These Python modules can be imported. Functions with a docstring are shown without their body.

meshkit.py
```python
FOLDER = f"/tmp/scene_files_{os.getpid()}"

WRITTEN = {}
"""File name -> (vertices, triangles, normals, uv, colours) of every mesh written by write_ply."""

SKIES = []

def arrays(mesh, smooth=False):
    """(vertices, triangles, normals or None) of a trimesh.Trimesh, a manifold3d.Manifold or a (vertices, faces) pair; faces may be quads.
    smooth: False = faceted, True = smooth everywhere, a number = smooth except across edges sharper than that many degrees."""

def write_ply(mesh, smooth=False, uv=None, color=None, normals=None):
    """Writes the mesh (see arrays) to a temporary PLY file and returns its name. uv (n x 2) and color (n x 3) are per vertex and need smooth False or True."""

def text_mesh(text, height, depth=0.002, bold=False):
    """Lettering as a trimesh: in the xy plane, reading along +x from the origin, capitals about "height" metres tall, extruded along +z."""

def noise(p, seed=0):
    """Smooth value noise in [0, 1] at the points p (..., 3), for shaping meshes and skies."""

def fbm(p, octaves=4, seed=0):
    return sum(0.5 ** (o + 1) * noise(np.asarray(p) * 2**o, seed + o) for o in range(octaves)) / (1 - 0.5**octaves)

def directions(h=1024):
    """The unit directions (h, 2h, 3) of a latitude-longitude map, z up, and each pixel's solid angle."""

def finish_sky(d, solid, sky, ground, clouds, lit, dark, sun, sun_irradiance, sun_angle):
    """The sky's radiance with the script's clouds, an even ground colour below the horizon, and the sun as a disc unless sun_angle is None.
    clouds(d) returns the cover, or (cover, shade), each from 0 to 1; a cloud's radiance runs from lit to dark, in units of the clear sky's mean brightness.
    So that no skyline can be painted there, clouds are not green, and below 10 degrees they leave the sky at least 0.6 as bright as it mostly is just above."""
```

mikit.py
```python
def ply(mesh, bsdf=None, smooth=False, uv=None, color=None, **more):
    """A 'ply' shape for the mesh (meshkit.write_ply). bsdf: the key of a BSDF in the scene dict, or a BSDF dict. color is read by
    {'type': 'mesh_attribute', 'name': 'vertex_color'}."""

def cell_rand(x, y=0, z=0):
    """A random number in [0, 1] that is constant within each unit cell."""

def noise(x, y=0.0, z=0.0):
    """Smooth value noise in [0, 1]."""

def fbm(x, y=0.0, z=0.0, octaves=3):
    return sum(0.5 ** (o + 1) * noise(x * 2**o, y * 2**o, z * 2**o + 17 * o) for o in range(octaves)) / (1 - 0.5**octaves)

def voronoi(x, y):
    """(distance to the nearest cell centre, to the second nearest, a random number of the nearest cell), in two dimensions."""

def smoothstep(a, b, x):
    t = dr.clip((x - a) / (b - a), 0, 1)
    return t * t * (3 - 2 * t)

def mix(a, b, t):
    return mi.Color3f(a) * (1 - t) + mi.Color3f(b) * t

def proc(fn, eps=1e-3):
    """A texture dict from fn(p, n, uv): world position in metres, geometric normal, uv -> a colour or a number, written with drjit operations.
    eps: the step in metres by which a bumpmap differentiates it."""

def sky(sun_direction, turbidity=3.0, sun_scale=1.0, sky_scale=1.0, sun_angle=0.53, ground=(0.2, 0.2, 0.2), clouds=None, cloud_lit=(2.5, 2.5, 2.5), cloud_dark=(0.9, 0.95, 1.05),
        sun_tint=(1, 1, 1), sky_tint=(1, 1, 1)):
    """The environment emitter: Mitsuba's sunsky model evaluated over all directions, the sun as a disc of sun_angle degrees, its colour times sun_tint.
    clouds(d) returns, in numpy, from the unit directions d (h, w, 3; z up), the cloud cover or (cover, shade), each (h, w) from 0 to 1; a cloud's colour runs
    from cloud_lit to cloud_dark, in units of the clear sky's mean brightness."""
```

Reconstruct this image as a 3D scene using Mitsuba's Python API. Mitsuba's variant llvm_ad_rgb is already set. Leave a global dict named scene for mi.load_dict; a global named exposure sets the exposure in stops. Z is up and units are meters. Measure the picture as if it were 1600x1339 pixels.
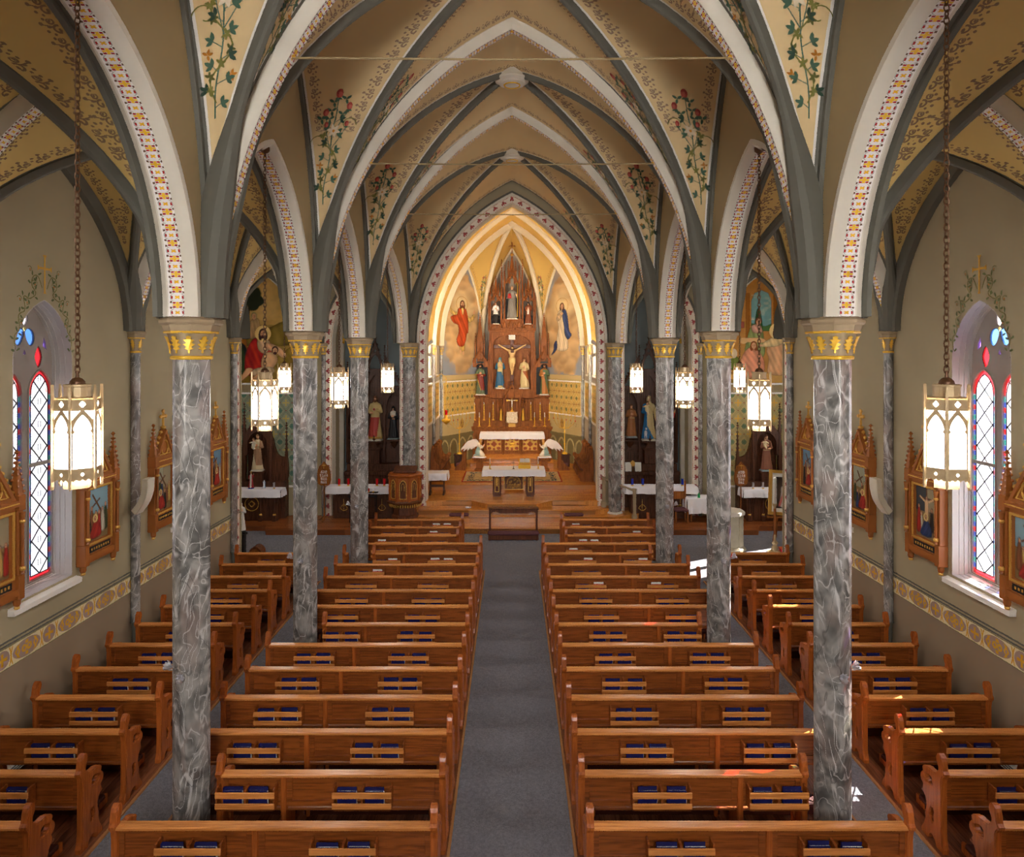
import math, random
import numpy as np
import trimesh, shapely
import shapely.geometry as sg
import shapely.affinity as sa
import shapely.ops as so
import manifold3d as m3
import mitsuba as mi, drjit as dr
import mikit, meshkit
from mikit import proc, noise, fbm, smoothstep, mix, cell_rand, voronoi

T = mi.ScalarTransform4f
scene, labels = {}, {}
PI = math.pi
EYE = 5.46                      # the photographer stands in the organ loft

# ---------------------------------------------------------------- camera, sun, light levels, exposure
scene['camera'] = {'type': 'perspective', 'fov': 2 * math.degrees(math.atan(800 / 1100)), 'fov_axis': 'x',
                   'principal_point_offset_y': 113.5 / 1339,
                   'to_world': T().look_at(origin=[0, 0, EYE], target=[0, 1, EYE], up=[0, 0, 1]), 'near_clip': 0.1, 'far_clip': 200}
scene['sun'] = {'type': 'directional', 'direction': [-4.35, -2.4, -4.44], 'irradiance': {'type': 'rgb', 'value': [1.167, 1.1, 0.9833]}, 'sampling_weight': 5.0}
exposure = 5.05
WINDOW_SOUTH = [0.2, 0.198, 0.2]   # daylight on the obscured outer glazing of the windows, sunny side
WINDOW_NORTH = [0.062, 0.062, 0.066]
WINDOW_WEST = [1.833, 1.817, 1.783]
LANTERN = [1.667, 1.6, 1.5]      # side glass of the hanging lanterns; their lamps also shine up and down through the open rings
LANTERN_UP = [185, 176, 162]
LANTERN_DOWN = [43.33, 41.33, 38.33]
CHANCEL_SPOT = [1.85, 1.6, 1.22]

# ---------------------------------------------------------------- helpers
def C(r, g, b):
    return [float(((c / 255 + 0.055) / 1.055) ** 2.4 if c > 10.31 else c / 255 / 12.92) for c in (r, g, b)]

def rgb(c):
    return {'type': 'rgb', 'value': list(c)}

def P(name, color, rough=0.6, spec=0.4, metallic=0.0, bump=None, bscale=1.0, **more):
    d = {'type': 'principled', 'base_color': color if isinstance(color, dict) else rgb(color), 'roughness': rough, 'specular': spec, 'metallic': metallic, **more}
    if bump is not None:
        d = {'type': 'bumpmap', 'arbitrary': bump, 'scale': bscale, 'bsdf': d}
    scene[name] = {'type': 'twosided', 'bsdf': d}

def numbered(key):
    if key not in TAKEN:
        TAKEN.add(key); return key
    k = 1
    while f'{key}_{k:03d}' in TAKEN:
        k += 1
    TAKEN.add(f'{key}_{k:03d}')
    return f'{key}_{k:03d}'
TAKEN = set()

def thing(name, label, cat, group=None, **kw):
    key = numbered(name)
    labels[key] = {'label': label, 'category': cat, **kw}
    if group:
        labels[key]['group'] = group
    return key

def structure(name, label=None):
    key = numbered(name)
    labels[key] = {'kind': 'structure'}
    if label:
        labels[key]['label'] = label
    return key

def part(parent, name, mesh, mat=None, smooth=False, label=None, stuff=False, world=None, **kw):
    """One entry of the scene: mesh is a mesh or a finished ply dict. parent None = a top-level entry."""
    key = numbered(f'{parent}__{name}') if parent else name
    d = dict(mesh) if isinstance(mesh, dict) else mikit.ply(mesh, mat, smooth, **kw)
    if world is not None:
        d['to_world'] = world
    scene[key] = d
    if label:
        labels.setdefault(key, {})['label'] = label
    if stuff:
        labels.setdefault(key, {})['kind'] = 'stuff'
    return key

def sub(key, name, *a, **k):
    return part(key, name, *a, **k)

# meshes are (vertices, triangles)
def cat(*ms):
    ms = [m for m in (ms[0] if len(ms) == 1 and isinstance(ms[0], list) else ms) if m is not None]
    vs, fs, n = [], [], 0
    for m in ms:
        if isinstance(m, trimesh.Trimesh):
            m = (np.array(m.vertices), np.array(m.faces))
        vs.append(np.asarray(m[0], float)); fs.append(np.asarray(m[1], int) + n); n += len(m[0])
    return np.vstack(vs), np.vstack(fs)

def tri(q):
    q = np.asarray(q, int)
    return np.vstack([q[:, [0, 1, 2]], q[:, [0, 2, 3]]])

BOXF = tri([[0, 2, 3, 1], [4, 5, 7, 6], [0, 1, 5, 4], [2, 6, 7, 3], [0, 4, 6, 2], [1, 3, 7, 5]])
def box(x0, x1, y0, y1, z0, z1, c=0.0):
    x0, x1 = min(x0, x1), max(x0, x1); y0, y1 = min(y0, y1), max(y0, y1)
    if not c:
        v = np.array([[x, y, z] for z in (z0, z1) for y in (y0, y1) for x in (x0, x1)], float)
        return v, BOXF
    v = []
    for x, sx in ((x0, 1), (x1, -1)):
        for y, sy in ((y0, 1), (y1, -1)):
            for z, sz in ((z0, 1), (z1, -1)):
                v += [[x, y + sy * c, z + sz * c], [x + sx * c, y, z + sz * c], [x + sx * c, y + sy * c, z]]
    return hull(v)

def hull(pts):
    h = trimesh.convex.convex_hull(np.asarray(pts, float))
    return np.array(h.vertices), np.array(h.faces)

def grid(Pts, closed=False):
    """Pts (n, m, 3) -> quads; closed wraps the second index"""
    n, m = Pts.shape[:2]
    i, j = np.meshgrid(np.arange(n - 1), np.arange(m if closed else m - 1), indexing='ij')
    a, b = i * m + j, i * m + (j + 1) % m
    return Pts.reshape(-1, 3), tri(np.stack([a, b, b + m, a + m], -1).reshape(-1, 4))

def lathe(prof, n=16, c=(0, 0, 0), sx=1.0, sy=1.0, turn=0.0):
    prof = np.asarray(prof, float)
    th = np.arange(n) * 2 * PI / n + turn
    G = np.stack([np.outer(prof[:, 0], np.cos(th)) * sx, np.outer(prof[:, 0], np.sin(th)) * sy, np.repeat(prof[:, 1:2], n, 1)], -1)
    v, f = grid(G, True)
    v = np.vstack([v, [0, 0, prof[0, 1]], [0, 0, prof[-1, 1]]])
    k, a = len(v) - 2, np.arange(n)
    caps = [np.stack([np.full(n, k), (a + 1) % n, a], 1), np.stack([np.full(n, k + 1), (len(prof) - 1) * n + a, (len(prof) - 1) * n + (a + 1) % n], 1)]
    return v + np.asarray(c, float), np.vstack([f] + caps)

def frames(p):
    p = np.asarray(p, float)
    t = np.gradient(p, axis=0); t /= np.linalg.norm(t, axis=1, keepdims=True) + 1e-12
    a = np.where(np.abs(t[:, 2:]) < 0.95, [[0, 0, 1.0]], [[1.0, 0, 0]])
    a = np.cross(t, a); a /= np.linalg.norm(a, axis=1, keepdims=True) + 1e-12
    return t, a, np.cross(t, a)

def tube(p, r, n=6):
    p = np.asarray(p, float); t, a, b = frames(p)
    r = np.broadcast_to(r, (len(p),))
    th = np.arange(n) * 2 * PI / n
    G = p[:, None] + r[:, None, None] * (np.cos(th)[None, :, None] * a[:, None] + np.sin(th)[None, :, None] * b[:, None])
    v, f = grid(G, True)
    m, k = len(p), np.arange(1, n - 1)
    cap = np.stack([np.zeros(n - 2, int), k, k + 1], 1)
    return v, np.vstack([f, cap[:, ::-1], cap + (m - 1) * n])

def move(m, x=0, y=0, z=0, rz=0.0, s=1.0, mirror=False):
    v, f = np.array(m[0], float) * s, np.array(m[1])
    if mirror:
        v[:, 0] *= -1; f = f[:, ::-1]
    if rz:
        c, q = math.cos(rz), math.sin(rz)
        v = np.stack([v[:, 0] * c - v[:, 1] * q, v[:, 0] * q + v[:, 1] * c, v[:, 2]], 1)
    return v + np.array([x, y, z]), f

def prism(poly, d0, d1, axis='z'):
    """Extrudes a shapely polygon: 'z' = (x, y), 'y' = polygon in (x, z) extruded along y, 'x' = polygon in (y, z) extruded along x"""
    out = []
    for g in getattr(poly, 'geoms', [poly]):
        if g.is_empty or g.geom_type != 'Polygon' or g.area < 1e-8:
            continue
        m = trimesh.creation.extrude_polygon(g, d1 - d0, engine='earcut')
        v, f = np.array(m.vertices), np.array(m.faces); v[:, 2] += d0
        if axis == 'y':
            v, f = v[:, [0, 2, 1]], f[:, ::-1]
        elif axis == 'x':
            v = v[:, [2, 0, 1]]
        out.append((v, f))
    return cat(out)

def flat(poly):
    """Triangulates a shapely polygon -> (n,2), faces"""
    vs, fs, n = [], [], 0
    for g in getattr(poly, 'geoms', [poly]):
        if g.is_empty or g.geom_type != 'Polygon' or g.area < 1e-9:
            continue
        v, f = trimesh.creation.triangulate_polygon(g, engine='earcut')
        vs.append(v); fs.append(np.asarray(f) + n); n += len(v)
    if not vs:
        return np.zeros((0, 2)), np.zeros((0, 3), int)
    return np.vstack(vs), np.vstack(fs)

def rect(x0, x1, y0, y1):
    return sg.box(min(x0, x1), min(y0, y1), max(x0, x1), max(y0, y1))

def ell(x, y, rx, ry, rot=0, n=12):
    th = np.arange(n) * 2 * PI / n
    p = sg.Polygon(np.stack([rx * np.cos(th), ry * np.sin(th)], 1))
    return sa.translate(sa.rotate(p, rot, origin=(0, 0)), x, y)

def line(pts, w):
    return sg.LineString(pts).buffer(w / 2, cap_style='flat', join_style='round', quad_segs=3)

def spl(pts, n=6, closed=False):
    """Catmull-Rom through pts"""
    p = np.asarray(pts, float)
    if closed:
        q = np.vstack([p[-1], p, p[0], p[1]])
    else:
        q = np.vstack([2 * p[0] - p[1], p, 2 * p[-1] - p[-2]])
    out = []
    for i in range(1, len(q) - 2):
        a, b, c, d = q[i - 1], q[i], q[i + 1], q[i + 2]
        for t in np.arange(n) / n:
            out.append(0.5 * (2 * b + (c - a) * t + (2 * a - 5 * b + 4 * c - d) * t * t + (3 * b - a - 3 * c + d) * t ** 3))
    if not closed:
        out.append(p[-1])
    return np.array(out)

def lancet(h, z0, zs, rise, n=10, x=0.0):
    """Polygon of a pointed opening: half width h, from z0 up to the springing zs, then rise"""
    R = (h * h + rise * rise) / (2 * h)
    th = np.linspace(0, math.acos(max(-1, (R - h) / R)), n)
    r = np.stack([h - R + R * np.cos(th), zs + R * np.sin(th)], 1)
    r[-1, 0] = 0
    pts = np.vstack([[[-h, z0], [h, z0]], r, (r * [-1, 1])[-2::-1]])
    return sa.translate(sg.Polygon(pts).buffer(0), x, 0)

def quatrefoil(x, z, r):
    return so.unary_union([ell(x + dx * r * 0.55, z + dz * r * 0.55, r * 0.5, r * 0.5, n=10) for dx, dz in ((1, 0), (-1, 0), (0, 1), (0, -1))] + [rect(x - r * .3, x + r * .3, z - r * .3, z + r * .3)])

def arch_sweep(sec, h, rise, n=22, closed=True, xs=1.0, leg=0.0, both=True):
    """A section (a inward, b sideways) swept round a pointed arch of half width h; returns mesh and uv (arc length, b) in the frame
    (across, sideways, up from the springing). Each section vertex follows its own concentric circle so that the apex is mitred."""
    R = (h * h + rise * rise) / (2 * h)
    sec = np.asarray(sec, float)
    ms, uvs = [], []
    for s in ((1, -1) if both else (1,)):
        G = np.zeros((n + 1, len(sec), 3)); U = np.zeros((n + 1, len(sec), 2))
        for k, (a, b) in enumerate(sec):
            th = np.linspace(0, math.acos(max(-1, min(1, (R - h) / (R - a)))), n)
            G[1:, k] = np.stack([s * xs * (h - R + (R - a) * np.cos(th)), np.full(n, b), (R - a) * np.sin(th)], 1)
            G[0, k] = [s * xs * (h - a), b, -leg]
            U[1:, k] = np.stack([(R * th) * (0.5 + 0.5 * xs) + leg, np.full(n, b)], 1); U[0, k] = [0, b]
        if leg <= 0:
            G, U = G[1:], U[1:]
        v, f = grid(G, closed)
        if s < 0:
            f = f[:, ::-1]
        ms.append((v, f)); uvs.append(U.reshape(-1, 2))
    return cat(ms), np.vstack(uvs)

def place_arch(m, axis, x, y, z):
    """axis 'x': the arch spans x (sideways = y); 'y': it spans y (sideways = x)"""
    v, f = np.array(m[0]), np.array(m[1])
    if axis == 'y':
        v = v[:, [1, 0, 2]]; f = f[:, ::-1]
    return v + np.array([x, y, z]), f

def paint(items, mapfn, key_parent, name, seg=0.06, base=0.004, stuff=True, label=None):
    """Flat painted ornament: items (polygon, colour, layer) laid on a surface by mapfn((n,2), lift) -> (n,3)"""
    ms, cs = [], []
    for poly, col, layer in items:
        poly = poly.buffer(0)
        if poly.is_empty:
            continue
        poly = shapely.segmentize(poly, seg)
        v, f = flat(poly)
        if len(v) == 0:
            continue
        ms.append((mapfn(v, base + 0.0015 * layer), f)); cs.append(np.tile(col, (len(v), 1)))
    return part(key_parent, name, cat(ms), 'mat_paint', False, color=np.vstack(cs), stuff=stuff, label=label)

# ---------------------------------------------------------------- materials
def wood(c1, c2, ax, scale=1.0):
    """Grain that runs along world axis ax (0 x, 1 y, 2 z)"""
    def fn(p, n, uv):
        q = [p.x, p.y, p.z]
        L = q[ax]; a, b = [q[k] for k in range(3) if k != ax]
        w = noise(L * 1.3 * scale, a * 9 * scale, b * 9 * scale)
        g = noise(a * 70 * scale + w * 5, b * 70 * scale + w * 3, L * 2.2)
        f = noise(a * 210 * scale, b * 210 * scale, L * 9)
        t = smoothstep(0.2, 0.85, 0.65 * g + 0.35 * f)
        big = noise(a * 3.1, b * 3.1, L * 0.9)
        return mix(c1, c2, t) * (0.86 + 0.28 * big)
    return proc(fn)

def S(r, g, b):
    return C(r, g, b)

OAK1, OAK2 = S(142, 74, 28), S(108, 51, 18)
P('mat_oak_x', wood(OAK1, OAK2, 0), 0.34, 0.5, clearcoat=0.35, clearcoat_gloss=0.75)
P('mat_oak_z', wood(S(170, 90, 36), S(140, 68, 24), 2), 0.32, 0.5, clearcoat=0.4, clearcoat_gloss=0.8)
P('mat_rail', wood(S(212, 142, 76), S(180, 110, 50), 0), 0.28, 0.5, clearcoat=0.5, clearcoat_gloss=0.8)
P('mat_kneeler', C(62, 26, 18), 0.5, 0.4)
P('mat_darkwood', wood(S(88, 50, 30), S(56, 30, 18), 2, 0.7), 0.42, 0.4)
P('mat_altarwood', wood(S(156, 92, 42), S(106, 58, 24), 2, 0.7), 0.5, 0.22)
P('mat_walnut', wood(S(108, 58, 32), S(70, 36, 20), 2, 0.7), 0.4, 0.45)
def plank_fn(c1, c2, w, ln):
    def fn(p, n, uv):
        row = dr.floor(p.y / w)
        along = p.x / ln + cell_rand(row) * 7
        t = cell_rand(row, dr.floor(along), 3)
        g = noise(p.y * 120, p.x * 3, row)
        joint = dr.select(dr.abs(p.y / w - row - 0.5) > 0.47, 0.62, 1.0)
        return mix(c1, c2, 0.75 * t + 0.25 * g) * joint
    return proc(fn)
P('mat_sanctuary', plank_fn(S(206, 140, 64), S(170, 102, 40), 0.075, 1.1), 0.22, 0.5, clearcoat=0.5, clearcoat_gloss=0.85)
P('mat_transeptfloor', plank_fn(S(150, 86, 44), S(112, 58, 28), 0.09, 1.2), 0.26, 0.5, clearcoat=0.3)
for k, (a, b) in enumerate((((124, 72, 46), (92, 50, 32)), ((138, 84, 56), (104, 60, 40)), ((108, 60, 38), (80, 42, 28)))):
    P(f'mat_plank_{k}', wood(S(*a), S(*b), 1), 0.34, 0.5)
P('mat_plankedge', C(164, 116, 70), 0.45)

def carpet_fn(p, n, uv):
    a = cell_rand(dr.floor(p.x * 160), dr.floor(p.y * 160), 1)
    b = noise(p.x * 42, p.y * 42)
    c = noise(p.x * 1.7, p.y * 1.7)
    return mix(S(86, 87, 95), S(136, 135, 142), 0.55 * a + 0.35 * b + 0.1 * c)
P('mat_carpet', proc(carpet_fn), 0.95, 0.1)

def marble_fn(p, n, uv):
    x, y, z = p.x, p.y, p.z
    x, y, z = x * 1.35, y * 1.35, z * 1.35
    a = y - dr.abs(x); t = z + 0.9 * a
    w1 = fbm(x * 4, y * 4, z * 2.4, 3); w2 = noise(x * 3 + 9, y * 3, z * 1.3 + 5)
    base = mix(S(84, 83, 80), S(150, 147, 142), smoothstep(0.25, 0.75, fbm(x * 6 + 2 * w1, y * 6, z * 4 + 2 * w2, 3)))
    base = mix(base, S(132, 112, 104), 0.55 * smoothstep(0.5, 0.75, noise(a * 3 + 31, z * 0.9, 3 * w2)))
    q = a * 5.5 - z * 1.9
    v1 = dr.abs(noise(q * 2.2 + 2.4 * w1, t * 0.9, x * 1.5) - 0.5)
    v2 = dr.abs(noise(x * 11 + 3.5 * w1, y * 11, z * 6.5 + 3.5 * w2) - 0.5)
    v3 = dr.abs(noise(a * 6 + z * 1.2 + 2.0 * w2 + 80, t * 0.9 + 1.5 * w1, 7.0) - 0.5)
    broken = noise(a * 7 + 3, x * 5, z * 5)
    base = mix(base, S(214, 211, 208), 0.62 * smoothstep(0.07, 0.0, v1) * smoothstep(0.3, 0.6, broken))
    base = mix(base, S(212, 209, 206), 0.45 * smoothstep(0.07, 0.0, v2) * smoothstep(0.62, 0.35, broken))
    return mix(base, S(62, 60, 58), 0.5 * smoothstep(0.03, 0.0, v3))
P('mat_marble', proc(marble_fn), 0.3, 0.5, clearcoat=0.2)

WALL = S(160, 147, 118)
P('mat_wall', proc(lambda p, n, uv: mi.Color3f(WALL) * (0.96 + 0.08 * noise(p.x * 2 + p.y * 2, p.z * 2))), 0.75, 0.25)
P('mat_dado', C(140, 122, 100), 0.75, 0.25)
P('mat_nave_wall', C(156, 136, 100), 0.75, 0.2)
P('mat_lunette', C(128, 138, 140), 0.8, 0.2)
P('mat_apse_wall', C(160, 152, 140), 0.8, 0.2)
P('mat_gray', C(98, 96, 86), 0.7, 0.25)
P('mat_cream', C(206, 198, 182), 0.65, 0.3)
P('mat_white', C(226, 222, 214), 0.6, 0.3)
P('mat_reveal', C(178, 172, 168), 0.6, 0.3)
P('mat_frame', C(150, 140, 132), 0.6, 0.3)
P('mat_capital', C(152, 132, 104), 0.6, 0.3)
P('mat_gold', C(226, 180, 58), 0.34, 0.6, metallic=0.35)
P('mat_brass', C(184, 160, 122), 0.4, 0.5, metallic=0.4)
P('mat_bronze', C(96, 66, 42), 0.45, 0.5, metallic=0.5)
P('mat_silver', C(205, 205, 210), 0.25, 0.5, metallic=0.8)
P('mat_gilt', C(206, 160, 76), 0.4, 0.5, metallic=0.4)
P('mat_black', C(22, 20, 20), 0.5, 0.4)
P('mat_cloth', C(236, 234, 238), 0.85, 0.2)
P('mat_blue', C(24, 26, 80), 0.45, 0.4)
P('mat_paper', C(226, 224, 216), 0.7, 0.2)
P('mat_red', C(170, 26, 30), 0.4, 0.5)
P('mat_purple', C(98, 62, 66), 0.8, 0.2)
P('mat_lead', C(40, 36, 40), 0.5, 0.4)
P('mat_stone', proc(lambda p, n, uv: mix(S(150, 140, 118), S(186, 176, 150), fbm(p.x * 5, p.y * 5, p.z * 5, 3))), 0.6, 0.3)
P('mat_iron', C(36, 34, 36), 0.5, 0.4, metallic=0.3)
P('mat_speaker', C(196, 188, 168), 0.5, 0.3)
P('mat_paint', {'type': 'mesh_attribute', 'name': 'vertex_color'}, 0.65, 0.25)
P('mat_polychrome', {'type': 'mesh_attribute', 'name': 'vertex_color'}, 0.5, 0.4)
scene['mat_glow'] = {'type': 'diffuse', 'reflectance': rgb([0.8, 0.78, 0.74])}
for nm, c in (('clear', (0.93, 0.90, 0.95)), ('pale', (0.86, 0.92, 0.95)), ('cream', (0.95, 0.93, 0.82)), ('red', (0.75, 0.02, 0.03)), ('blue', (0.05, 0.12, 0.72)), ('sky', (0.10, 0.28, 0.85)), ('teal', (0.04, 0.45, 0.42)), ('violet', (0.25, 0.12, 0.6)), ('yellow', (0.9, 0.8, 0.25))):
    scene['glass_' + nm] = {'type': 'thindielectric', 'specular_transmittance': rgb(c), 'specular_reflectance': rgb([0.35] * 3)}
scene['glass_outer'] = {'type': 'thindielectric', 'specular_reflectance': rgb([0.1] * 3)}
scene['glass_votive_red'] = {'type': 'twosided', 'bsdf': {'type': 'principled', 'base_color': rgb(C(190, 18, 24)), 'roughness': 0.15, 'specular': 0.6}}
scene['glass_votive_blue'] = {'type': 'twosided', 'bsdf': {'type': 'principled', 'base_color': rgb(C(20, 44, 150)), 'roughness': 0.15, 'specular': 0.6}}

# painted bands and fields; uv carries metres along and across the band
def ab(x, r):
    return smoothstep(r * 1.15, r * 0.85, dr.abs(x))
def stencil_fn(p, n, uv):
    """White band, yellow crosses between rings with red petals and dark corner dashes; v in metres from the band's middle"""
    u = uv.x / 0.17; f = (u - dr.floor(u)) * 2            # two motifs in a repeat
    k = dr.floor(f); x = (f - k - 0.5) * 0.108; y = uv.y / 1.16
    r = dr.sqrt(x * x + y * y)
    c = mi.Color3f(S(226, 219, 212))
    cross = dr.maximum(ab(x, 0.013) * ab(y, 0.044), ab(y, 0.014) * ab(x, 0.044))
    xx, yy = (x + y) * 0.707, (x - y) * 0.707
    salt = dr.maximum(ab(xx, 0.009) * ab(yy, 0.027), ab(yy, 0.009) * ab(xx, 0.027))
    gold = dr.select(k > 0.5, cross, salt)
    petal = ab(dr.abs(y) - 0.050, 0.0085) * ab(x, 0.020)
    c = mix(c, S(150, 30, 34), dr.select(k > 0.5, ab(dr.abs(x) - 0.030, 0.012) * ab(dr.abs(y) - 0.030, 0.013), petal))
    c = mix(c, S(98, 72, 56), dr.select(k > 0.5, ab(dr.abs(x) - 0.040, 0.014) * ab(dr.abs(y) - 0.060, 0.010), smoothstep(0.006, 0.003, dr.abs(r - 0.064)) * 0.5))
    return mix(c, S(218, 172, 44), gold)
P('mat_stencil', proc(stencil_fn), 0.65, 0.25)

def fleur_fn(p, n, uv):
    """Cream band with red fleurs, one each 0.32 m, a yellow line at one edge"""
    u = uv.x / 0.32; x = (u - dr.floor(u) - 0.5) * 0.32; y = uv.y
    c = mi.Color3f(S(226, 216, 200))
    body = dr.maximum(ab(x, 0.014) * ab(y, 0.075), ab(y, 0.016) * ab(x, 0.085))
    head = ab(dr.sqrt(dr.square(x) + dr.square(y - 0.035)) - 0.030, 0.014)
    side = ab(dr.sqrt(dr.square(dr.abs(x) - 0.06) + dr.square(y + 0.03)), 0.022)
    c = mix(c, S(150, 42, 44), dr.maximum(dr.maximum(body, 0.9 * head), side))
    return mix(c, S(170, 96, 60), ab(dr.abs(y) - 0.105, 0.006))
P('mat_fleur', proc(fleur_fn), 0.65, 0.25)

def frieze_fn(p, n, uv):
    """Wall frieze: lilac ovals and roundels with gold crosses on cream; period 0.92 m, u along, v from the middle"""
    u = uv.x / 0.92; t = (u - dr.floor(u)) * 0.92; y = uv.y
    c = mi.Color3f(S(214, 200, 160))
    ax, bx = t - 0.30, t - 0.76
    oval = smoothstep(1.04, 0.97, dr.sqrt(dr.square(ax / 0.27) + dr.square(y / 0.118)))
    disc = smoothstep(1.04, 0.97, dr.sqrt(dr.square(bx / 0.135) + dr.square(y / 0.118)))
    lil = mi.Color3f(S(158, 132, 120)); gold = mi.Color3f(S(196, 148, 40))
    c = mix(c, lil, dr.maximum(oval, disc))
    a = dr.abs(ax)
    g1 = dr.maximum(ab(dr.sqrt(dr.square(a - 0.05) + y * y) - 0.035, 0.016), ab(a - 0.14 - 0.6 * dr.abs(y), 0.016) * ab(y, 0.08))
    g1 = dr.maximum(g1, ab(a - 0.215 + 0.8 * dr.abs(y), 0.018) * ab(y, 0.09))
    g1 = dr.maximum(g1, ab(ax, 0.03) * ab(dr.abs(y) - 0.075, 0.024))
    b = dr.abs(bx)
    g2 = dr.maximum(ab(bx, 0.016 + 0.10 * dr.abs(y)) * ab(y, 0.085), ab(y, 0.016 + 0.10 * b) * ab(bx, 0.09))
    e = dr.minimum(dr.abs(t - 0.60), dr.minimum(t, 0.92 - t))
    g3 = dr.maximum(ab(e - 1.6 * dr.square(dr.abs(y) + 0.02), 0.011) * ab(y, 0.118), 0)
    c = mix(c, gold, dr.maximum(g1 * oval, dr.maximum(g2 * disc, g3)))
    return mix(c, S(122, 116, 76), smoothstep(0.128, 0.132, dr.abs(y)))
P('mat_frieze', proc(frieze_fn), 0.7, 0.25)

def diaper(ground, line_, gold, green, red):
    def fn(p, n, uv):
        u, v = uv.x / 0.40, uv.y / 0.52
        a, b = u + v, u - v
        fa, fb = a - dr.floor(a) - 0.5, b - dr.floor(b) - 0.5
        par = dr.floor(a) + dr.floor(b); odd = par - 2 * dr.floor(par / 2)
        x, y = (fa + fb) * 0.5 * 0.40, (fa - fb) * 0.5 * 0.52
        c = mi.Color3f(ground)
        edge = dr.minimum(0.5 - dr.abs(fa), 0.5 - dr.abs(fb))
        c = mix(c, line_, smoothstep(0.05, 0.035, dr.abs(edge - 0.06)) * 0.9)
        cr = dr.maximum(ab(x, 0.022) * ab(y, 0.09), ab(y, 0.022) * ab(x, 0.09))
        lob = ab(dr.sqrt(dr.square(dr.abs(x) - 0.045) + dr.square(dr.abs(y) - 0.045)), 0.022)
        tip = dr.maximum(ab(dr.sqrt(dr.square(dr.abs(x) - 0.085) + y * y), 0.028), ab(dr.sqrt(dr.square(dr.abs(y) - 0.085) + x * x), 0.028))
        c = mix(c, dr.select(odd > 0.5, mi.Color3f(gold), mi.Color3f(green)), dr.maximum(cr, dr.maximum(dr.select(odd > 0.5, tip, 0.0), dr.select(odd > 0.5, 0.0, lob))))
        dot = smoothstep(0.07, 0.05, dr.sqrt(dr.square(0.5 - dr.abs(fa)) + dr.square(0.5 - dr.abs(fb))))
        return mix(c, red, dot)
    return proc(fn)
P('mat_diaper_left', diaper(S(142, 146, 122), S(118, 126, 104), S(186, 164, 84), S(70, 112, 96), S(140, 60, 50)), 0.75, 0.25)
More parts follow.
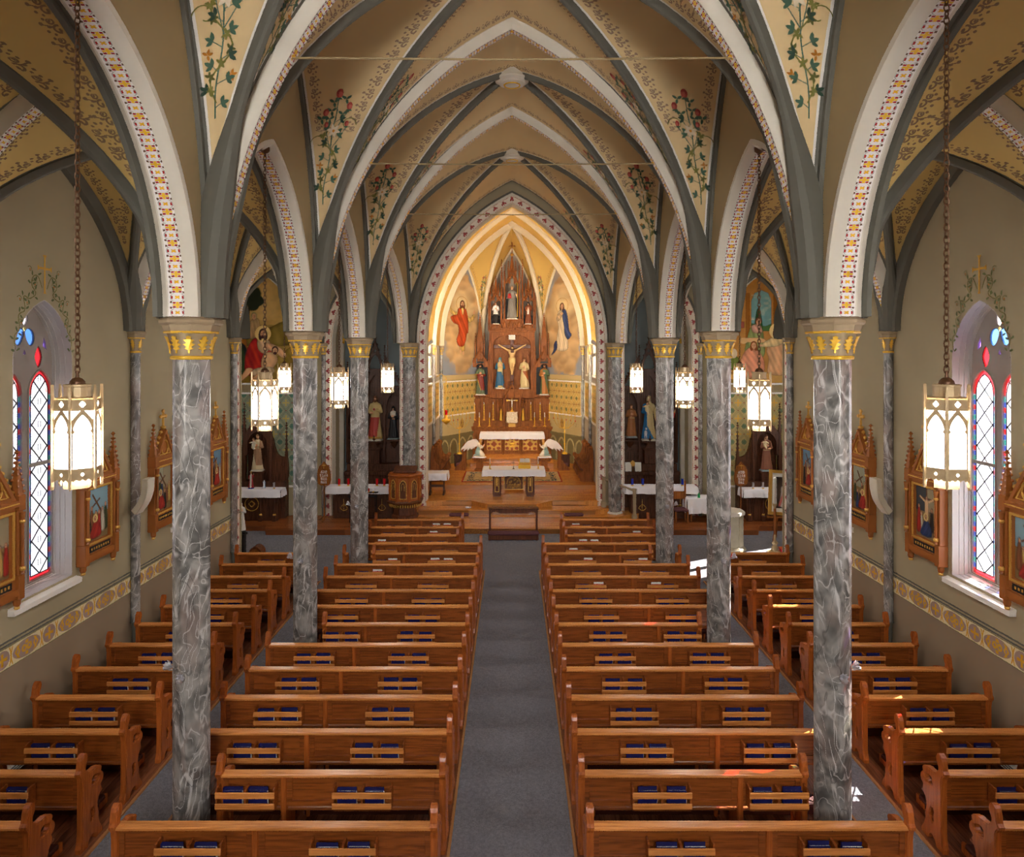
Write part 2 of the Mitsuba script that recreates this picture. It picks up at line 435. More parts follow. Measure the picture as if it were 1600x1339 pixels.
P('mat_diaper_right', diaper(S(178, 158, 106), S(158, 142, 94), S(204, 160, 60), S(92, 116, 84), S(150, 62, 46)), 0.75, 0.25)
P('mat_diaper_apse', diaper(S(204, 176, 110), S(190, 150, 70), S(160, 120, 60), S(120, 116, 70), S(150, 80, 50)), 0.75, 0.25)

# vault webs: u = metres along the rib from the springing, v = metres from the nearest rib's middle
def web(base, ink, gray, white, start, scroll):
    def dot(x, w, a, b, r):
        return smoothstep(0.004, -0.002, dr.sqrt(dr.square(x - a) + dr.square(w - b)) - r)
    def fn(p, n, uv):
        u, v = uv.x, uv.y
        c = mi.Color3f(base) * (0.97 + 0.06 * noise(p.x * 1.5, p.y * 1.5, p.z * 1.5))
        q = u / 0.19; k = dr.floor(q); x = (q - k - 0.5) * 0.19; w = v - (0.145 if white else 0.13)
        arc = dr.abs(dr.sqrt(dr.square(x + 0.02) + dr.square(w - 0.02)) - 0.036) - 0.009
        m = smoothstep(0.004, -0.002, arc) * smoothstep(0.004, 0.010, w)
        arc = dr.abs(dr.sqrt(dr.square(x - 0.055) + dr.square(w - 0.055)) - 0.026) - 0.007
        m = dr.maximum(m, smoothstep(0.004, -0.002, arc) * smoothstep(0.02, 0.0, x - 0.07))
        m = dr.maximum(m, dr.maximum(dot(x, w, 0.03, 0.145, 0.017), dot(x, w, -0.045, 0.118, 0.014)))
        m = dr.maximum(m, dr.maximum(dot(x, w, 0.075, 0.105, 0.013), dot(x, w, -0.075, 0.072, 0.012)))
        m = dr.maximum(m, ab(x - 0.01 - 0.25 * (w - 0.09), 0.006) * ab(w - 0.095, 0.045))
        m = dr.maximum(m, dr.maximum(dot(x * 0.6, w, -0.02, 0.012, 0.012), dot(x, w * 0.6, 0.0, 0.052, 0.012)))
        m = dr.maximum(m, dot(x * 0.8 + 0.5 * w, w, 0.075, 0.06, 0.012))
        c = mix(c, ink, m * smoothstep(start, start + 0.05, u) * scroll)
        if white:
            c = mix(c, S(214, 210, 202), smoothstep(0.092, 0.089, v))
            return mix(c, gray, smoothstep(0.064, 0.061, v))
        return mix(c, gray, smoothstep(0.085, 0.082, v))
    return proc(fn)
GRAY = S(98, 96, 86)
P('mat_web_nave', web(S(206, 180, 134), S(132, 104, 88), GRAY, True, 3.3, 0.8), 0.75, 0.2)
P('mat_web_aisle', web(S(196, 166, 102), S(120, 92, 74), GRAY, False, 0.3, 0.9), 0.75, 0.2)
P('mat_web_apse', web(S(202, 166, 92), S(150, 104, 60), S(206, 190, 158), False, 2.6, 0.6), 0.75, 0.2)
def rug_fn(p, n, uv):
    x, y = dr.abs(uv.x), dr.abs(uv.y)
    e = dr.minimum(1.62 - x, 0.98 - y)
    c = mix(S(190, 168, 130), S(168, 140, 104), noise(uv.x * 14, uv.y * 14))
    c = mix(c, S(56, 62, 78), ab(e - 0.26, 0.10) * smoothstep(0.45, 0.6, noise(uv.x * 22, uv.y * 22)))
    c = mix(c, S(160, 70, 56), smoothstep(0.75, 0.6, dr.sqrt(dr.square(x / 0.9) + dr.square(y / 0.45))) * smoothstep(0.35, 0.5, noise(uv.x * 11 + 5, uv.y * 11)))
    return mix(c, S(150, 44, 38), smoothstep(0.05, 0.04, e))
P('mat_rug', proc(rug_fn), 0.95, 0.1)
# ---------------------------------------------------------------- the building
SPR = 5.88                                   # springing level of all vaults
YC = [-0.78, 3.52, 7.82, 12.12, 16.42, 23.2]  # column lines along the nave
XC, XN, XA, XW = 3.56, 3.38, 3.74, 6.55       # column centre, nave face, aisle face, outer wall
RISE_N, RISE_A = 5.35, 2.60
XT, YT0, YE = 9.9, 16.95, 23.4                # transept: outer wall, west wall, east wall
SIDES = ((-1, 'left'), (1, 'right'))

def prof(h, rise):
    R = (h * h + rise * rise) / (2 * h)
    return lambda x: np.sqrt(np.maximum(R * R - (np.abs(x) + R - h) ** 2, 0)), R

floor = structure('floor', 'grey speckled carpet of the aisles with timber pew platforms')
part(None, floor, box(-10.2, 10.2, -6, 34, -0.2, 0), 'mat_carpet')
roof = structure('roof')
part(None, roof, box(-10.6, 10.6, -6.5, 34.5, 12.3, 12.5), 'mat_gray')
ceiling = structure('ceiling', 'ochre ribbed vaults with painted rose sprays and stencilled borders')

def groin(cx, cy, a, b, rise, mat, sides, tag='vault_web', n=20, m=7, edge_x=0.125, edge_y=0.025):
    """Quadripartite vault: half width a across the nave, half length b along it. Two kinds of web: 'x' follows the profile across, 'y' along."""
    h, R = prof(a, rise)
    info = {}
    for kind, sg_ in sides:
        s = np.linspace(-1, 1, 2 * n + 1)
        s = np.sign(s) * (1 - (1 - np.abs(s)) ** 1.6)          # finer near the springing
        w = np.linspace(0, 1, m)
        Sg, Wg = np.meshgrid(s, w, indexing='ij')
        q = np.abs(Sg) + Wg * (1 - np.abs(Sg))
        px = a * Sg
        z = h(px)
        ell_ = b if kind == 'x' else a
        X, Y = (px, sg_ * b * q) if kind == 'x' else (sg_ * a * q, b * Sg)
        P3 = np.stack([cx + X, cy + Y, SPR + z], -1)
        ds = np.linalg.norm(np.diff(P3[:, -1], axis=0), axis=1)
        u = np.concatenate([[0], np.cumsum(ds)]); u = np.minimum(u, u[-1] - u)
        span = ell_ * (1 - np.abs(Sg))
        slope = np.abs(np.gradient(h(a * np.linspace(0, 1, 400)), a / 399))
        hp = np.interp(np.abs(px), a * np.linspace(0, 1, 400), np.minimum(slope, 12))
        run = (1.0 if kind == 'x' else b / a)                  # plan step along the profile per unit x
        lead = (b / a if kind == 'x' else 1.0)
        along = np.sqrt(run ** 2 + hp ** 2)
        sin = along / np.sqrt(along ** 2 + lead ** 2)
        v = np.minimum(Wg * span * sin, np.maximum((1 - Wg) * span - (edge_x if kind == 'x' else edge_y), 0))
        # the medial line needs a vertex row of its own: m is odd and the distances meet near the middle
        vv, f = grid(P3)
        uv = np.stack([np.broadcast_to(u[:, None], v.shape), v], -1).reshape(-1, 2)
        part(ceiling, tag, (vv, f), mat, True, uv=uv)

def diag_point(cx, cy, a, b, rise, sx, sy, t, drop=0.0):
    h, R = prof(a, rise)
    return np.stack([cx + sx * a * t, cy + sy * b * t, SPR + h(a * t) - drop], -1)

def diagonal(cx, cy, a, b, rise, w=0.075, d=0.12, mat='mat_gray', parent=None, tag='diagonal_rib', quarters=((1, 1), (1, -1), (-1, 1), (-1, -1))):
    for sx, sy in quarters:
        t = 1 - (1 - np.linspace(0, 1, 26)[::-1]) ** 1.0
        t = 1 - np.linspace(0, 1, 30) ** 2
        t = np.sort(1 - np.linspace(0, 1, 30) ** 1.8)[::-1]
        p = diag_point(cx, cy, a, b, rise, sx, sy, t)
        tg = np.gradient(p, axis=0); tg /= np.linalg.norm(tg, axis=1, keepdims=True)
        B = np.array([-sy * b, sx * a, 0.0]); B /= np.linalg.norm(B)
        N = np.cross(tg, B); N /= np.linalg.norm(N, axis=1, keepdims=True)
        N = np.where((N[:, 2:] > 0), -N, N)
        sec = [(-0.03, -w * 1.25), (0.03, -w * 1.25), (d * 0.75, -w), (d, -w * 0.45), (d, w * 0.45), (d * 0.75, w), (0.03, w * 1.25), (-0.03, w * 1.25)]
        k_ = np.clip((t - 0.86) / 0.12, 0, 1)[:, None]; k_ = k_ * k_ * (3 - 2 * k_)
        G = np.stack([p + s_ * N * (1 + 1.3 * k_) + q_ * B * (1 + 1.6 * k_) for s_, q_ in sec], 1)
        part(parent or ceiling, tag, grid(G, True), mat, 30)

RIB = [(-0.04, -0.20), (0.03, -0.20), (0.16, -0.10), (0.16, 0.10), (0.03, 0.20), (-0.04, 0.20)]
def transverse(cx, y, a, rise, sec_d=0.16, hw=0.08, parent=None, tag='transverse_rib', leg=0.0, band=True):
    sec = [(-0.05, -hw * 1.6), (0.05, -hw * 1.6), (sec_d, -hw), (sec_d, hw), (0.05, hw * 1.6), (-0.05, hw * 1.6)]
    m, _ = arch_sweep(sec, a, rise, leg=leg)
    k = part(parent or ceiling, tag, place_arch(m, 'x', cx, y, SPR), 'mat_cream', 35)
    if band:
        m, uv = arch_sweep([(sec_d + 0.004, -hw), (sec_d + 0.004, hw)], a, rise, closed=False, leg=leg)
        sub(k, 'stencil_band', place_arch(m, 'x', cx, y, SPR), 'mat_stencil', False, uv=uv)
    return k

# nave vaults
HN, _ = prof(XN, RISE_N)
for i in range(5):
    y0, y1 = YC[i], YC[i + 1]
    cy, b = (y0 + y1) / 2, (y1 - y0) / 2
    groin(0, cy, XN, b, RISE_N, 'mat_web_nave', (('x', 1), ('x', -1), ('y', 1), ('y', -1)))
    diagonal(0, cy, XN, b, RISE_N, w=0.046, d=0.09)
    boss = [(0.05, 0.0), (0.27, 0.0), (0.30, -0.12), (0.34, -0.15), (0.34, -0.19), (0.27, -0.22), (0.25, -0.25), (0.20, -0.26), (0.10, -0.27), (0.0, -0.275)]
    k = part(ceiling, 'boss', lathe(boss[::-1], 24, (0, cy, SPR + RISE_N - 0.02)), 'mat_cream', 30)
    sub(k, 'painted_ring', tube([[0.16 * math.cos(q), cy + 0.16 * math.sin(q), SPR + RISE_N - 0.29] for q in np.linspace(0, 2 * PI, 25)], 0.014, 6), 'mat_gold', False)
    for s, side in SIDES:                     # wall ribs
        hs = b - 0.02
        m, _ = arch_sweep([(-0.03, 0.05), (0.07, 0.05), (0.085, 0.03), (0.085, -0.085), (-0.03, -0.085)], XN - 0.02, RISE_N, xs=hs / (XN - 0.02))
        m = (m[0] * [1, -s, 1], m[1])
        part(ceiling, 'wall_rib', place_arch(m, 'y', s * XN, cy, SPR), 'mat_gray', 35)
for y in YC[1:-1]:
    transverse(0, y, XN, RISE_N)

# tie rods
for i, y in enumerate(YC[1:-1]):
    k = thing('tie_rod', ['', 'pale tie rod across the nave nearest the camera, just under the top of the photo', 'thin tie rod across the nave, the second one from the camera', 'thin tie rod across the nave closest to the chancel arch'][i] or 'pale tie rod across the nave above the loft', 'tie rod')
    part(k, 'rod', tube([[-2.46, y, 8.77], [0, y, 8.75], [2.46, y, 8.77]], 0.013, 8), 'mat_nave_wall', True)
    for s in (-1, 1):
        part(k, 'boss_plate', move(lathe([(0.0, 0.03), (0.03, 0.03), (0.05, 0.0), (0.0, 0.0)], 10), s * 2.44, y, 8.77), 'mat_gold', 30)

# aisle vaults
CA, HA = (XA + XW) / 2, (XW - XA) / 2
for s, side in SIDES:
    for i in range(5):
        y0, y1 = YC[i], YC[i + 1]
        cy, b = (y0 + y1) / 2, (y1 - y0) / 2
        groin(s * CA, cy, HA, b, RISE_A, 'mat_web_aisle', (('x', 1), ('x', -1), ('y', 1), ('y', -1)), tag='aisle_vault_web')
        diagonal(s * CA, cy, HA, b, RISE_A, w=0.05, d=0.08, tag='aisle_diagonal_rib')
        if i < 4:
            m, _ = arch_sweep([(-0.03, 0.06), (0.17, 0.06), (0.17, -0.10), (-0.03, -0.10)], HA, RISE_A, xs=b / HA)
            m = (m[0] * [1, s, 1], m[1])
            part(ceiling, 'aisle_wall_rib', place_arch(m, 'y', s * XW, cy, SPR), 'mat_gray', 35)
    for y in YC[1:-1]:
        transverse(s * CA, y, HA, RISE_A, 0.16, 0.085, tag='aisle_transverse_rib')
    # transept arm
    cy, b = (YT0 + YE) / 2, (YE - YT0) / 2
    groin(s * (XW + XT) / 2, cy, (XT - XW) / 2, b, RISE_A, 'mat_web_aisle', (('x', 1), ('x', -1), ('y', 1), ('y', -1)), tag='transept_vault_web')
    diagonal(s * (XW + XT) / 2, cy, (XT - XW) / 2, b, RISE_A, w=0.07, d=0.10, tag='transept_diagonal_rib')

# nave arcade walls with their arches
for s, side in SIDES:
    wall = structure(f'wall_arcade_{side}', f'tan wall over the {side} row of columns with pointed arches')
    for i in range(5):
        y0, y1 = YC[i], YC[i + 1]
        cy, b = (y0 + y1) / 2, (y1 - y0) / 2
        h0, r0 = 1.94, 2.62
        xs = (b - 0.21) / h0
        arch = sa.scale(lancet(h0, SPR - 0.05, SPR, r0, 22), xs, 1, origin=(0, 0))
        pane_ = rect(-b, b, SPR - 0.02, 11.6).difference(arch)
        part(wall, 'spandrel', move(prism(pane_, XN, XA, 'x') if s > 0 else prism(pane_, -XA, -XN, 'x'), 0, cy, 0), 'mat_nave_wall')
        sec = [(-0.03, -0.20), (0.02, -0.205), (0.11, -0.115), (0.11, 0.075), (0.04, 0.185), (-0.03, 0.185)]
        m, _ = arch_sweep(sec, h0, r0, xs=xs)
        m = (m[0] * [1, -s, 1], m[1])
        k = part(wall, 'arcade_arch', place_arch(m, 'y', s * XC, cy, SPR), 'mat_cream', 35)
        m, uv = arch_sweep([(0.114, -0.095), (0.114, 0.075)], h0, r0, xs=xs, closed=False)
        m = (m[0] * [1, -s, 1], m[1])
        sub(k, 'stencil_band', place_arch(m, 'y', s * XC, cy, SPR), 'mat_stencil', False, uv=uv)
        m, _ = arch_sweep([(-0.05, -0.19), (0.075, -0.235), (0.09, -0.28), (-0.05, -0.28)], h0, r0, xs=xs)
        m = (m[0] * [1, -s, 1], m[1])
        sub(k, 'grey_aisle_lining', place_arch(m, 'y', s * XC, cy, SPR), 'mat_gray', 35)

# ---------------------------------------------------------------- outer aisle walls with windows
WIN_Y = [1.37, 5.67, 9.86, 14.22]
SILL, WSP, WRISE, WH = 2.2, 5.37, 0.87, 0.62
for s, side in SIDES:
    wall = structure(f'wall_{side}', f'olive tan {side} aisle wall with painted frieze and brown dado')
    poly = rect(-5.4, YT0, 1.78, 9.4)
    for y in WIN_Y:
        poly = poly.difference(lancet(WH, SILL, WSP, WRISE, 12, y))
    x0, x1 = (XW, 7.05) if s > 0 else (-7.05, -XW)
    part(None, wall, prism(poly, x0, x1, 'x'), 'mat_wall')
    part(wall, 'dado', prism(rect(-5.4, YT0, 0, 1.40), x0, x1, 'x'), 'mat_dado')
    fz = prism(rect(-5.4, YT0, 1.40, 1.78), x0 + (s < 0) * -0.0, x1, 'x')
    part(wall, 'frieze_backing', fz, 'mat_wall')
    X = s * (XW - 0.004)
    yy = np.linspace(-5.4, YT0, 40)
    G = np.stack([np.stack([np.full(40, X), yy, np.full(40, z)], -1) for z in (1.40, 1.68)], 1)
    v, f = grid(G)
    part(wall, 'painted_frieze', (v, f), 'mat_frieze', False, uv=np.stack([v[:, 1], v[:, 2] - 1.54], 1))
    for z in (1.695, 1.745):
        part(wall, 'picture_rail_line', box(s * (XW - 0.012), s * (XW + 0.01), -5.4, YT0, z, z + 0.018), 'mat_gray')
    part(structure(f'baseboard_{side}'), 'skirting', box(s * (XW - 0.03), s * XW, -5.4, YT0, 0.03, 0.15), 'mat_gray')
    k = thing('baseboard_heater', f'white low finned heater along the {side} aisle wall behind the pew ends', 'heater')
    part(k, 'cover', prism(sg.Polygon([(0, 0.2), (-0.11, 0.18), (-0.11, 0.08), (-0.09, 0.06), (0, 0.06)]) if s > 0 else sg.Polygon([(0, 0.2), (0.11, 0.18), (0.11, 0.08), (0.09, 0.06), (0, 0.06)]), 5.0, 16.2, 'y') if False else
         move((lambda m: (m[0], m[1]))(prism(sa.scale(sg.Polygon([(0, 0.22), (-0.10, 0.20), (-0.10, 0.08), (0, 0.06)]), s, 1, origin=(0, 0)), 5.0, 16.2, 'y')), s * (XW - 0.035)), 'mat_white')
    for q in range(3):
        part(k, 'fin_slot', box(s * (XW - 0.137), s * (XW - 0.134), 5.0, 16.2, 0.10 + 0.03 * q, 0.112 + 0.03 * q), 'mat_black')

def window(name, s, y, detail, label, daylight, x=XW, depth=0.30, sill=SILL, zs=WSP, rise=WRISE, h=WH):
    """Two lancet lights under a small rose, timber tracery, leaded quarries with coloured borders, obscured outer glazing"""
    win = structure(name, label)
    xf = x + depth
    fx = lambda a, b_: (s * (x + a), s * (x + b_)) if s > 0 else (s * (x + b_), s * (x + a))
    pr = lambda poly, a, b_: move(prism(poly, *fx(a, b_), 'x'), 0, y, 0)
    opening = lancet(h, sill, zs, rise, 14)
    lh, lz0, lz1, lc = 0.238, sill + 0.07, sill + 2.72, 0.318
    lights = [lancet(lh, lz0, lz1, 0.33, 9, q * lc) for q in (-1, 1)]
    leaves = [sg.Polygon(spl([(0, -.15), (.075, -.02), (.06, .07), (0, .16), (-.06, .07), (-.075, -.02)], 4, True)) for _ in (0, 1)]
    leaves = [sa.translate(p, q * 0.29, sill + 3.24) for p, q in zip(leaves, (-1, 1))]
    petal = sg.Polygon(spl([(.012, 0), (.09, .05), (.18, .0), (.20, -.12), (.13, -.20), (.05, -.13)], 4, True))
    petals = [sa.translate(sa.scale(petal, q, 1, origin=(0, 0)), 0, sill + 3.60) for q in (-1, 1)]
    top = sg.Polygon(spl([(0, sill + 3.68), (.07, sill + 3.78), (0, sill + 3.95), (-.07, sill + 3.78)], 4, True))
    eye = ell(0, sill + 3.635, .034, .034)
    tri3 = [sg.Polygon([(q * .02 - .03, sill + 3.28), (q * .02 + .03, sill + 3.28), (q * .02, sill + 3.36)]) for q in (0,)] + [sg.Polygon([(q * .47, sill + 3.34), (q * .39, sill + 3.40), (q * .40, sill + 3.54), (q * .46, sill + 3.44)]) for q in (-1, 1)]
    holes = so.unary_union(lights + leaves + petals + [top, eye] + tri3)
    fr = opening.buffer(0.03).difference(holes)
    part(win, 'tracery', pr(fr, depth - 0.022, depth + 0.012), 'mat_frame')
    for q in (-1, 1):                                     # mouldings round the lights
        part(win, 'light_moulding', pr(lights[(q + 1) // 2].buffer(0.022).difference(lights[(q + 1) // 2].buffer(0.005)), depth - 0.04, depth - 0.018), 'mat_frame')
        part(win, 'transom', pr(rect(q * lc - lh, q * lc + lh, sill + 1.68, sill + 1.73), depth - 0.035, depth + 0.012), 'mat_frame')
    for a, d0 in ((0.0, 0.02), (0.02, 0.09), (0.04, 0.15)):   # stepped reveal
        ring = opening.buffer(0.012).difference(opening.buffer(-0.012 - a * 0.55))
        part(win, 'reveal_moulding', pr(ring, depth - 0.22 + d0, depth - 0.02), 'mat_reveal')
    part(win, 'reveal', pr(opening.buffer(0.01).difference(opening.buffer(-0.006)), 0.0, depth), 'mat_reveal')
    part(win, 'sill', move(prism(sg.Polygon([(s * (x - 0.09), sill - 0.13), (s * (x - 0.09), sill - 0.06), (s * (x + depth + 0.02), sill + 0.05), (s * (x + depth + 0.02), sill - 0.13)]), -h - 0.10, h + 0.10, 'y'), 0, y, 0), 'mat_white')
    # glazing
    gx = s * (x + depth - 0.012)
    def sheet(poly, nm, mat, off=0.0, stuff=False):
        v2, f2 = flat(poly)
        if len(v2) == 0:
            return
        v3 = np.stack([np.full(len(v2), gx + off), v2[:, 0] + y, v2[:, 1]], 1)
        return part(win, nm, (v3, f2), mat, stuff=stuff)
    quarry, lead = [], []
    bord = {'red': [], 'blue': [], 'teal': []}
    for li, L in enumerate(lights):
        cx = (-lc, lc)[li]
        inner = L.buffer(-0.052)
        for z0, z1 in ((lz0, sill + 1.68), (sill + 1.73, lz1 + 0.4)):
            cell = inner.intersection(rect(-1, 1, z0, z1))
            pz, pw = 0.33, 0.33
            zc = z0 + 0.05
            segs = []
            for k in range(-8, 30):
                for d_ in (1, -1):
                    segs.append(sg.LineString([(cx - 0.45, zc + k * pz - d_ * 0.45 * pz / pw * 1.0), (cx + 0.45, zc + k * pz + d_ * 0.45 * pz / pw * 1.0)]))
            net = so.unary_union([q.buffer(0.008) for q in segs])
            net = net.union(so.unary_union([rect(cx - .03, cx + .03, zc + k * pz + pz / 2 - .037, zc + k * pz + pz / 2 + .037).buffer(.004).difference(rect(cx - .03, cx + .03, zc + k * pz + pz / 2 - .037, zc + k * pz + pz / 2 + .037)) for k in range(-2, 14)]))
            lead.append(net.intersection(cell))
            hub = so.unary_union([rect(cx - .03, cx + .03, zc + k * pz + pz / 2 - .037, zc + k * pz + pz / 2 + .037) for k in range(-2, 14)]).intersection(cell)
            quarry += [g for g in getattr(hub, 'geoms', [hub]) if g.area > 4e-4]
            rest = cell.difference(net).difference(hub)
            quarry += [g for g in getattr(rest, 'geoms', [rest]) if g.area > 4e-4]
        edge = L.difference(inner)
        hood = edge.union(L.intersection(rect(-1, 1, lz1 + 0.0, 99)).difference(sa.translate(lancet(0.145, 0, 0, 0.32, 8), cx, lz1 - 0.02))).intersection(rect(-1, 1, lz1 - 0.02, 99))
        edge = edge.difference(hood)
        bord['red'].append(hood)
        nz = int((lz1 - lz0) / 0.075)
        for k in range(nz + 1):
            c = ('red', 'blue', 'teal', 'blue')[k % 4] if detail else ('red', 'blue', 'blue', 'teal')[k % 4]
            bord[c].append(edge.intersection(rect(-1, 1, lz0 + k * 0.075, lz0 + k * 0.075 + 0.07)))
        lead.append(inner.boundary.buffer(0.006))
    for c, ps in bord.items():
        sheet(so.unary_union(ps), f'{c}_border_glass', 'glass_' + c, stuff=True)
    if detail:
        for k, g in enumerate(quarry):
            sheet(g, 'quarry', ('glass_clear', 'glass_pale', 'glass_clear', 'glass_cream')[k % 4])
    else:
        sheet(so.unary_union(quarry), 'quarries', 'glass_clear', stuff=True)
    for p in leaves:
        sheet(p, 'leaf_pane', 'glass_red')
    for p in petals:
        sheet(p, 'petal_pane', 'glass_sky')
    sheet(top, 'crown_pane', 'glass_clear'); sheet(eye, 'eye_pane', 'glass_yellow')
    for p in tri3:
        sheet(p, 'spandrel_pane', 'glass_violet')
    lead = so.unary_union([l for l in lead if not l.is_empty] + [p.boundary.buffer(0.004) for p in leaves + petals + [top]])
    part(win, 'leading', pr(lead, depth - 0.020, depth - 0.013), 'mat_lead', stuff=True)
    ox = s * (x + depth + 0.022)
    v2, f2 = flat(opening.buffer(0.05))
    v3 = np.stack([np.full(len(v2), ox), v2[:, 0] + y, v2[:, 1]], 1)
    f2 = f2 if s < 0 else f2[:, ::-1]
    part(win, 'outer_glazing', (v3, f2), 'glass_outer', emitter={'type': 'area', 'radiance': rgb(daylight), 'sampling_weight': 1.5})

n_ = 0
for s, side in SIDES:
    for i, y in enumerate(WIN_Y):
        n_ += 1
        near = i >= 2
        window(f'window_{n_}', s, y, near, f'leaded stained glass lancet window in the {side} wall, ' + ('the nearer one' if i == 2 else 'half hidden behind the nearest column') if near else None, WINDOW_SOUTH if s > 0 else WINDOW_NORTH)

# painted gold cross and vine over each window
def vine_items():
    it = []
    gold, green, green2 = C(196, 152, 60), C(96, 104, 62), C(118, 112, 62)
    cr = so.unary_union([line([(0, 0.0), (0, 0.5)], .032), line([(-.12, 0.34), (.12, 0.34)], .032)] + [sg.Polygon([(a, b), (a + c1, b + d1), (a + c2, b + d2)]) for a, b, c1, d1, c2, d2 in
         ((0, .46, -.045, .07, .045, .07), (-.09, .34, -.06, .045, -.06, -.045), (.09, .34, .06, .045, .06, -.045), (0, .05, -.03, -.06, .03, -.06))])
    it.append((cr, gold, 2))
    rnd = random.Random(5)
    for q in (-1, 1):
        main = spl([(q * .05, .06), (q * .14, .22), (q * .24, .20), (q * .26, .08), (q * .18, -.02), (q * .30, -.10), (q * .42, -.08), (q * .40, -.26), (q * .52, -.34), (q * .50, -.52), (q * .60, -.62), (q * .58, -.80)], 6)
        it.append((line(main, .016), green2, 0))
        for k in range(6, len(main), 5):
            a, b = main[k]
            d_ = main[k] - main[k - 1]; d_ = d_ / (np.linalg.norm(d_) + 1e-9)
            for w in (-1, 1):
                nn = np.array([-d_[1], d_[0]]) * w
                c = np.array([a, b]) + nn * .05
                it.append((ell(c[0], c[1], .036, .016, math.degrees(math.atan2(nn[1], nn[0])) + 25 * w, 8), green, 1))
        for c0, r in (((q * .20, .10), .07), ((q * .36, -.16), .06), ((q * .47, -.44), .06), ((q * .30, .30), .05), ((q * .50, -.12), .05)):
            th = np.linspace(0.4, 5.2, 14); rr = r * np.linspace(1, .35, 14)
            it.append((line(np.stack([c0[0] + q * rr * np.cos(th), c0[1] + rr * np.sin(th)], 1), .010), green2, 0))
            it.append((ell(c0[0], c0[1], .014, .014), C(170, 110, 50), 2))
    return it
for s, side in SIDES:
    for y in WIN_Y[2:]:
        zt = WSP + WRISE + 0.10
        mp = lambda q, l: np.stack([np.full(len(q), s * (XW - l)), y + q[:, 0], zt + q[:, 1]], 1)
        paint(vine_items(), mp, f'wall_{side}', 'painted_cross_and_vine')
# ---------------------------------------------------------------- west end, transepts, east wall
ww = structure('wall_west', 'west wall behind the organ loft')
poly = rect(-7.05, 7.05, 0, 12.3).difference(lancet(1.3, 6.2, 8.6, 2.2, 12))
part(None, ww, prism(poly, -5.8, -5.4, 'y'), 'mat_wall')
wk = structure('window_9')
fr = lancet(1.32, 6.2, 8.6, 2.2, 12).difference(so.unary_union([lancet(0.36, 6.3, 8.7, 0.7, 8, q) for q in (-0.82, 0, 0.82)]))
part(wk, 'tracery', prism(fr, -5.7, -5.6, 'y'), 'mat_frame')
v2, f2 = flat(lancet(1.34, 6.2, 8.6, 2.2, 12))
part(wk, 'outer_glazing', (np.stack([v2[:, 0], np.full(len(v2), -5.75), v2[:, 1]], 1), f2[:, ::-1]), 'glass_outer', emitter={'type': 'area', 'radiance': rgb(WINDOW_WEST), 'sampling_weight': 3.0})
lf = structure('loft_floor')
part(None, lf, box(-3.2, 3.2, -5.3, 0.35, 3.6, 3.8), 'mat_transeptfloor')

for s, side in SIDES:
    # transept arm: west wall, outer wall with a window, pier and entrance arch on the aisle line
    t = structure(f'wall_transept_{side}', f'{side} transept walls')
    part(t, 'west_wall', box(s * XW, s * 10.4, YT0 - 0.35, YT0, 0, 9.0), 'mat_wall')
    poly = rect(YT0 - 0.3, YE + 0.3, 0, 9.0).difference(lancet(0.8, 2.4, 5.6, 1.2, 12, 21.0))
    x0, x1 = (XT, XT + 0.5) if s > 0 else (-XT - 0.5, -XT)
    part(t, 'outer_wall', prism(poly, x0, x1, 'x'), 'mat_wall')
    w = structure(f'window_{9 + (1 if s < 0 else 2)}')
    fr = lancet(0.82, 2.4, 5.6, 1.2, 12, 21.0).difference(so.unary_union([lancet(0.32, 2.5, 5.6, 0.6, 8, 21.0 + q) for q in (-0.4, 0.4)]))
    part(w, 'tracery', prism(fr, *((XT + .2, XT + .28) if s > 0 else (-XT - .28, -XT - .2)), 'x'), 'mat_frame')
    v2, f2 = flat(lancet(0.82, 2.4, 5.6, 1.2, 12, 21.0))
    part(w, 'outer_glazing', (np.stack([np.full(len(v2), s * (XT + 0.35)), v2[:, 0], v2[:, 1]], 1), f2 if s < 0 else f2[:, ::-1]), 'glass_outer', emitter={'type': 'area', 'radiance': rgb([c * 0.8 for c in (WINDOW_SOUTH if s > 0 else WINDOW_NORTH)])})
    ty = 20.05; th = 3.05
    poly = rect(YT0, YE, 0, 9.0).difference(sa.scale(lancet(2.0, 0, SPR, 2.35, 18), th / 2.0, 1, origin=(0, 0)).buffer(0) if False else sa.translate(sa.scale(lancet(2.0, -0.1, SPR, 2.35, 18), th / 2.0, 1, origin=(0, 0)), ty, 0))
    x0, x1 = (XW - 0.02, XW + 0.34) if s > 0 else (-XW - 0.34, -XW + 0.02)
    part(t, 'entrance_arch_wall', prism(poly, x0, x1, 'x'), 'mat_wall')
    m, uv = arch_sweep([(0.005, -0.12), (0.005, 0.12)], 2.0, 2.35, xs=th / 2.0, closed=False, leg=SPR)
    part(t, 'fleur_band', place_arch(m, 'y', s * (XW + 0.15), ty, SPR), 'mat_fleur', False, uv=uv)
    yb = np.array([16.58, 16.92])
    v = np.array([[s * (XW - 0.008), yy, zz] for yy in yb for zz in (0.05, 5.7)])
    part(t, 'pier_fleur_band', (v, np.array([[0, 1, 3], [0, 3, 2]])), 'mat_fleur', False, uv=np.array([[zz, q] for q in (-0.12, 0.12) for zz in (0.05, 5.7)]))

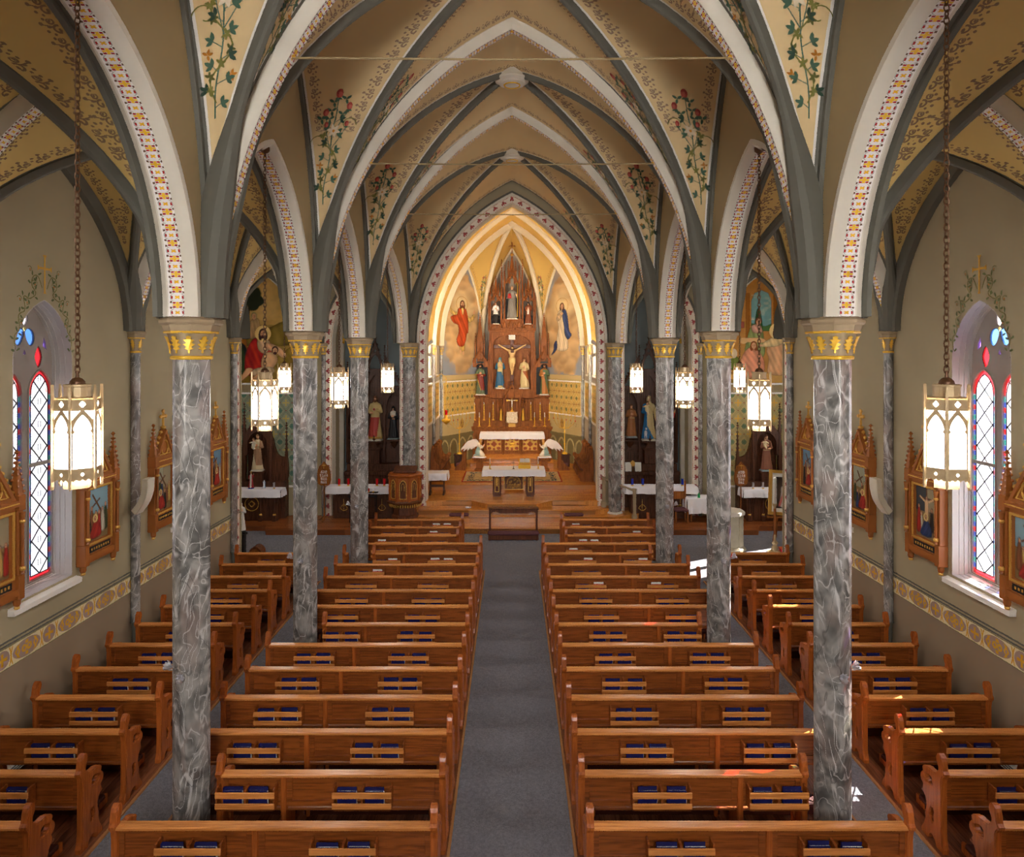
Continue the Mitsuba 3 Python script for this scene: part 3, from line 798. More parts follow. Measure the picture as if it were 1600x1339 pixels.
# east wall: chancel arch, two side chapel arches, blind transept ends
CH, CHR = 2.85, 4.64
SCX, SCH, SCR = 4.85, 1.13, 2.25
ew = structure('wall_east', 'wall with the tall chancel arch and a lower chapel arch on either side')
poly = rect(-10.4, 10.4, 0, 12.3).difference(lancet(CH, -0.1, SPR, CHR, 20))
for s, side in SIDES:
    poly = poly.difference(lancet(SCH, -0.1, SPR, SCR, 16, s * SCX))
part(None, ew, prism(poly, YE, YE + 0.5, 'y'), 'mat_wall')
def front_arch(parent, cx, h, rise, leg, w, y, mat_edge='mat_cream'):
    # moulded frame on the wall face and fleur band on both the face and the soffit
    m, _ = arch_sweep([(0.01, 0.0), (0.01, -0.05), (-w, -0.05), (-w, 0.0)], h, rise, leg=leg)
    k = part(parent, 'arch_frame', place_arch(m, 'x', cx, y, SPR), mat_edge, 35)
    m, uv = arch_sweep([(0.0, -0.055), (-w, -0.055)], h, rise, closed=False, leg=leg)
    n_ = len(uv); uv = uv.copy()
    uv[:, 1] = np.tile([-0.125, 0.125], n_ // 2)
    sub(k, 'fleur_band', place_arch(m, 'x', cx, y, SPR), 'mat_fleur', False, uv=uv)
    m, uv = arch_sweep([(0.012, -0.05), (0.012, 0.45)], h, rise, closed=False, leg=leg)
    sub(k, 'soffit', place_arch(m, 'x', cx, y, SPR), mat_edge, False)
front_arch(ew, 0, CH, CHR, SPR, 0.24, YE)
m, _ = arch_sweep([(-0.24, 0.0), (-0.24, -0.08), (-0.31, -0.08), (-0.31, 0.0)], CH, CHR, leg=0)
part(ew, 'outer_moulding', place_arch(m, 'x', 0, YE, SPR), 'mat_cream', 35)
m, _ = arch_sweep([(-0.31, 0.0), (-0.31, -0.05), (-0.38, -0.05), (-0.38, 0.0)], CH, CHR, leg=0)
part(ew, 'grey_outer_rib', place_arch(m, 'x', 0, YE, SPR), 'mat_gray', 35)
for s, side in SIDES:
    front_arch(ew, s * SCX, SCH, SCR, SPR, 0.24, YE)
    m, _ = arch_sweep([(-0.24, 0.0), (-0.24, -0.07), (-0.32, -0.07), (-0.32, 0.0)], SCH, SCR, leg=0)
    part(ew, 'grey_outer_rib', place_arch(m, 'x', s * SCX, YE, SPR), 'mat_gray', 35)
    # side chapel recess
    ch = structure(f'wall_chapel_{side}', f'blue grey back wall of the {side} side chapel')
    part(None, ch, box(s * 3.4, s * 6.3, 25.4, 25.6, 0, 9.2), 'mat_lunette')
    part(ch, 'inner_side', box(s * (SCX - SCH - 0.35), s * (SCX - SCH - 0.05), YE + 0.5, 25.4, 0, 9.2), 'mat_wall')
    part(ch, 'outer_side', box(s * (SCX + SCH + 0.05), s * (SCX + SCH + 0.35), YE + 0.5, 25.4, 0, 9.2), 'mat_wall')
    part(ch, 'top', box(s * 3.4, s * 6.3, YE + 0.5, 25.6, 9.0, 9.2), 'mat_wall')
    m, _ = arch_sweep([(0, 0), (0, 0.14), (-0.5, 0.14), (-0.5, 0)], SCH - 0.08, SCR - 0.05, leg=SPR)
    k = part(ch, 'inner_arch', place_arch(m, 'x', s * SCX, 24.6, SPR), 'mat_cream', 35)
    # gold scalloped edge
    items = []
    R = (SCH ** 2 + SCR ** 2) / (2 * SCH)
    thm = math.acos((R - SCH) / R)
    ms = []
    for q in (-1, 1):
        for tt in np.arange(0.02, thm, 0.035):
            ms.append(lathe([(0.0, 0.0), (0.05, 0.0), (0.03, 0.02), (0, 0.025)], 7, (0, 0, 0)))
            v, f = ms[-1]; v = v[:, [0, 2, 1]] * [1, -1, 1]
            rr = R - 0.09
            ms[-1] = (v + [s * SCX + q * (SCH - R + rr * math.cos(tt)), 24.6, SPR + rr * math.sin(tt)], f)
    sub(k, 'gold_scallops', cat(ms), 'mat_gold', stuff=True)
    # dado panel and picture on the transept's end wall
    cx = s * 8.31
    part(ew, 'picture_surround', prism(lancet(1.25, 4.32, 6.4, 2.15, 16, cx).difference(lancet(1.08, 4.54, 6.4, 1.85, 16, cx)), YE - 0.03, YE, 'y'), 'mat_nave_wall')
    frame_ = lancet(1.12, 4.50, 6.4, 1.9, 16, cx).difference(lancet(1.05, 4.56, 6.4, 1.78, 16, cx))
    part(ew, 'picture_moulding', prism(frame_, YE - 0.06, YE - 0.0, 'y'), 'mat_white')
    part(ew, 'dado_field', (lambda v: (v, tri([[0, 1, 3, 2]])))(np.array([[cx + a, YE - 0.012, z] for z in (1.15, 4.2) for a in (-1.12, 1.12)])), 'mat_diaper_' + side, False,
         uv=np.array([[a, z] for z in (1.15, 4.2) for a in (-1.12, 1.12)]))
    part(ew, 'dado_moulding', prism(rect(cx - 1.16, cx + 1.16, 1.10, 4.25).difference(rect(cx - 1.10, cx + 1.10, 1.16, 4.19)), YE - 0.035, YE, 'y'), 'mat_white')

# ---------------------------------------------------------------- chancel and apse
YA0, YA1, YB = YE + 0.5, 29.6, 32.7
HX, BX = 3.05, 1.38
RISE_C = 5.2
ap = structure('wall_apse', 'apse walls in grey blue and gold with painted figures')
for s, side in SIDES:
    poly = rect(YE + 0.4, YA1 + 0.1, 0, 12.0).difference(lancet(0.42, 4.75, 7.0, 0.9, 10, 26.0)).difference(lancet(0.42, 4.75, 7.0, 0.9, 10, 28.2))
    x0, x1 = (HX, HX + 0.6) if s > 0 else (-HX - 0.6, -HX)
    part(ap, 'side_wall', prism(poly, x0, x1, 'x'), 'mat_apse_wall')
    for yy in (26.0, 28.2):
        v2, f2 = flat(lancet(0.44, 4.75, 7.0, 0.9, 10, yy))
        part(ap, 'lancet_glass', (np.stack([np.full(len(v2), s * (HX + 0.4)), v2[:, 0], v2[:, 1]], 1), f2 if s < 0 else f2[:, ::-1]), 'glass_outer', emitter={'type': 'area', 'radiance': rgb([0.22, 0.165, 0.085]), 'sampling_weight': 0.3})
        part(ap, 'lancet_sill', prism(sg.Polygon([(s * (HX - 0.05), 4.65), (s * (HX - 0.05), 4.70), (s * (HX + 0.4), 4.85), (s * (HX + 0.4), 4.65)]), yy - 0.5, yy + 0.5, 'y'), 'mat_white')
    x0 = s * (HX - 0.006)
    for y0, y1 in ((24.2, 25.1), (25.3, 26.9), (27.2, 29.4)):
        v = np.array([[x0, yy, z] for z in (2.95, 4.4) for yy in (y0, y1)])
        part(ap, 'dado_field', (v, tri([[0, 1, 3, 2]])), 'mat_diaper_apse', False, uv=np.array([[yy, z] for z in (2.95, 4.4) for yy in (y0, y1)]))
        part(ap, 'dado_moulding', prism(rect(y0 - .04, y1 + .04, 2.91, 4.44).difference(rect(y0 + .03, y1 - .03, 2.98, 4.37)), *((HX - 0.03, HX) if s > 0 else (-HX, -HX + 0.03)), 'x'), 'mat_white')
    # oblique wall
    A, B = np.array([s * HX, YA1]), np.array([s * BX, YB])
    L = np.linalg.norm(B - A); d = (B - A) / L; nrm = np.array([-s * abs(d[1]), -abs(d[0])]); nrm /= np.linalg.norm(nrm)
    def on(q, lift, A=A, d=d, nrm=nrm):
        return np.stack([A[0] + d[0] * q[:, 0] + nrm[0] * lift, A[1] + d[1] * q[:, 0] + nrm[1] * lift, q[:, 1]], 1)
    OBL = globals().setdefault('OBL', {}); OBL[s] = (on, L)
    m = prism(rect(0, L, 0, 12.0), -0.3, 0, 'z')
    part(ap, 'oblique_wall', (np.vstack([on(m[0][i:i + 1, :2], m[0][i, 2]) for i in range(len(m[0]))]), m[1]), 'mat_apse_wall')
    def slab(poly, l0, l1, nm, mat, **kw):
        mm = prism(poly, l0, l1, 'z')
        vv = np.vstack([on(mm[0][i:i + 1, :2], mm[0][i, 2]) for i in range(len(mm[0]))])
        return part(ap, nm, (vv, mm[1]), mat, **kw)
    slab(rect(0, L, 4.45, 4.62), -0.01, 0.02, 'string_course', 'mat_apse_trim')
    slab(rect(0, L, 1.1, 4.45), -0.01, 0.004, 'dado_ground', 'mat_apse_dado')
    slab(rect(.18, L - .18, 2.86, 4.38).difference(rect(.24, L - .24, 2.92, 4.32)), 0, 0.03, 'dado_moulding', 'mat_white')
    q = np.array([[.24, 2.92], [L - .24, 2.92], [L - .24, 4.32], [.24, 4.32]])
    part(ap, 'dado_field', (on(q, 0.008), tri([[0, 1, 2, 3]])), 'mat_diaper_apse', False, uv=q)
    # blind arcade of the wainscot
    slab(rect(0, L, 1.95, 2.05), 0, 0.06, 'wainscot_rail', 'mat_wainscot')
    slab(rect(0, L, 0.8, 1.95), 0, 0.012, 'wainscot_ground', 'mat_wainscot')
    nb = 5
    for k in range(nb):
        x_ = L * (k + .5) / nb
        slab(lancet(L / nb * .46, 0.85, 1.45, .45, 8, x_).difference(lancet(L / nb * .36, 0.85, 1.45, .37, 8, x_)), 0, 0.04, 'blind_arch', 'mat_wainscot_light')
P('mat_apse_trim', C(196, 172, 122), 0.7, 0.25)
P('mat_apse_dado', C(186, 166, 118), 0.75, 0.25)
P('mat_wainscot', C(120, 108, 72), 0.7, 0.25)
P('mat_wainscot_light', C(168, 152, 108), 0.7, 0.25)
part(ap, 'back_wall', box(-BX - 0.2, BX + 0.2, YB, YB + 0.3, 0, 12.0), 'mat_apse_wall')
# chancel barrel, apse ribs and webs
av = structure('ceiling_apse', 'golden apse vault with cream ribs')
hC, RC = prof(HX, RISE_C)
xs_ = np.linspace(-1, 1, 41) * HX
G = np.stack([np.stack([xs_, np.full(41, yy), SPR + hC(xs_)], -1) for yy in np.linspace(YE + 0.4, YA1, 7)], 0)
v, f = grid(G)
uu = np.concatenate([[0], np.cumsum(np.linalg.norm(np.diff(G[0], axis=0), axis=1))]); uu = np.minimum(uu, uu[-1] - uu)
uvb = np.stack([np.broadcast_to(uu, (7, 41)), np.broadcast_to(np.minimum(np.linspace(0, YA1 - YE - .4, 7), np.linspace(YA1 - YE - .4, 0, 7))[:, None], (7, 41))], -1).reshape(-1, 2)
part(av, 'barrel_web', (v, f), 'mat_web_apse', True, uv=uvb)
m, _ = arch_sweep([(-0.03, -0.24), (0.05, -0.24), (0.20, -0.10), (0.20, 0.10), (0.05, 0.24), (-0.03, 0.24)], HX, RISE_C, leg=0)
part(av, 'rib', place_arch(m, 'x', 0, YA1, SPR), 'mat_apse_rib', 35)
m, _ = arch_sweep([(-0.03, -0.2), (0.05, -0.2), (0.16, -0.08), (0.16, 0.08), (0.05, 0.2), (-0.03, 0.2)], HX, RISE_C, leg=0)
part(av, 'rib', place_arch(m, 'x', 0, 26.9, SPR), 'mat_apse_rib', 35)
P('mat_apse_rib', C(214, 200, 172), 0.65, 0.25)
TOP = np.array([0, YA1, SPR + RISE_C])
def rib_curve(A, n=22):
    A = np.asarray(A, float); D = np.linalg.norm(A - TOP[:2])
    h, _ = prof(D, RISE_C)
    t = 1 - np.linspace(0, 1, n) ** 1.5
    t = np.sort(t)[::-1]
    return np.stack([TOP[0] + (A[0] - TOP[0]) * t, TOP[1] + (A[1] - TOP[1]) * t, SPR + h(D * t)], 1)
def wall_curve(A, M, zr, n=22):
    A, M = np.asarray(A, float), np.asarray(M, float); D = np.linalg.norm(A - M)
    h, _ = prof(D, zr) if zr > D else prof(D, zr)
    t = np.sort(1 - np.linspace(0, 1, n) ** 1.5)[::-1]
    return np.stack([M[0] + (A[0] - M[0]) * t, M[1] + (A[1] - M[1]) * t, SPR + h(D * t)], 1)
corners = [(-HX, YA1), (-BX, YB), (BX, YB), (HX, YA1)]
WALL_RISE = {0: 4.1, 1: 4.6, 2: 4.1}
for k in range(3):
    A, B = np.array(corners[k]), np.array(corners[k + 1]); M = (A + B) / 2
    for E in (A, B):
        rc, wc = rib_curve(E), wall_curve(E, M, WALL_RISE[k])
        G = np.stack([rc * (1 - t) + wc * t for t in np.linspace(0, 1, 5)], 1)
        v, f = grid(G)
        ln = np.linalg.norm(rc - wc, axis=1)
        u = np.concatenate([[0], np.cumsum(np.linalg.norm(np.diff(rc, axis=0), axis=1))])
        tt = np.linspace(0, 1, 5)
        vd = np.minimum(tt[None] * ln[:, None], (1 - tt)[None] * ln[:, None])
        part(av, 'apse_web', (v, f), 'mat_web_apse', True, uv=np.stack([np.broadcast_to(u[:, None], vd.shape), vd], -1).reshape(-1, 2))
        part(av, 'wall_rib', tube(wc + [0, -0.03, -0.02], 0.06, 6), 'mat_apse_rib', 40)
for E in corners[1:3]:
    part(av, 'rib', tube(rib_curve(E) - [0, 0.02, 0.05], 0.11, 8), 'mat_apse_rib', 40)
part(av, 'boss', lathe([(0, -.22), (0.2, -.2), (0.3, -.1), (0.32, 0)], 16, (0, YA1, SPR + RISE_C)), 'mat_apse_rib', 30)

# ---------------------------------------------------------------- floors: pew platforms, sanctuary steps
def planks(x0, x1, y0, y1, w=0.115, z0=0.0, z1=0.022):
    n = max(1, round((x1 - x0) / w)); w = (x1 - x0) / n
    ply_ = [mikit.ply(box(0.0015, w - 0.0015, y0, y1, z0, z1), f'mat_plank_{k}') for k in range(3)]
    rnd = random.Random(int(x0 * 100))
    for k in range(n):
        part(floor, 'plank', ply_[rnd.randrange(3)], world=T().translate([x0 + k * w, 0, 0]))
for s, side in SIDES:
    a, b = sorted((s * 0.70, s * 4.0))
    planks(a, b, 4.5, 17.85)
    a, b = sorted((s * 4.64, s * 6.5))
    planks(a, b, 4.5, 17.0)
    for xx in (0.68, 4.0, 4.62):
        part(floor, 'edge_strip', box(s * xx, s * (xx + 0.03), 4.5, 17.85 if xx < 4.5 else 17.0, 0, 0.028), 'mat_plankedge')

sanc = structure('sanctuary_steps', 'golden oak steps and floors of the sanctuary')
Z1, Z2, Z3, Z4, Z5, Z6 = 0.16, 0.32, 0.48, 0.64, 0.80, 1.10
def level(poly, z0, z1, nm, mat='mat_sanctuary', nose=True):
    k = part(sanc, nm, prism(poly, z0, z1 - 0.03 if nose else z1, 'z'), mat)
    if nose:
        sub(k, 'tread', prism(poly.buffer(0.025, join_style='mitre'), z1 - 0.03, z1, 'z'), mat)
full = sg.Polygon([(-9.9, 21.95), (-7.7, 21.95), (-7.5, 21.45), (-4.2, 21.45), (-4.0, 21.6), (4.0, 21.6), (4.2, 21.45), (7.5, 21.45), (7.7, 21.95), (9.9, 21.95), (9.9, 25.4), (-9.9, 25.4)])
level(full.difference(rect(-3.0, 3.0, 21.62, 25.5)), 0, Z1, 'transept_platform', 'mat_transeptfloor')
level(sg.Polygon([(-3.6, 21.6), (3.6, 21.6), (3.6, 25.4), (-3.6, 25.4)]), 0, Z1 + 0.001, 'step', )
level(sg.Polygon([(-3.3, 22.45), (2.0, 22.45), (3.2, 22.45), (4.4, 23.1), (4.4, 23.38), (-3.3, 23.38)]), Z1, Z2, 'step')
level(sg.Polygon([(-3.1, 22.8), (2.7, 22.8), (3.45, 23.15), (3.45, 23.4), (-3.1, 23.4)]), Z2, Z3, 'step')
level(sg.Polygon([(-2.84, 23.9), (-2.84, 23.35), (-2.2, 23.5), (-1.35, 23.5), (-0.8, 22.95), (0.8, 22.95), (1.35, 23.5), (2.4, 23.5), (2.84, 23.35), (2.84, 23.9)]), Z3, Z4, 'step')
level(rect(-HX, HX, 23.9, 25.45).union(rect(-2.84, 2.84, 23.85, 23.95)), Z1, Z4, 'altar_floor', nose=False)
level(sg.Polygon([(-HX, 25.4), (HX, 25.4), (HX, YA1), (BX, YB), (-BX, YB), (-HX, YA1)]), Z1, Z5, 'upper_floor')
level(rect(-1.75, 1.75, 29.65, 32.4), Z5, Z5 + 0.15, 'predella_step')
level(rect(-1.5, 1.5, 30.0, 32.4), Z5 + 0.15, Z6, 'predella')

# ---------------------------------------------------------------- columns
def cluster(r, n=48):
    """Section of a shaft of eight hollowed lobes"""
    th = np.arange(n) * 2 * PI / n
    rr = r * (0.93 + 0.075 * np.cos(4 * th + PI * 0) + 0.03 * np.cos(8 * th))
    return np.stack([rr * np.cos(th), rr * np.sin(th)], 1)
def extr(sec, levels):
    """levels: (z, scale)"""
    G = np.stack([np.column_stack([sec * k, np.full(len(sec), z)]) for z, k in levels], 0)
    v, f = grid(G, True); n = len(sec)
    v = np.vstack([v, [0, 0, levels[0][0]], [0, 0, levels[-1][0]]]); a = np.arange(n)
    return v, np.vstack([f, np.stack([np.full(n, len(v) - 2), (a + 1) % n, a], 1), np.stack([np.full(n, len(v) - 1), (len(levels) - 1) * n + a, (len(levels) - 1) * n + (a + 1) % n], 1)])
def octa(r):
    th = (np.arange(8) + .5) * PI / 4
    return np.stack([r * np.cos(th), r * np.sin(th)], 1)

def leaf_mesh(w, h):
    """Gilded oak leaf: lobed outline, bulging outward, top curling over"""
    p = [(0, 0), (.08, .08), (.06, .20), (.34, .28), (.16, .38), (.46, .52), (.18, .60), (.42, .78), (.16, .80), (.20, .94), (0, 1.0)]
    half = np.array(p) * [w, h]
    out = np.vstack([half, (half * [-1, 1])[-2:0:-1]])
    poly = sg.Polygon(out)
    m = prism(poly, 0, 0.012, 'z'); v = m[0]
    t = v[:, 1] / h
    y = -(0.03 + 0.05 * t ** 2 + v[:, 2] - 0.02 * np.abs(v[:, 0]) / w)
    return np.stack([v[:, 0], y, v[:, 1] - 0.0 * t], 1), m[1]

LEAF = leaf_mesh(0.135, 0.19)
LEAF_PLY = mikit.ply(LEAF, 'mat_gold')
SH = {}
def column(name, label, x, y, base_z=0.0, group=None):
    t = thing(name, label, 'column', group, kind='thing')
    if base_z not in SH:
        sec = cluster(0.20)
        base = cat(extr(octa(0.30), [(base_z, 1), (base_z + 0.10, 1), (base_z + 0.13, 0.93)]), extr(cluster(0.235), [(base_z + 0.12, 1.05), (base_z + 0.16, 1.08), (base_z + 0.20, 0.98), (base_z + 0.22, 0.9)]))
        SH[base_z] = (mikit.ply(extr(sec, [(base_z + 0.2, 1), (5.44, 1)]), 'mat_marble', 30), mikit.ply(base, 'mat_cream', 30))
    if 'cap' not in SH:
        q = cluster(0.215)
        SH['cap'] = mikit.ply(extr(q, [(5.44, .96), (5.50, 1.0), (5.60, 1.06), (5.68, 1.15), (5.71, 1.2)]), 'mat_capital', 30)
        SH['ring'] = mikit.ply(cat(extr(q, [(5.42, 1.02), (5.43, 1.06), (5.45, 1.06), (5.46, 1.02)])), 'mat_gold', 30)
        SH['ring2'] = mikit.ply(extr(octa(0.285), [(5.705, .98), (5.715, 1.0), (5.725, 1.0), (5.73, .98)]), 'mat_gold')
        SH['abacus'] = mikit.ply(cat(extr(octa(0.30), [(5.73, .94), (5.79, 1.0), (5.80, 1.0)]), extr(octa(0.33), [(5.80, .95), (5.82, 1.0), (5.85, 1.0), (5.87, .95), (5.885, .9)])), 'mat_capital')
    W = T().translate([x, y, 0])
    part(t, 'shaft', SH[base_z][0], world=W); part(t, 'base', SH[base_z][1], world=W)
    c = part(t, 'capital', SH['cap'], world=W)
    for k in range(10):
        sub(c, 'gilt_leaf', LEAF_PLY, world=T().translate([x, y, 5.485]).rotate([0, 0, 1], 36 * k + 18).translate([0, -0.185, 0]))
    part(t, 'gilt_ring', SH['ring'], world=W); part(t, 'gilt_ring', SH['ring2'], world=W)
    part(t, 'abacus', SH['abacus'], world=W)
where = {2: 'nearest the camera', 3: 'second from the camera', 4: 'third from the camera'}
for s, side in SIDES:
    for i in (2, 3, 4):
        column('marbled_column', f'grey marbled clustered column with gilt leaf capital, {where[i]} in the {side} row', s * XC, YC[i])
    column('marbled_column', f'grey marbled column carrying the chancel arch on the {side}, beside the sanctuary steps', s * 3.36, 23.03, Z1)
    for i in (0, 1):
        column('marbled_column', f'grey marbled column of the {side} row ' + ('under the organ loft' if i == 0 else 'just in front of the organ loft'), s * XC, YC[i])
# wall shafts
def wall_shaft(x, y, label, z0=0.9, r=0.075, leaf=True):
    t = thing('wall_shaft', label, 'column', kind='thing')
    part(t, 'shaft', move(lathe([(r, z0), (r, 5.52)], 14), x, y), 'mat_marble', 30)
    part(t, 'foot', move(lathe([(r * .8, 0.03), (r * .8, z0 - .03), (r * 1.2, z0 - .02), (r * 1.2, z0)], 10), x, y), 'mat_gray', 30)
    part(t, 'gilt_ring', move(lathe([(r, 5.51), (r * 1.2, 5.52), (r * 1.2, 5.535), (r, 5.545)], 14), x, y), 'mat_gold', 30)
    c = part(t, 'capital', cat(move(lathe([(r * 1.0, 5.53), (r * 1.15, 5.65), (r * 1.7, 5.76)], 8, turn=PI / 8), x, y), move(lathe([(r * 2.0, 5.77), (r * 2.0, 5.82), (r * 2.25, 5.84), (r * 2.25, 5.87), (r * 2.0, 5.885)], 8, turn=PI / 8), x, y)), 'mat_capital', 20)
    sub(c, 'gilt_line', move(lathe([(r * 1.9, 5.755), (r * 1.98, 5.76), (r * 1.98, 5.772), (r * 1.9, 5.778)], 8, turn=PI / 8), x, y), 'mat_gold')
    for k in range(5):
        a = k * 72
        sub(c, 'gilt_leaf', LEAF_PLY, world=T().translate([x, y, 5.56]).rotate([0, 0, 1], a).translate([0, -r * .82, 0]).scale([0.62, 0.7, 0.95]))
for s, side in SIDES:
    for i, wd in ((3, 'nearer'), (4, 'farther')):
        wall_shaft(s * (XW - 0.07), YC[i], f'slim grey marbled wall shaft on the {side} aisle wall, the {wd} of the two')
    wall_shaft(s * (XW - 0.07), YC[2], f'slim grey marbled wall shaft on the {side} aisle wall beside the nearest window')
    wall_shaft(s * 6.24, YE - 0.08, f'slim grey marbled shaft beside the {side} chapel arch', Z1 + .3, 0.07)
    wall_shaft(s * (HX - 0.07), YA1, f'slim marbled shaft at the bend of the apse wall on the {side}', 2.1, 0.06)
    wall_shaft(s * (HX - 0.07), 26.9, f'slim marbled shaft on the {side} chancel wall nearer the arch', 2.1, 0.06)

# ---------------------------------------------------------------- painted sprays on the vaults
def spray(seed, tall=1.75, wide=0.30):
    """Rose and lily bouquet on a wound stem: x across, y up from the tip"""
    rnd = random.Random(seed); it = []
    st, gr, dk, ol = C(74, 100, 84), C(66, 92, 72), C(44, 64, 52), C(112, 110, 52)
    stem = spl([(0, 0), (.02, .3), (-.01, .7), (.02, 1.1), (.0, 1.45)], 6)
    it.append((line(stem, .014), st, 0))
    th = np.linspace(0, 1, 40)
    vine = np.stack([(.06 + .10 * th) * np.sin(th * 9.5), .15 + th * 1.05], 1)
    it.append((line(vine, .015), ol, 1))
    def leaf(x, y, a, l, col):
        it.append((sa.translate(sa.rotate(sg.Polygon([(0, 0), (l * .35, l * .24), (l * .75, l * .18), (l, 0), (l * .75, -l * .18), (l * .35, -l * .24)]), a, origin=(0, 0)), x, y), col, 2))
    for k in range(11):
        y = .12 + k * .115; x = float(np.interp(y, stem[:, 1], stem[:, 0])); q = 1 if k % 2 else -1
        bx = x + q * (.06 + .02 * (k % 3))
        it.append((line([(x, y - .02), (bx, y + .03)], .008), st, 1))
        for da in (-35, 20, 75):
            leaf(bx, y + .03, (da if q > 0 else 180 - da), .075 + .02 * rnd.random(), (gr, dk, gr)[k % 3])
    for k in range(7):
        j = 4 + k * 5; x, y = vine[j]
        for da in (0, 60, 120, 180, 240):
            leaf(x + .02, y, da + 20 * k, .06, (ol, C(84, 84, 42))[k % 2])
    for q in (-1, 1):
        c0 = np.array([q * .2, .95 if q > 0 else 1.22]); t = np.linspace(0, 5.0, 18); r = np.linspace(.13, .03, 18)
        it.append((line(np.stack([c0[0] + q * r * np.cos(t), c0[1] + r * np.sin(t)], 1), .011), ol, 1))
    rose = [C(158, 66, 56), C(184, 96, 82), C(134, 50, 46)]
    for x, y, r in ((0.02, 1.68, .066), (-.17, 1.50, .055), (.17, 1.40, .055), (-.18, 1.24, .042), (.13, 1.22, .042)):
        it.append((line([(0, y - .4), (x * .6, y - .2), (x, y - r)], .010), st, 1))
        it.append((ell(x, y, r * .8, r), rose[0], 3))
        it.append((ell(x - r * .3, y - r * .3, r * .5, r * .6), rose[1], 4)); it.append((ell(x + r * .3, y + r * .25, r * .42, r * .4), rose[2], 4)); it.append((ell(x, y + r * .1, r * .25, r * .3), rose[1], 5))
        for da in (200, 270, 340):
            leaf(x, y - r, da, r * .9, gr)
    for x, y in ((-.09, 1.38), (.09, 1.42), (-.06, 1.12), (.1, 1.3), (.22, 1.30), (-.1, 1.6), (.08, 1.55)):
        for da in (10, 130, 230):
            leaf(x, y, da + 17, .085, gr)
    for k in range(6):
        a = k * 60 + 10
        it.append((sa.translate(sa.rotate(sg.Polygon([(0, 0), (.05, .028), (.095, .012), (.108, 0), (.095, -.012), (.05, -.028)]), a, origin=(0, 0)), 0, 1.13), C(214, 200, 172), 6))
    it.append((ell(0, 1.13, .022, .022), C(190, 130, 40), 7))
    for x, y in ((.13, .60), (-.13, .42)):
        for da in (20, 100, 160, 250):
            leaf(x, y, da, .06, C(170, 112, 40))
    return it

def spray_map(cx, cy, a, b, rise, kind, sg_, half, scale, s0, lat):
    """Maps the spray to a half web: kind/sg_ as in groin(), half = which end of the profile, s0 = springing arc length of the tip"""
    h, R = prof(a, rise)
    tt = np.linspace(1, 0, 300)
    px = a * tt
    run = a if kind == 'x' else b
    c = np.stack([run * tt, h(px)], 1)
    arc = np.concatenate([[0], np.cumsum(np.linalg.norm(np.diff(c, axis=0), axis=1))])
    ell_ = b if kind == 'x' else a
    def mp(q, lift):
        t = np.interp(s0 + q[:, 1] * scale, arc, tt)
        off = np.clip(ell_ * (t + lat * (1 - t)) + q[:, 0] * scale, ell_ * t, ell_)
        z = h(a * t)
        dz = np.gradient(h(a * tt), tt); sl = np.interp(t, tt[::-1], dz[::-1])
        nx, nz = sl, -run * np.ones_like(sl); L = np.sqrt(nx ** 2 + nz ** 2); nx, nz = nx / L, nz / L   # inward in the profile plane
        A = half * (run * t + nx * lift)
        Bq = sg_ * off
        X, Y = (A, Bq) if kind == 'x' else (Bq, A)
        return np.stack([cx + X, cy + Y, SPR + z + nz * lift], 1)
    return mp
SP = spray(3)
SPN = [(sa.scale(p, 0.80, 1, origin=(0, 0)), c, l) for p, c, l in SP]
for i in (1, 2, 3, 4):
    cy, b = (YC[i] + YC[i + 1]) / 2, (YC[i + 1] - YC[i]) / 2
    for s in (-1, 1):
        for half in (-1, 1):
            if half < 0 and i > 1:
                continue                                  # the near halves are turned away from the loft
            paint(SP, spray_map(0, cy, XN, b, RISE_N, 'y', s, half, 1.05, 2.15, 0.52), ceiling, 'painted_rose_spray')
        if i < 4 or True:
            paint(SPN, spray_map(0, cy, XN, b, RISE_N, 'x', 1, s, 1.12, 2.75, 0.48), ceiling, 'painted_rose_spray')

# small sprays on the oblique webs of the apse
for k, E in ((0, corners[1]), (2, corners[2])):
    A, B = np.array(corners[k]), np.array(corners[k + 1])
    rc, wc = rib_curve(E, 60), wall_curve(E, (A + B) / 2, WALL_RISE[k], 60)
    md = (rc + wc) / 2
    arc = np.concatenate([[0], np.cumsum(np.linalg.norm(np.diff(md, axis=0), axis=1))])
    def mp(q, lift, rc=rc, wc=wc, arc=arc):
        f = np.interp(1.55 + q[:, 1], arc, np.arange(60.0))
        at = lambda c: np.stack([np.interp(f, np.arange(60.0), c[:, j]) for j in range(3)], 1)
        r, w = at(rc), at(wc); L = np.linalg.norm(w - r, axis=1)
        t_ = np.clip(.5 + q[:, 0] / np.maximum(L, .05), .08, .92)[:, None]
        return r * (1 - t_) + w * t_ + np.array([0, -1.0, -.35]) * (lift + .012)
    paint([(sa.scale(p, 1.1, 1.05, origin=(0, 0)), c, l) for p, c, l in SP], mp, av, 'painted_rose_spray')
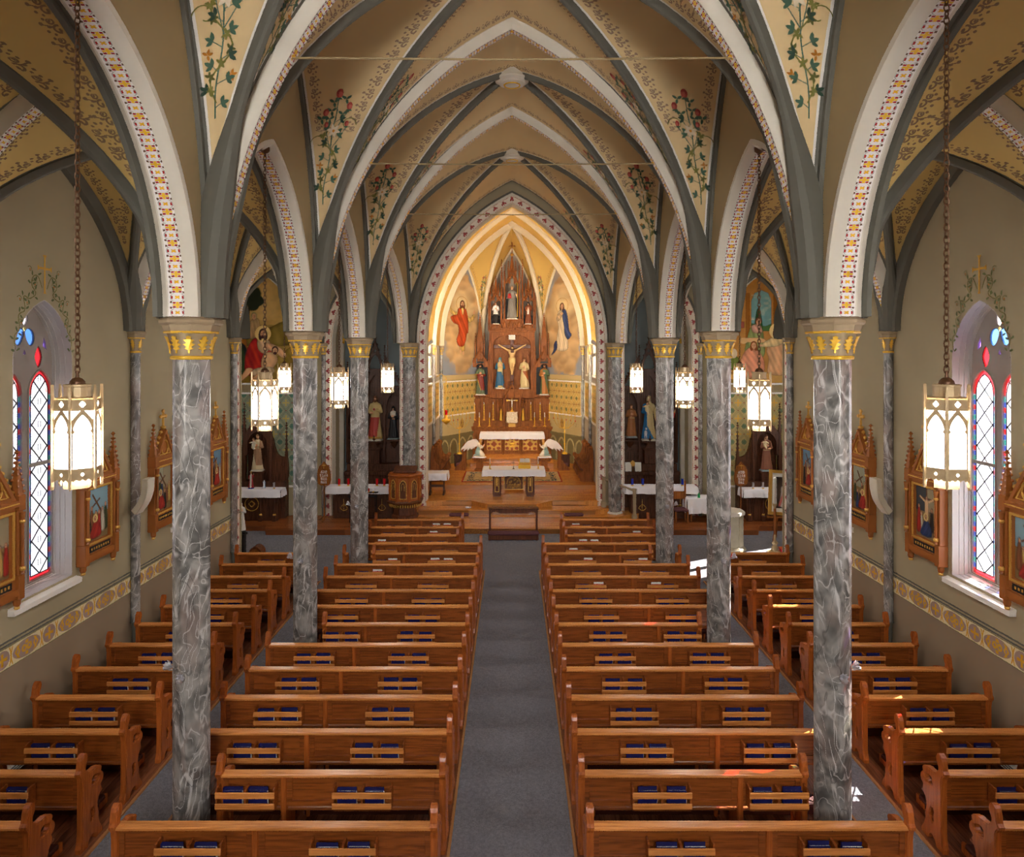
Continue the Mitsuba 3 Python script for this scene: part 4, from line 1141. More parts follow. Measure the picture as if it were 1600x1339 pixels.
# ---------------------------------------------------------------- pews
PITCH = 0.86
def end_profile():
    """Side view of a pew end (y forward from the back, z up)"""
    rear = [(-.07, .0), (-.075, .05), (-.05, .12), (-.04, .25), (-.035, .50), (-.035, .74), (-.05, .82), (-.078, .85), (-.085, .88), (-.062, .905), (-.052, .95), (-.045, 1.0), (-.02, 1.045), (.015, 1.06), (.048, 1.04), (.062, 1.0), (.052, .955), (.03, .925)]
    front = [(.022, .895), (.028, .865), (.06, .83), (.09, .81), (.15, .80), (.22, .80), (.29, .775), (.325, .735), (.31, .70), (.345, .665), (.36, .62), (.34, .575), (.30, .55), (.315, .52), (.30, .47), (.265, .43), (.245, .36), (.26, .28), (.27, .24), (.262, .20), (.29, .12), (.33, .06), (.34, .0), (.22, .0), (.20, .05), (.15, .085), (.09, .06), (.06, .0)]
    body = sg.Polygon(np.vstack([spl(rear, 3), spl(front, 3)])).buffer(0)
    arm = so.unary_union([ell(.19, .69, .052, .034, 0), ell(.235, .665, .05, .04), ell(.16, .655, .03, .03)])
    low = so.unary_union([ell(.135, .35, .028, .040), ell(.145, .30, .03, .045), ell(.13, .255, .022, .03)])
    return body.difference(arm).difference(low)
EP = end_profile()
def pew_end(x):
    m = prism(EP.simplify(0.003), x - .030, x + .030, 'x')
    inner = prism(EP.buffer(-0.012).simplify(0.003), x - .036, x + .036, 'x')   # raised face inside the rounded edge
    return cat(m, inner)
def rack(x):
    o = [box(x - .32, x - .30, -.155, -.03, .535, .77, .004), box(x + .30, x + .32, -.155, -.03, .535, .77, .004), box(x - .31, x + .31, -.15, -.03, .53, .545)]
    o += [box(x - .012, x + .012, -.15, -.03, .54, .75)]
    return cat(o), [box(x - .32, x + .32, -.168, -.15, z, z + h_, .004) for z, h_ in ((.555, .06), (.668, .066))]

def make_pew(s, a, b, posts, racks, ends=(True, True), crest=False):
    """Pew from |x| = a to b on side s; its parts as finished ply dicts, origin at the back's plane on the floor"""
    parts = []
    A, B = a + .03, b - .03
    def put(nm, m, mat, sm=False, children=()):
        v, f = m
        if s < 0:
            v, f = np.array(v) * [-1, 1, 1], f[:, ::-1]
        parts.append((nm, mikit.ply((v, f), mat, sm), [(n2, mikit.ply((np.array(m2[0]) * [-1, 1, 1], m2[1][:, ::-1]) if s < 0 else m2, mt2)) for n2, m2, mt2 in children]))
    put('top_rail', box(A, B, -.065, .05, .833, .868, .008), 'mat_rail')
    back = [box(A, B, .0, .022, .50, .84)]
    cuts = [A] + sorted(posts) + [B]
    back += [box(A, B, -.022, .03, .79, .838), box(A, B, -.018, .03, .50, .56)]
    for p0, p1 in zip(cuts[:-1], cuts[1:]):
        for q0, q1 in ((p0, p0 + .09), (p1 - .09, p1)):
            back.append(box(q0, q1, -.016, .026, .54, .80, .003))
    put('back', cat(back), 'mat_oak_x')
    put('seat', box(A, B, .02, .40, .425, .455, .006), 'mat_oak_x')
    for x, on in ((a, ends[0]), (b, ends[1])):
        if on:
            put('pew_end', pew_end(x + (.03 if x == a else -.03)), 'mat_oak_z')
    for p in posts:
        put('support', cat(box(p - .028, p + .028, -.05, .03, 0.02, .835, .006), prism(sg.Polygon([(.03, .02), (.36, .02), (.30, .10), (.36, .42), (.03, .42)]), p - .02, p + .02, 'x')), 'mat_oak_z')
    for x in racks:
        r, slats = rack(x)
        put('book_rack', r, 'mat_oak_x', False, [('slat', m, 'mat_rail') for m in slats])
    cuts = [A + .10] + sorted(posts) + [B - .10]
    for p0, p1 in zip(cuts[:-1], cuts[1:]):
        kn = [box(p0 + .04, p1 - .04, -.34, -.16, .13, .19, .015), box(p0 + .05, p1 - .05, -.30, -.28, .03, .13)]
        put('kneeler', cat(kn), 'mat_kneeler')
        put('kneeler_foot', cat([box(q - .02, q + .02, -.33, -.04, .02, .13, .006) for q in (p0 + .10, p1 - .10)]), 'mat_oak_z')
    if crest:
        sc = [prism(ell(x, .865, .055, .034).intersection(rect(a, b, .86, .95)), .0, .03, 'y') for x in crest]
        put('crest', cat(sc), 'mat_oak_x')
    return parts

CREST = [1.52, 1.9 + .28, 2.38, 2.58, 3.2]
KIND = {}
for s, side in SIDES:
    KIND['full', s] = (make_pew(s, .73, 3.90, [2.50], [1.62, 3.10]), [1.62, 3.10])
    KIND['short', s] = (make_pew(s, .73, 3.23, [2.50], [1.62, 2.88]), [1.62, 2.88])
    KIND['front', s] = (make_pew(s, 1.36, 3.85, [2.54], [1.95, 3.17]), [1.95, 3.17])
    KIND['crested', s] = (make_pew(s, 1.36, 3.85, [2.54], [1.95, 3.17], crest=CREST), [1.95, 3.17])
    KIND['side', s] = (make_pew(s, 4.70, 6.42, [], [5.53]), [5.53])
    KIND['stub', s] = (make_pew(s, 3.78, 3.92, [], [], (False, True)), [])
ORD = ['', 'second', 'third', 'fourth', 'fifth', 'sixth', 'seventh', 'eighth', 'ninth', 'tenth', 'eleventh', 'twelfth', 'thirteenth', 'fourteenth', 'fifteenth', 'sixteenth']
NUMS = ['nearest', 'second', 'third', 'fourth', 'fifth', 'sixth', 'seventh', 'eighth', 'ninth', 'tenth', 'eleventh', 'twelfth', 'thirteenth', 'fourteenth', 'fifteenth', 'sixteenth']
BOOK = mikit.ply(cat(box(-.10, .10, -.018, -.013, 0, .188), box(-.10, .10, .013, .018, 0, .215), box(-.104, -.10, -.018, .018, 0, .215)), 'mat_blue')
PAGES = mikit.ply(box(-.10, .104, -.012, .012, .004, .172), 'mat_paper')
BOOK_S = mikit.ply(box(-.10, .10, -.018, .018, 0, .188, .004), 'mat_blue')
LEAFLET = mikit.ply(box(-.10, .10, -.012, .012, 0, .235, .002), 'mat_paper')
LEAFLET_B = mikit.ply(box(-.105, .105, -.016, -.013, 0, .20), 'mat_red')
rnd = random.Random(11)
def seat_row(kind, s, n, label, z=0.022):
    side = 'left' if s < 0 else 'right'
    parts, racks = KIND[kind, s]
    y = n * PITCH
    t = thing('pew', label, 'pew', 'oak pews')
    W = T().translate([0, y, z])
    for nm, d, ch in parts:
        k = part(t, nm, d, world=W)
        for n2, d2 in ch:
            sub(k, n2, d2, world=W)
    if kind == 'short' and n == 19:
        for nm, d, ch in KIND['stub', s][0]:
            if nm in ('top_rail', 'back', 'pew_end'):
                part(t, nm, d, world=W)
    for q, x in enumerate(racks):
        for j in (-1, 1):
            bx = s * x + j * .15 + rnd.uniform(-.02, .02)
            white = n >= 17 and kind != 'side' and rnd.random() < 0.42
            rk = 'rack of the ' + label.replace('oak pew', 'pew', 1)
            which = f'{("left" if j < 0 else "right")} one in the ' + (('aisle side ' if q == 0 else 'outer ') if len(racks) > 1 else '') + 'rack'
            lab = label.split(',')[0]
            nm = 'leaflet' if white else 'hymnal'
            txt = ('white booklet' if white else 'blue hymnal') + f', {which}, ' + SHORT[kind, s].format(NUMS[n - 8])
            b = thing(nm, txt, 'booklet' if white else 'book', 'books in the pew racks')
            Wb = T().translate([bx, y - .10 + rnd.uniform(-.01, .01), z + .547]).rotate([1, 0, 0], rnd.uniform(2, 9))
            if white:
                part(b, 'pages', LEAFLET, world=Wb); part(b, 'cover', LEAFLET_B, world=Wb)
            elif n < 15:
                part(b, 'cover', BOOK, world=Wb); part(b, 'pages', PAGES, world=Wb)
            else:
                part(None, b, BOOK_S, world=Wb)
SHORT = {}
for s, side in SIDES:
    for k in ('full', 'short', 'front', 'crested'):
        SHORT[k, s] = '{} pew row, ' + side + ' centre block'
    SHORT['side', s] = '{} pew row along the ' + side + ' wall'
for s, side in SIDES:
    for n in range(8, 24):
        kind = 'short' if n in (9, 14, 19) else ('crested' if n == 22 else 'front' if n > 20 else 'full')
        extra = {'short': ', cut short by a column' if n != 19 else ', with a column standing in it', 'front': ', narrower than those behind', 'crested': ', with scalloped crest'}.get(kind, '')
        seat_row(kind, s, n, f'oak pew in the {side} centre block, {NUMS[n - 8]} row' + (' to the camera' if n == 8 else '') + extra, 0.022 if n <= 20 else 0.0)
    for n in range(8, 20):
        seat_row('side', s, n, f'short oak pew along the {side} aisle wall, {NUMS[n - 8]} row' + (' to the camera' if n == 8 else ''))

# ---------------------------------------------------------------- lanterns
def lantern_parts():
    out = []
    A = 0.185                                        # apothem of the hexagon
    w = 2 * A * math.tan(PI / 6)
    p = rect(-w / 2, w / 2, -.13, .70)
    op = lancet(w / 2 - .020, .01, .34, .175, 8)
    notch = so.unary_union([ell(q * (w / 2 - .018), .36, .020, .020, n=8) for q in (-1, 1)])
    corner = [sg.Polygon([(q * (w / 2 - .014), .555), (q * .02, .555), (q * (w / 2 - .014), .47)]) for q in (-1, 1)]
    arch_ = op.difference(notch)
    face = p.difference(arch_).difference(quatrefoil(0, .615, .028)).difference(quatrefoil(0, -.045, .016))
    out_ = lancet(w / 2 - .004, .01, .34, .20, 8)
    for c in corner:
        face = face.difference(c.difference(out_.buffer(.001)))
    face = face.intersection(sg.Polygon([(-w / 2, .66), (-w / 2, -.09)] + [(x, -.09 - .02 * (k % 2)) for k, x in enumerate(np.linspace(-w / 2, w / 2, 9))] + [(w / 2, -.09), (w / 2, .66)]))
    out.append(('face', cat([prism(face.intersection(rect(-1, 1, *z)), -A - .006, -A, 'y') for z in ((-.3, -.02), (-.02, .55), (.55, .59), (.59, .9))]), 'mat_brass'))
    fin = sg.Polygon([(-.012, -.16), (0, -.19), (.012, -.16), (.012, .70), (.0, .80), (-.012, .70)])
    r = A / math.cos(PI / 6)
    out.append(('strap', prism(fin, -r - .024, -r + .004, 'y'), 'mat_brass'))
    return out
LANT = [(n, mikit.ply(m, mat)) for n, m, mat in lantern_parts()]
hexr = 0.181 / math.cos(PI / 6)
GL = mikit.ply(lathe([(hexr, -.085), (hexr, .64)], 6), 'mat_glow', emitter={'type': 'area', 'radiance': rgb(LANTERN), 'sampling_weight': 1.2})
DRUM = mikit.ply(cat(lathe([(.125, .66), (.125, .80), (.118, .80), (.118, .66)], 12), lathe([(.128, .775), (.132, .78), (.132, .795), (.128, .80)], 12)), 'mat_brass', 25)
RING = mikit.ply(lathe([(.205, .655), (.205, .675), (.12, .685), (.12, .66)], 6), 'mat_brass')
RING2 = mikit.ply(lathe([(.13, -.19), (.13, -.10), (.12, -.10), (.12, -.19)], 6), 'mat_brass')
def disc(r0, r1, z, up, n=16):
    th = np.arange(n) * 2 * PI / n
    G = np.array([np.stack([r * np.cos(th), r * np.sin(th), np.full(n, z)], 1) for r in ((r0, r1) if not up else (r1, r0))])
    return grid(G, True)
UPL = mikit.ply(disc(.078, .115, .775, True), 'mat_glow', emitter={'type': 'area', 'radiance': rgb(LANTERN_UP), 'sampling_weight': 2.0})
DNL = mikit.ply(disc(.01, .115, -.125, False), 'mat_glow', emitter={'type': 'area', 'radiance': rgb(LANTERN_DOWN)})
CAP = mikit.ply(lathe([(.075, .79), (.07, .825), (.045, .855), (.018, .865), (.014, .90), (.010, .93)], 14), 'mat_bronze', 30)
def chain(z0, z1):
    m = trimesh.creation.torus(0.021, 0.0055, 10, 5)
    v = np.array(m.vertices) * [1, 1.55, 1]; v = v[:, [0, 2, 1]]; F = np.array(m.faces)
    ms, z, k = [], z0, 0
    while z < z1:
        ms.append((v[:, [1, 0, 2]] + [0, 0, z] if k % 2 else v + [0, 0, z], F)); z += .052; k += 1
    return cat(ms)
def lantern(x, y, z, top, label, rot=12):
    t = thing('hanging_lantern', label, 'lantern', 'hexagonal hanging lanterns')
    W = T().translate([x, y, z])
    for n, d in LANT:
        for k in range(6):
            part(t, n, d, world=T().translate([x, y, z]).rotate([0, 0, 1], 60 * k + (30 if n == 'strap' else 0) + rot).scale([.78, .78, .84]))
    W = T().translate([x, y, z]).rotate([0, 0, 1], rot).scale([.78, .78, .84])
    part(t, 'glass', GL, world=W); part(t, 'drum', DRUM, world=W); part(t, 'band', RING, world=W); part(t, 'lower_band', RING2, world=W); part(t, 'uplight', UPL, world=W); part(t, 'downlight', DNL, world=W); part(t, 'cap', CAP, world=W)
    part(t, 'chain', move(chain(z + .79, top), x, y), 'mat_bronze')
    part(t, 'ceiling_rose', move(lathe([(.07, top + .03), (.065, top - .02), (.03, top - .05), (.012, top - .06)], 12), x, y), 'mat_bronze', 30)
LY = [5.67, 9.97, 14.27, 19.8]
for s, side in SIDES:
    for i, y in enumerate(LY):
        lab = f'lit hexagonal brass lantern on a chain, ' + ['largest and nearest on the ' + side, 'second nearest under the ' + side + ' arcade', 'third nearest under the ' + side + ' arcade', 'beside the chancel arch on the ' + side][i]
        lantern(s * 3.50, y, 4.56 if i < 3 else 4.58, SPR + 2.50, lab, [-15, 20, 8, 25][i] if s < 0 else [-1, 12, 33, 5][i])
    lantern(s * 6.40, 19.8, 4.58, SPR + 2.30, f'lit hexagonal brass lantern hanging before the {side} transept picture')

# ---------------------------------------------------------------- sconces and loudspeakers on the columns
SC = []
for k in range(9):
    a = k * 2.4
    SC.append(tube([[0, 0, 0], [.03 * math.cos(a), -.03, .02 + .03 * math.sin(a)], [.05 * math.cos(a), -.05 - .01 * (k % 3), .03 + .05 * math.sin(a)]], [.012, .014, .004], 6))
SCON = mikit.ply(cat(SC + [move(lathe([(.03, -.02), (.034, 0), (.012, .02), (.01, .05)], 10), 0, -.06, .0)]), 'mat_silver', 30)
ARM = mikit.ply(tube([[0, .06, -.02], [0, -.02, -.03], [0, -.06, -.01]], .008, 6), 'mat_silver', True)
for s, side in SIDES:
    for i, c in ((2, 'nearest'), (3, 'second'), (4, 'third')):
        for a, wh in ((0, 'front'), (-s * 90, 'outer')):
            # front one faces the loft, the other the side aisle
            z = (1.98, 2.0)[a != 0]
            t = thing('candle_sconce', f'small silver candle sconce on the {"aisle facing" if a else "loft facing"} side of the {c} column, {side} row', 'sconce')
            W = T().translate([s * XC, YC[i], z]).rotate([0, 0, 1], -a if False else (90 * s if a else 0)).translate([0, -.225, 0])
            part(t, 'cup', SCON, world=W); part(t, 'arm', ARM, world=W)
def speaker(s, side, label):
    y, z = 11.95, 3.06
    t = thing('loudspeaker', label, 'loudspeaker')
    p = spl([(.42, .32), (.41, .12), (.35, -.08), (.22, -.27)], 4)         # (out from the wall, up): bowed towards the pews
    tg = np.gradient(p, axis=0); tg /= np.linalg.norm(tg, axis=1, keepdims=True); nn = np.stack([-tg[:, 1], tg[:, 0]], 1)
    def shell(a, b, y0, y1):
        G = np.stack([np.stack([s * (XW - q[:, 0]), np.full(len(q), yy), z + q[:, 1]], 1) for q, yy in ((p + nn * a, y0), (p + nn * a, y1), (p + nn * b, y1 - .03 if b < a else y1), (p + nn * b, y0 + .03 if b < a else y0))], 1)
        v, f = grid(G, True); n = len(v)
        return v, np.vstack([f, tri([[0, 1, 2, 3]]), tri([[n - 1, n - 2, n - 3, n - 4]])])
    part(t, 'cabinet', shell(.0, -.10, y - .13, y + .13), 'mat_speaker')
    part(t, 'grille', shell(.008, .0, y - .11, y + .11), 'mat_cream')
    part(t, 'bracket', cat(tube([[s * (XW - .14), y + .12, z - .1], [s * (XW - .26), y + .06, z - .1]], .02, 6), box(s * (XW - .19), s * (XW - .13), y + .08, y + .15, z - .17, z - .03, .006)), 'mat_silver')
for s, side in SIDES:
    speaker(s, side, f'curved cream column loudspeaker on a bracket by the {side} wall shaft')
# ---------------------------------------------------------------- statues
SKIN = C(214, 166, 130)
def mani(m):
    M = m3.Manifold(m3.Mesh(np.asarray(m[0], np.float32), np.asarray(m[1], np.uint32)))
    return M
def ball(p, r, n=10):
    return m3.Manifold.sphere(r, n).translate([float(c) for c in p])
def bone(p, q, r0, r1, n=10):
    return m3.Manifold.batch_hull([ball(p, r0, n), ball(q, r1, n)])
def hand_bones(w, d, up, s, curl=0.4):
    """Palm and five fingers at wrist w pointing along d, palm normal up; s = size of the hand"""
    d = np.asarray(d, float); d /= np.linalg.norm(d); up = np.asarray(up, float); up -= d * (up @ d); up /= np.linalg.norm(up)
    c = np.cross(d, up); w = np.asarray(w, float)
    out = [m3.Manifold.batch_hull([ball(w, .16 * s, 6), ball(w + d * .45 * s + c * .17 * s, .09 * s, 6), ball(w + d * .45 * s - c * .17 * s, .09 * s, 6)])]
    for k, l in enumerate((.36, .44, .40, .30)):
        a = w + d * .45 * s + c * (.17 - .113 * k) * s
        b = a + d * l * .55 * s - up * l * .3 * curl * s; e = b + d * l * .45 * s - up * l * .6 * curl * s
        out += [bone(a, b, .065 * s, .058 * s, 6), bone(b, e, .058 * s, .045 * s, 6)]
    a = w + d * .12 * s + c * .13 * s; b = a + d * .2 * s + c * .16 * s
    out += [bone(a, b, .075 * s, .062 * s, 6), bone(b, b + d * .2 * s, .062 * s, .05 * s, 6)]
    return out
def finish(bones, edge, H, pos, yaw, colorfn, it=4):
    M = m3.Manifold.batch_boolean(bones, m3.OpType.Add)
    M = M.refine_to_length(edge)
    me = M.to_mesh(); tm = trimesh.Trimesh(me.vert_properties[:, :3], me.tri_verts, process=False)
    trimesh.smoothing.filter_taubin(tm, lamb=0.5, nu=0.52, iterations=it)
    v = np.array(tm.vertices); col = colorfn(v)
    c, q = math.cos(yaw), math.sin(yaw)
    w = np.stack([v[:, 0] * c - v[:, 1] * q, v[:, 0] * q + v[:, 1] * c, v[:, 2]], 1) * H + np.asarray(pos)
    return (w, np.array(tm.faces)), col, lambda m: move((np.asarray(m[0]) * H, m[1]), *pos, rz=yaw) if False else (lambda m: (np.stack([m[0][:, 0] * c - m[0][:, 1] * q, m[0][:, 0] * q + m[0][:, 1] * c, m[0][:, 2]], 1) * H + np.asarray(pos), m[1]))(( np.asarray(m[0], float), m[1]))

HEADZ = .925
def head_bones(cx=0, cy=0, cz=HEADZ, tilt=0.0, k=1.0):
    h = [m3.Manifold.sphere(1, 16).scale([.042 * k, .050 * k, .064 * k]).translate([cx, cy, cz]),
         m3.Manifold.sphere(1, 12).scale([.032 * k, .036 * k, .034 * k]).translate([cx, cy - .012 * k, cz - .034 * k]),
         m3.Manifold.batch_hull([ball((cx, cy - .048 * k, cz + .004 * k), .006 * k, 6), ball((cx, cy - .058 * k, cz - .012 * k), .010 * k, 6), ball((cx, cy - .04 * k, cz - .014 * k), .014 * k, 6)])]
    for q in (-1, 1):
        h.append(m3.Manifold.sphere(1, 6).scale([.008 * k, .012 * k, .016 * k]).translate([cx + q * .042 * k, cy + .006 * k, cz - .004 * k]))
    return h
def face_marks(cx, cy, cz, k=1.0):
    o = []
    for q in (-1, 1):
        o.append(lathe([(0, -.004 * k), (.008 * k, 0), (0, .004 * k)], 6, (cx + q * .018 * k, cy - .0475 * k, cz + .002 * k)))
        o.append(lathe([(0, -.002 * k), (.012 * k, 0), (0, .002 * k)], 6, (cx + q * .018 * k, cy - .0465 * k, cz + .016 * k)))
    o.append(lathe([(0, -.003 * k), (.013 * k, 0), (0, .003 * k)], 6, (cx, cy - .046 * k, cz - .032 * k)))
    return cat(o)
def hair_mesh(cx, cy, cz, k=1.0, long_=False, veil=False, beard=False):
    o = []
    th = np.linspace(0, 2 * PI, 20, endpoint=False)
    rows = []
    for f in np.linspace(0, 1, 9):
        ph = f * PI * (0.62 if not long_ else 0.62)
        rows.append(np.stack([cx + .048 * k * np.sin(ph) * np.cos(th), cy + .006 * k + .054 * k * np.sin(ph) * np.sin(th), cz + .068 * k * np.cos(ph) + np.where(np.sin(th) < -.35, .030 * k * f, -.02 * k * f)], 1))
    if long_ or veil:
        for zz, rr in ((-.07, .054), (-.12, .062), (-.16, .070 if veil else .050)):
            t2 = np.clip(th, 0, 2 * PI)
            a = np.where(np.sin(th) < -.35, np.sign(np.cos(th)) * .9 + 0, np.cos(th)); b = np.where(np.sin(th) < -.35, -.42, np.sin(th))
            rows.append(np.stack([cx + rr * k * a, cy + .008 * k + rr * .95 * k * b, np.full(20, cz + zz * k)], 1))
    v, f = grid(np.array(rows), True)
    o.append((v, f))
    if beard:
        o.append((np.array(trimesh.creation.icosphere(1).vertices) * [.034 * k, .026 * k, .036 * k] + [cx, cy - .028 * k, cz - .055 * k], np.array(trimesh.creation.icosphere(1).faces)))
    return cat(o)

def robe_lathe(w=1.0, folds=9, flare=1.0, seed=0, sway=0.0):
    prof_ = [(0.0, .158 * flare), (.03, .155 * flare), (.15, .140 * flare), (.30, .122), (.45, .112), (.58, .098), (.66, .100), (.74, .112), (.79, .112), (.825, .082), (.848, .045), (.875, .030)]
    n = 60; th = np.arange(n) * 2 * PI / n
    zs = np.linspace(0, .875, 34); r = np.interp(zs, [p[0] for p in prof_], [p[1] for p in prof_])
    fade = np.clip((.72 - zs) / .5, 0, 1)
    rr = r[:, None] * (1 + fade[:, None] * (.07 * np.sin(folds * th + seed + 2.5 * zs[:, None]) + .035 * np.sin((folds * 2 + 1) * th + 1.7 * seed)))
    dep = np.where(zs > .80, .85, .74)[:, None]
    G = np.stack([rr * np.cos(th) * w + sway * np.sin(zs * 3.3)[:, None], rr * np.sin(th) * dep, np.repeat(zs[:, None], n, 1)], -1)
    v, f = grid(G, True); v = np.vstack([v, [0, 0, 0], [sway * math.sin(.875 * 3.3), 0, .875]]); a = np.arange(n); m = len(zs)
    f = np.vstack([f, np.stack([np.full(n, n * m), (a + 1) % n, a], 1), np.stack([np.full(n, n * m + 1), (m - 1) * n + a, (m - 1) * n + (a + 1) % n], 1)])
    return v, f

POSES = {   # (elbow, wrist, hand direction) for the right-of-picture arm; mirrored for the other
    'pray': ((.135, -.02, .64), (.03, -.115, .70), (-.2, -.2, 1)),
    'breast': ((.140, -.01, .63), (.045, -.100, .67), (-1, -.1, .25)),
    'hold': ((.140, .0, .62), (.075, -.120, .60), (-.8, -.4, .1)),
    'down': ((.150, .0, .62), (.155, -.05, .48), (.1, -.3, -1)),
    'out': ((.170, -.03, .66), (.215, -.11, .62), (.5, -.8, .2)),
    'up': ((.165, -.02, .68), (.19, -.06, .84), (.2, -.2, 1)),
    'staff': ((.150, -.01, .64), (.150, -.11, .66), (-.3, -.5, .6)),
}
def statue(label, pos, H, colors, arms=('hold', 'hold'), yaw=0.0, hair=C(92, 58, 34), long_=False, beard=False, veil=None, flare=1.0, seed=0, w=1.0, name='statue', child=None, extra=None, base=C(206, 200, 186), detail=0.022, base_h=.05, crown=False):
    """colors: list of (colour, test(x, y, z)) over a default robe; x to the viewer's right, y away from the viewer, unit height"""
    t = thing(name, label, 'statue')
    bones = [mani(robe_lathe(w, 7 + seed % 4, flare, seed))]
    hands = []
    for q, pz in zip((-1, 1), arms):
        e, wr, d = POSES[pz]
        e, wr, d = (np.array(k) * [q, 1, 1] for k in (e, wr, d))
        sh = np.array([q * .098, 0, .775])
        bones += [bone(sh, e, .040, .040), bone(e, wr, .042, .034)]
        bones += hand_bones(wr + d / np.linalg.norm(d) * .012, d, (0, -.4, 1) if pz in ('hold', 'out') else (0, -1, .2), .085)
        hands.append(wr + d / np.linalg.norm(d) * .05)
    bones += [bone((0, 0, .82), (0, -.004, .89), .036, .030)] + head_bones()
    def col(v):
        c = np.tile(colors[0], (len(v), 1)).astype(float)
        for k, test in colors[1:]:
            c[test(v[:, 0], v[:, 1], v[:, 2])] = k
        c[(v[:, 2] > .855) & (np.abs(v[:, 0]) < .06)] = SKIN
        for h_ in hands:
            c[np.linalg.norm(v - h_, axis=1) < .05] = SKIN
        return c
    m, cl, put = finish(bones, detail, H, pos, yaw, col)
    part(t, 'figure', m, 'mat_polychrome', True, color=cl)
    part(t, 'face_features', put(face_marks(0, 0, HEADZ)), 'mat_bronze', True)
    hc = veil or hair
    hm = put(hair_mesh(0, 0, HEADZ, 1.0 if not veil else 1.12, long_, bool(veil), beard))
    part(t, 'veil' if veil else 'hair', hm, 'mat_polychrome', True, color=np.tile(hc, (len(hm[0]), 1)))
    if crown:
        part(t, 'crown', put(lathe([(.036, .965), (.05, 1.03), (.044, 1.03), (.030, .965)], 8)), 'mat_gold')
    if child:
        cc, (dx, dy, dz), cs = child
        b2 = [m3.Manifold.sphere(1, 14).scale([.055, .045, .10]).translate([dx, dy, dz])] + head_bones(dx, dy - .012, dz + .135, k=.72)
        b2 += [bone((dx - .04, dy, dz + .06), (dx - .085, dy - .05, dz + .05), .022, .018), bone((dx + .04, dy, dz + .06), (dx + .07, dy - .05, dz + .03), .022, .018), bone((dx, dy - .02, dz - .05), (dx + .02, dy - .06, dz - .12), .03, .022)]
        b2 += hand_bones((dx - .09, dy - .055, dz + .05), (-1, -.4, .1), (0, 0, 1), .05)
        m2, c2, _ = finish(b2, .016, H, pos, yaw, lambda v: np.where((v[:, 2:3] > dz + .085) | (v[:, 0:1] < dx - .075), [SKIN], [cc]))
        t2 = thing('statue', cs, 'statue') if False else t
        part(t, 'carried_child', m2, 'mat_polychrome', True, color=c2)
        hm = put(hair_mesh(dx, dy - .012, dz + .135, .74))
        part(t, 'child_hair', hm, 'mat_polychrome', True, color=np.tile(C(120, 80, 44), (len(hm[0]), 1)))
    if extra:
        for nm, mm, mat in extra:
            part(t, nm, put(mm), mat, 30)
    if base_h:
        b = put(cat(box(-.15, .15, -.13, .13, -base_h, -.006, .012), box(-.165, .165, -.145, .145, -base_h, -base_h * .6)))
        part(t, 'plinth', b, 'mat_polychrome', False, color=np.tile(base, (len(b[0]), 1)))
    return t
def drape(x0, slope=0.5, lo=0.0, hi=.8):
    return lambda x, y, z: (x + slope * (z - .45) > x0) & (z > lo) & (z < hi)
def back(y0=0.02):
    return lambda x, y, z: (y > y0) & (z < .82)
def sides(k):
    return lambda x, y, z: ((np.abs(x) > k) | (y > .02)) & (z < .83)
# ---------------------------------------------------------------- carved gothic woodwork
def spire(x, y, z0, h, w, n=6, knobs=True):
    o = [lathe([(w * .72, z0), (w * .06, z0 + h * .9), (w * .04, z0 + h * .9)], 4, (x, y, 0), turn=PI / 4)]
    if knobs:
        for k in range(n):
            t = (k + .5) / n
            r = w * .5 * (1 - t) + .012
            for a in range(4):
                cx, cy = x + r * math.cos(a * PI / 2 + PI / 4) * 1.25, y + r * math.sin(a * PI / 2 + PI / 4) * 1.25
                o.append(lathe([(0, -.02), (.022, -.004), (.016, .02), (0, .026)], 5, (cx, cy, z0 + h * .88 * t)))
    zt = z0 + h * .88
    o.append(lathe([(.01, 0), (.045, .03), (.01, .045), (.012, .08), (.035, .10), (0, .14)], 6, (x, y, zt)))
    return o
def pinnacle(x, y, z0, zs, h, w, n=5):
    """square shaft from z0 to zs, gablets, then a crocketed spire of height h"""
    o = [box(x - w / 2, x + w / 2, y - w / 2, y + w / 2, z0, zs, w * .12), box(x - w * .62, x + w * .62, y - w * .62, y + w * .62, zs - .03, zs + .02)]
    g = sg.Polygon([(-w * .6, zs + .02), (w * .6, zs + .02), (0, zs + w * 1.5)])
    o += [move(prism(g, y - w * .62, y + w * .62, 'y'), x)]
    return o + spire(x, y, zs + .02, h, w * .85, n)
def gable(x, y, z0, w, h, d=.06, hole=True, knobs=4, finial=True):
    p = sg.Polygon([(-w / 2, 0), (w / 2, 0), (0, h)])
    if hole:
        p = p.difference(lancet(w * .30, -.01, h * .12, h * .42, 7)).difference(quatrefoil(0, h * .66, w * .085))
    o = [move(prism(p, y - d / 2, y + d / 2, 'y'), x, 0, z0)]
    for q in (-1, 1):
        o.append(tube([[x + q * w / 2, y - d * .5, z0], [x, y - d * .5, z0 + h]], .018 + .012 * w, 5))
        for k in range(knobs):
            t = (k + .6) / (knobs + .4)
            o.append(lathe([(0, -.03), (.03, 0), (.02, .035), (0, .04)], 5, (x + q * w / 2 * (1 - t) + q * .03, y, z0 + h * t + .02)))
    if finial:
        o.append(lathe([(.015, 0), (.02, .06), (.06, .10), (.02, .13), (.015, .18), (.03, .20), (0, .25)], 6, (x, y, z0 + h)))
    return o
def arcade_band(x0, x1, y, z0, z1, n, d=.05):
    w = (x1 - x0) / n
    p = rect(x0, x1, z0, z1)
    for k in range(n):
        p = p.difference(lancet(w * .36, z0 + .06, z0 + (z1 - z0) * .45, (z1 - z0) * .38, 6, x0 + (k + .5) * w))
    return [prism(p, y - d, y, 'y')]
